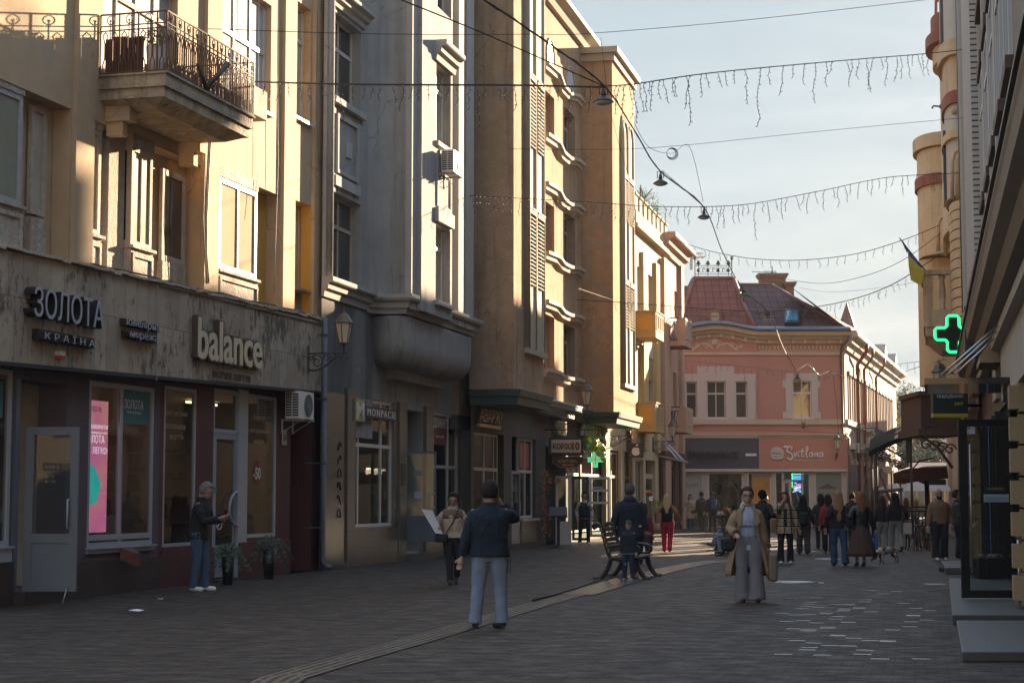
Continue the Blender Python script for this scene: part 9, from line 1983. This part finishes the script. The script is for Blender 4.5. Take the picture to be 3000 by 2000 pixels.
# 13 plaid woman
def plaid():
 m=M('plaid',(.42,.35,.27),.9,.1,6);nt,N,L=nodes(m);b=N['Principled BSDF'];src=b.inputs['Base Color'].links[0].from_socket;tc=N.new('ShaderNodeTexCoord');sp=N.new('ShaderNodeSeparateXYZ');L.new(tc.outputs['Object'],sp.inputs[0]);outs=[]
 def st(sock,per,wid,ph):
  a=N.new('ShaderNodeMath');a.operation='MULTIPLY_ADD';a.inputs[1].default_value=1/per;a.inputs[2].default_value=ph;L.new(sock,a.inputs[0]);f=N.new('ShaderNodeMath');f.operation='FRACT';L.new(a.outputs[0],f.inputs[0]);c=N.new('ShaderNodeMath');c.operation='LESS_THAN';c.inputs[1].default_value=wid;L.new(f.outputs[0],c.inputs[0]);return c.outputs[0]
 def mixc(fac,col,cur,k=1.):
  q=N.new('ShaderNodeMath');q.operation='MULTIPLY';q.inputs[1].default_value=k;L.new(fac,q.inputs[0]);x=N.new('ShaderNodeMixRGB');x.inputs['Color2'].default_value=(*col,1);L.new(q.outputs[0],x.inputs['Fac']);L.new(cur,x.inputs['Color1']);return x.outputs[0]
 c=mixc(st(sp.outputs['X'],.17,.5,.2),(.24,.16,.11),src,.6);c=mixc(st(sp.outputs['Z'],.19,.5,.1),(.24,.16,.11),c,.5);c=mixc(st(sp.outputs['X'],.17,.16,.3),(.02,.018,.018),c);c=mixc(st(sp.outputs['Z'],.19,.14,.3),(.02,.018,.018),c)
 L.new(c,b.inputs['Base Color']);return m
T,F,Ar,hp,Lg=person(2302,1650,1.70,-4,'smiling red-haired woman in a plaid shirt jacket, phone at her ear',dict(mat=plaid(),hem=.74,g=1.22,sl=1.45,flare=1.1),dict(col=(.012,.012,.013),w=1.08,flare=1.35),('long',(.12,.035,.022),.35,True),male=False,feet=((-.13,-.05),(.12,.05)),hands=((-.10,-.15,1.50),(.33,-.02,.86)),face=True,near=True,head=(-6,0),shoes=(.55,.54,.52),skin=M('skin_pale',(.40,.25,.19),.5,.05,8))
phone(F,(-.088,-.05,1.62),'phone held to the ear of the plaid jacket woman')
k=MB(F);k.loft([ering(0,-.10,.76,.035,.05),ering(0,-.11,1.1,.03,.06),ering(0,-.11,1.36,.05,.05)]);k.build('shirt',cm('shirt_dark',(.02,.018,.02)),T)
bag(F,(-.28,.08,1.12),(.10,.09,.34),M('bag_tan',(.22,.14,.07),.7,.2),'tan shoulder bag of the plaid jacket woman',name='shoulder_bag')
# 14 black hair with backpack
T,F,Ar,hp,Lg=person(2354,1622,1.62,176,'woman with very long black hair and black backpack in wide grey trousers, walking away',dict(col=(.014,.014,.015),hem=.86,g=1.15,sl=1.25),dict(col=(.055,.048,.05),w=1.45,flare=1.1),('long',(.012,.011,.012),.55),male=False,feet=((-.12,.06),(.11,-.06)),hands=((-.33,-.05,.9),(.30,.05,.85)))
bag(F,(0,.22,1.26),(.14,.08,.36),blackc,'black backpack of the woman with very long black hair',name='backpack')
bag(F,(.30,.0,.80),(.12,.04,.36),M('bag_kraft',(.30,.20,.11),.8,.1),'pale kraft paper bag held by the woman with very long black hair',name='carrier_bag',taper=.95)
# 15 dark pair
T,F,Ar,hp,Lg=person(2406,1608,1.66,178,'dark-haired woman in a dark coat walking away, left of the red jacket walker',dict(col=(.022,.022,.026),hem=.70,g=1.14,sl=1.2),dict(col=(.03,.025,.025),w=1.1),('bob',(.02,.014,.012)),male=False,feet=((-.08,.1),(.08,-.12)),hands=((-.28,.0,.85),(.33,-.05,.88)))
bag(F,(.36,-.05,.82),(.05,.05,.24),M('bottle_pale',(.35,.36,.34),.5,.1),'pale bottle bag beside the dark coat walker',name='carrier_bag')
person(2428,1620,1.64,172,'walker in a red puffer jacket and black trousers, partly behind the long-haired blonde',dict(col=(.24,.025,.018),hem=.86,g=1.2,sl=1.3,puff=1),dict(col=(.015,.013,.015)),('bob',(.02,.014,.012)),male=False,feet=((-.06,.06),(.08,-.1)),shoes=(.25,.2,.18))
# 16 long blonde
T,F,Ar,hp,Lg=person(2458,1656,1.72,178,'woman with long straight blonde hair, black jacket and blue flared jeans, from behind',dict(col=(.014,.014,.016),hem=.90,g=1.18,sl=1.35),dict(mat=M('jeans_dark',(.03,.065,.13),.9,.2,6,.3,100),w=1.15,flare=1.25),('long',(.28,.17,.075),.56),male=False,feet=((-.14,.15),(.10,-.05)),near=True,hands=((-.33,.0,.88),(.30,.05,.9)),lift=(.0,.0),shoes=(.02,.02,.02))
# 17 auburn, skirt
T,F,Ar,hp,Lg=person(2524,1658,1.70,184,'auburn-haired woman in black leather jacket and long brown pleated skirt, from behind',dict(mat=M('leather_black',(.014,.013,.013),.45,.2,5,.3,60),hem=.88,g=1.16,sl=1.35),dict(col=(.085,.042,.035),skirt=(.24,.36)),('long',(.22,.095,.035),.34),male=False,feet=((-.05,.05),(.09,-.06)),near=True,hands=((-.36,.0,.82),(.30,-.08,1.0)),shoes=(.02,.018,.018))
bag(F,(-.36,.0,.80),(.03,.10,.40),M('bag_cobalt',(.02,.12,.32),.6,.1),'cobalt blue carrier bag at the right of the brown skirt',name='carrier_bag',taper=1.0);bag(F,(.30,.08,1.24),(.10,.08,.30),blackc,'black leather bag over the left shoulder of the auburn-haired woman',name='shoulder_bag')
# 18, 19 two women in light jeans
person(2585,1612,1.62,186,'brown-haired woman in a short black jacket and pale jeans, left of the tote bag carrier',dict(col=(.016,.014,.015),hem=.92,g=1.12,sl=1.2),dict(col=(.20,.21,.20),w=1.2,flare=1.15),('long',(.06,.028,.02),.42),male=False,feet=((-.1,.05),(.1,-.08)))
T,F,Ar,hp,Lg=person(2625,1614,1.70,182,'black-haired woman in a black jumper and pale jeans with a white tote bag',dict(col=(.014,.013,.014),hem=.92,g=1.18,sl=1.25),dict(col=(.17,.19,.19),w=1.12,flare=1.2),('long',(.012,.011,.012),.38),male=False,feet=((-.12,.28),(.1,-.1)),hands=((-.36,.0,.95),(.26,0,.9)),lift=(.06,0),shoes=(.04,.03,.03))
bag(F,(-.36,.02,.86),(.13,.04,.34),M('tote_white',(.42,.39,.36),.9,.08),'white cloth tote bag of the black-haired woman in pale jeans',name='tote_bag',taper=1.0,handles=[[(-.44,.02,.86),(-.38,.0,1.05),(-.30,.02,.86)]])
# 21 bald bearded man
T,F,Ar,hp,Lg=person(2754,1640,1.80,6,'bald bearded man in a beige quilted puffer jacket holding white sunglasses',dict(col=(.185,.115,.065),hem=.90,g=1.24,sl=1.4,puff=1,hood=True),dict(col=(.022,.022,.03),w=1.35,flare=1.2),('bald',0),feet=((-.13,-.06),(.12,.04)),hands=((-.32,-.08,.84),(.30,-.02,.88)),face=True,near=True,scale_w=1.05,shoes=(.62,.62,.62),skin=M('skin_ruddy',(.36,.17,.11),.5,.05,8))
k=MB(F);e=MB();e.ell((0,0,0),(.066,.072,.085),16,12,lambda v:v.y<.02 and v.z<.012);k.add([hp(V(q)+V((0,-.035,.085)))for q in e.v],e.f,True);k.build('beard',M('beard_dark',(.03,.02,.016),.8,.2,20),T)
k=MB(F);[k.tube([(-.33+.03*cos(a),-.14,.72+dz_+.03*sin(a))for a in[2*pi*j/10 for j in range(10)]],.008,4,True)for dz_ in(0,.07)];k.build('sunglasses',M('white_plastic2',(.6,.6,.6),.4,0),label='white sunglasses in the hand of the bald man',cat='sunglasses')
# 22 person at the door
person(2806,1634,1.76,80,'man in a dark grey jacket standing half hidden behind the black door frame',dict(col=(.045,.042,.04),hem=.84,g=1.15,sl=1.25),dict(col=(.015,.014,.015),w=1.1),('short',(.03,.022,.018)),hands=((-.1,-.3,1.0),(.1,-.25,.95)),face=True)
# 23 cafe guests and 24 remaining passers-by
seated(2656,1560,1.68,170,'long-haired guest in a grey jacket sitting at the cafe terrace, left one',dict(col=(.10,.085,.08),hem=.86),dict(col=(.03,.03,.03)),('long',(.13,.06,.03),.35),male=False,feet=((-.1,-.4),(.1,-.4)),hands=((-.15,-.3,.75),(.15,-.3,.75)),z0=.25)
seated(2684,1556,1.62,175,'fair-haired guest in a pale grey jacket sitting at the cafe terrace, right one',dict(col=(.22,.21,.22),hem=.86),dict(col=(.03,.03,.03)),('long',(.20,.11,.05),.3),male=False,feet=((-.1,-.4),(.1,-.4)),hands=((-.15,-.3,.75),(.15,-.3,.75)),z0=.2)
person(2498,1585,1.70,170,'man with dark hair in a black coat, small between the blonde and the auburn walkers',dict(col=(.02,.02,.02),hem=.80),dict(col=(.02,.02,.02)),('short',(.02,.018,.016)))
# dog
p=gnd(2602,1648);T=thing('dog','small white and brown dog sniffing the paving behind the two women in pale jeans','dog',loc=(p.x,p.y,0),rot=radians(200));F=sub_of(T);F.Mx=F.Mx@Matrix.Scale(.82,4)
k=MB(F)
k.tube([(-.30,0,.36),(-.22,0,.37),(-.05,0,.38),(.12,0,.37),(.24,0,.37),(.32,0,.34)],[.07,.10,.105,.13,.12,.08],12)
k.tube([(.28,0,.37),(.38,.0,.30),(.45,0,.22)],[.085,.075,.065],10);k.ell((.47,0,.18),(.085,.072,.072),12,8);k.tube([(.50,0,.16),(.57,0,.10),(.60,0,.075)],[.05,.034,.026],8)
for sy in(-1,1):
 k.tube([(.22,sy*.08,.34),(.23,sy*.08,.20),(.21,sy*.08,.11),(.22,sy*.08,.03),(.25,sy*.08,.02)],[.055,.038,.028,.026,.028],8)
 k.tube([(-.24,sy*.08,.36),(-.20,sy*.085,.24),(-.30,sy*.08,.14),(-.29,sy*.08,.03),(-.25,sy*.08,.02)],[.075,.055,.030,.026,.028],8)
 k.tube([(.44,sy*.05,.24),(.42,sy*.085,.23),(.44,sy*.09,.16)],[.022,.028,.012],6)
k.tube([(-.33,0,.38),(-.42,0,.36),(-.48,0,.27),(-.47,0,.18)],[.028,.024,.018,.012],7)
m=M('dog_fur',(.50,.45,.40),.9,.2,14,.5,90);nt,N,L=nodes(m);b_=N['Principled BSDF'];src=b_.inputs['Base Color'].links[0].from_socket;tc=N.new('ShaderNodeTexCoord');nz=N.new('ShaderNodeTexNoise');nz.inputs['Scale'].default_value=5.5;L.new(tc.outputs['Object'],nz.inputs['Vector']);cr=N.new('ShaderNodeMath');cr.operation='GREATER_THAN';cr.inputs[1].default_value=.47;L.new(nz.outputs['Fac'],cr.inputs[0]);mx=N.new('ShaderNodeMixRGB');mx.inputs['Color2'].default_value=(.16,.08,.045,1);L.new(cr.outputs[0],mx.inputs['Fac']);L.new(src,mx.inputs['Color1']);L.new(mx.outputs[0],b_.inputs['Base Color'])
o=k.build('body',m,T);remesh(o,.012,2)
flush()
# ================================================================ camera, sun, sky
cam=bpy.data.cameras.new('camera');co_=bpy.data.objects.new('camera',cam);COL.objects.link(co_)
co_.location=CAM;co_.rotation_euler=(pi/2+TH,0,0);cam.sensor_width=36;cam.lens=FP/3000*36;cam.clip_start=.5;cam.clip_end=5000;S.camera=co_
SAZ,SEL=radians(32),radians(13.5)
sun=bpy.data.lights.new('sun','SUN');so=bpy.data.objects.new('sun',sun);COL.objects.link(so)
sun.energy=5.0;sun.angle=radians(.5);sun.color=(1.0,.75,.49)
sd=V((sin(SAZ)*cos(SEL),cos(SAZ)*cos(SEL),sin(SEL)));so.rotation_euler=sd.to_track_quat('Z','Y').to_euler();so.location=(0,0,60)
wd=bpy.data.worlds.new('World');S.world=wd;wd.use_nodes=True;nt=wd.node_tree;N=nt.nodes;L=nt.links
bg=N['Background'];bg.inputs['Strength'].default_value=.050
sk=N.new('ShaderNodeTexSky');sk.sky_type='NISHITA';sk.sun_disc=False;sk.sun_elevation=SEL;sk.sun_rotation=SAZ;sk.air_density=1.0;sk.dust_density=1.2;sk.ozone_density=1.0
# thin high cloud: whitens the blue in streaks
tc=N.new('ShaderNodeTexCoord');mp=N.new('ShaderNodeMapping');mp.inputs['Rotation'].default_value=(0,radians(18),radians(20));mp.inputs['Scale'].default_value=(1.2,1.2,7);L.new(tc.outputs['Generated'],mp.inputs['Vector'])
n1=N.new('ShaderNodeTexNoise');n1.inputs['Scale'].default_value=3.2;n1.inputs['Detail'].default_value=9;n1.inputs['Roughness'].default_value=.6;n1.inputs['Distortion'].default_value=.5;L.new(mp.outputs[0],n1.inputs['Vector'])
r=N.new('ShaderNodeMapRange');r.inputs['From Min'].default_value=.38;r.inputs['From Max'].default_value=.70;r.inputs['To Min'].default_value=.9;r.inputs['To Max'].default_value=1.0;L.new(n1.outputs['Fac'],r.inputs['Value'])
sp=N.new('ShaderNodeSeparateXYZ');L.new(tc.outputs['Generated'],sp.inputs[0])
r2=N.new('ShaderNodeMapRange');r2.inputs['From Min'].default_value=.35;r2.inputs['From Max'].default_value=.8;r2.inputs['To Min'].default_value=1.;r2.inputs['To Max'].default_value=.8;L.new(sp.outputs['Z'],r2.inputs['Value'])
mu=N.new('ShaderNodeMath');mu.operation='MULTIPLY';L.new(r.outputs[0],mu.inputs[0]);L.new(r2.outputs[0],mu.inputs[1])
cr=N.new('ShaderNodeMixRGB');cr.inputs['Color1'].default_value=(1.1,1.75,2.2,1);cr.inputs['Color2'].default_value=(2.3,2.65,2.85,1);L.new(n1.outputs['Fac'],cr.inputs['Fac'])
mx=N.new('ShaderNodeMixRGB');L.new(mu.outputs[0],mx.inputs['Fac']);L.new(sk.outputs[0],mx.inputs['Color1']);hz=N.new('ShaderNodeMixRGB');hz.inputs['Color2'].default_value=(3.1,4.3,6.0,1);r3=N.new('ShaderNodeMapRange');r3.inputs['From Min'].default_value=.32;r3.inputs['From Max'].default_value=.6;L.new(sp.outputs['Z'],r3.inputs['Value']);L.new(r3.outputs[0],hz.inputs['Fac']);L.new(cr.outputs[0],hz.inputs['Color1']);L.new(hz.outputs[0],mx.inputs['Color2']);L.new(mx.outputs[0],bg.inputs['Color'])
vs_=S.view_settings;vs_.view_transform='Standard';vs_.look='None';vs_.exposure=2.4;vs_.gamma=1
S.cycles.max_bounces=6;S.cycles.transparent_max_bounces=12;S.cycles.use_denoising=True
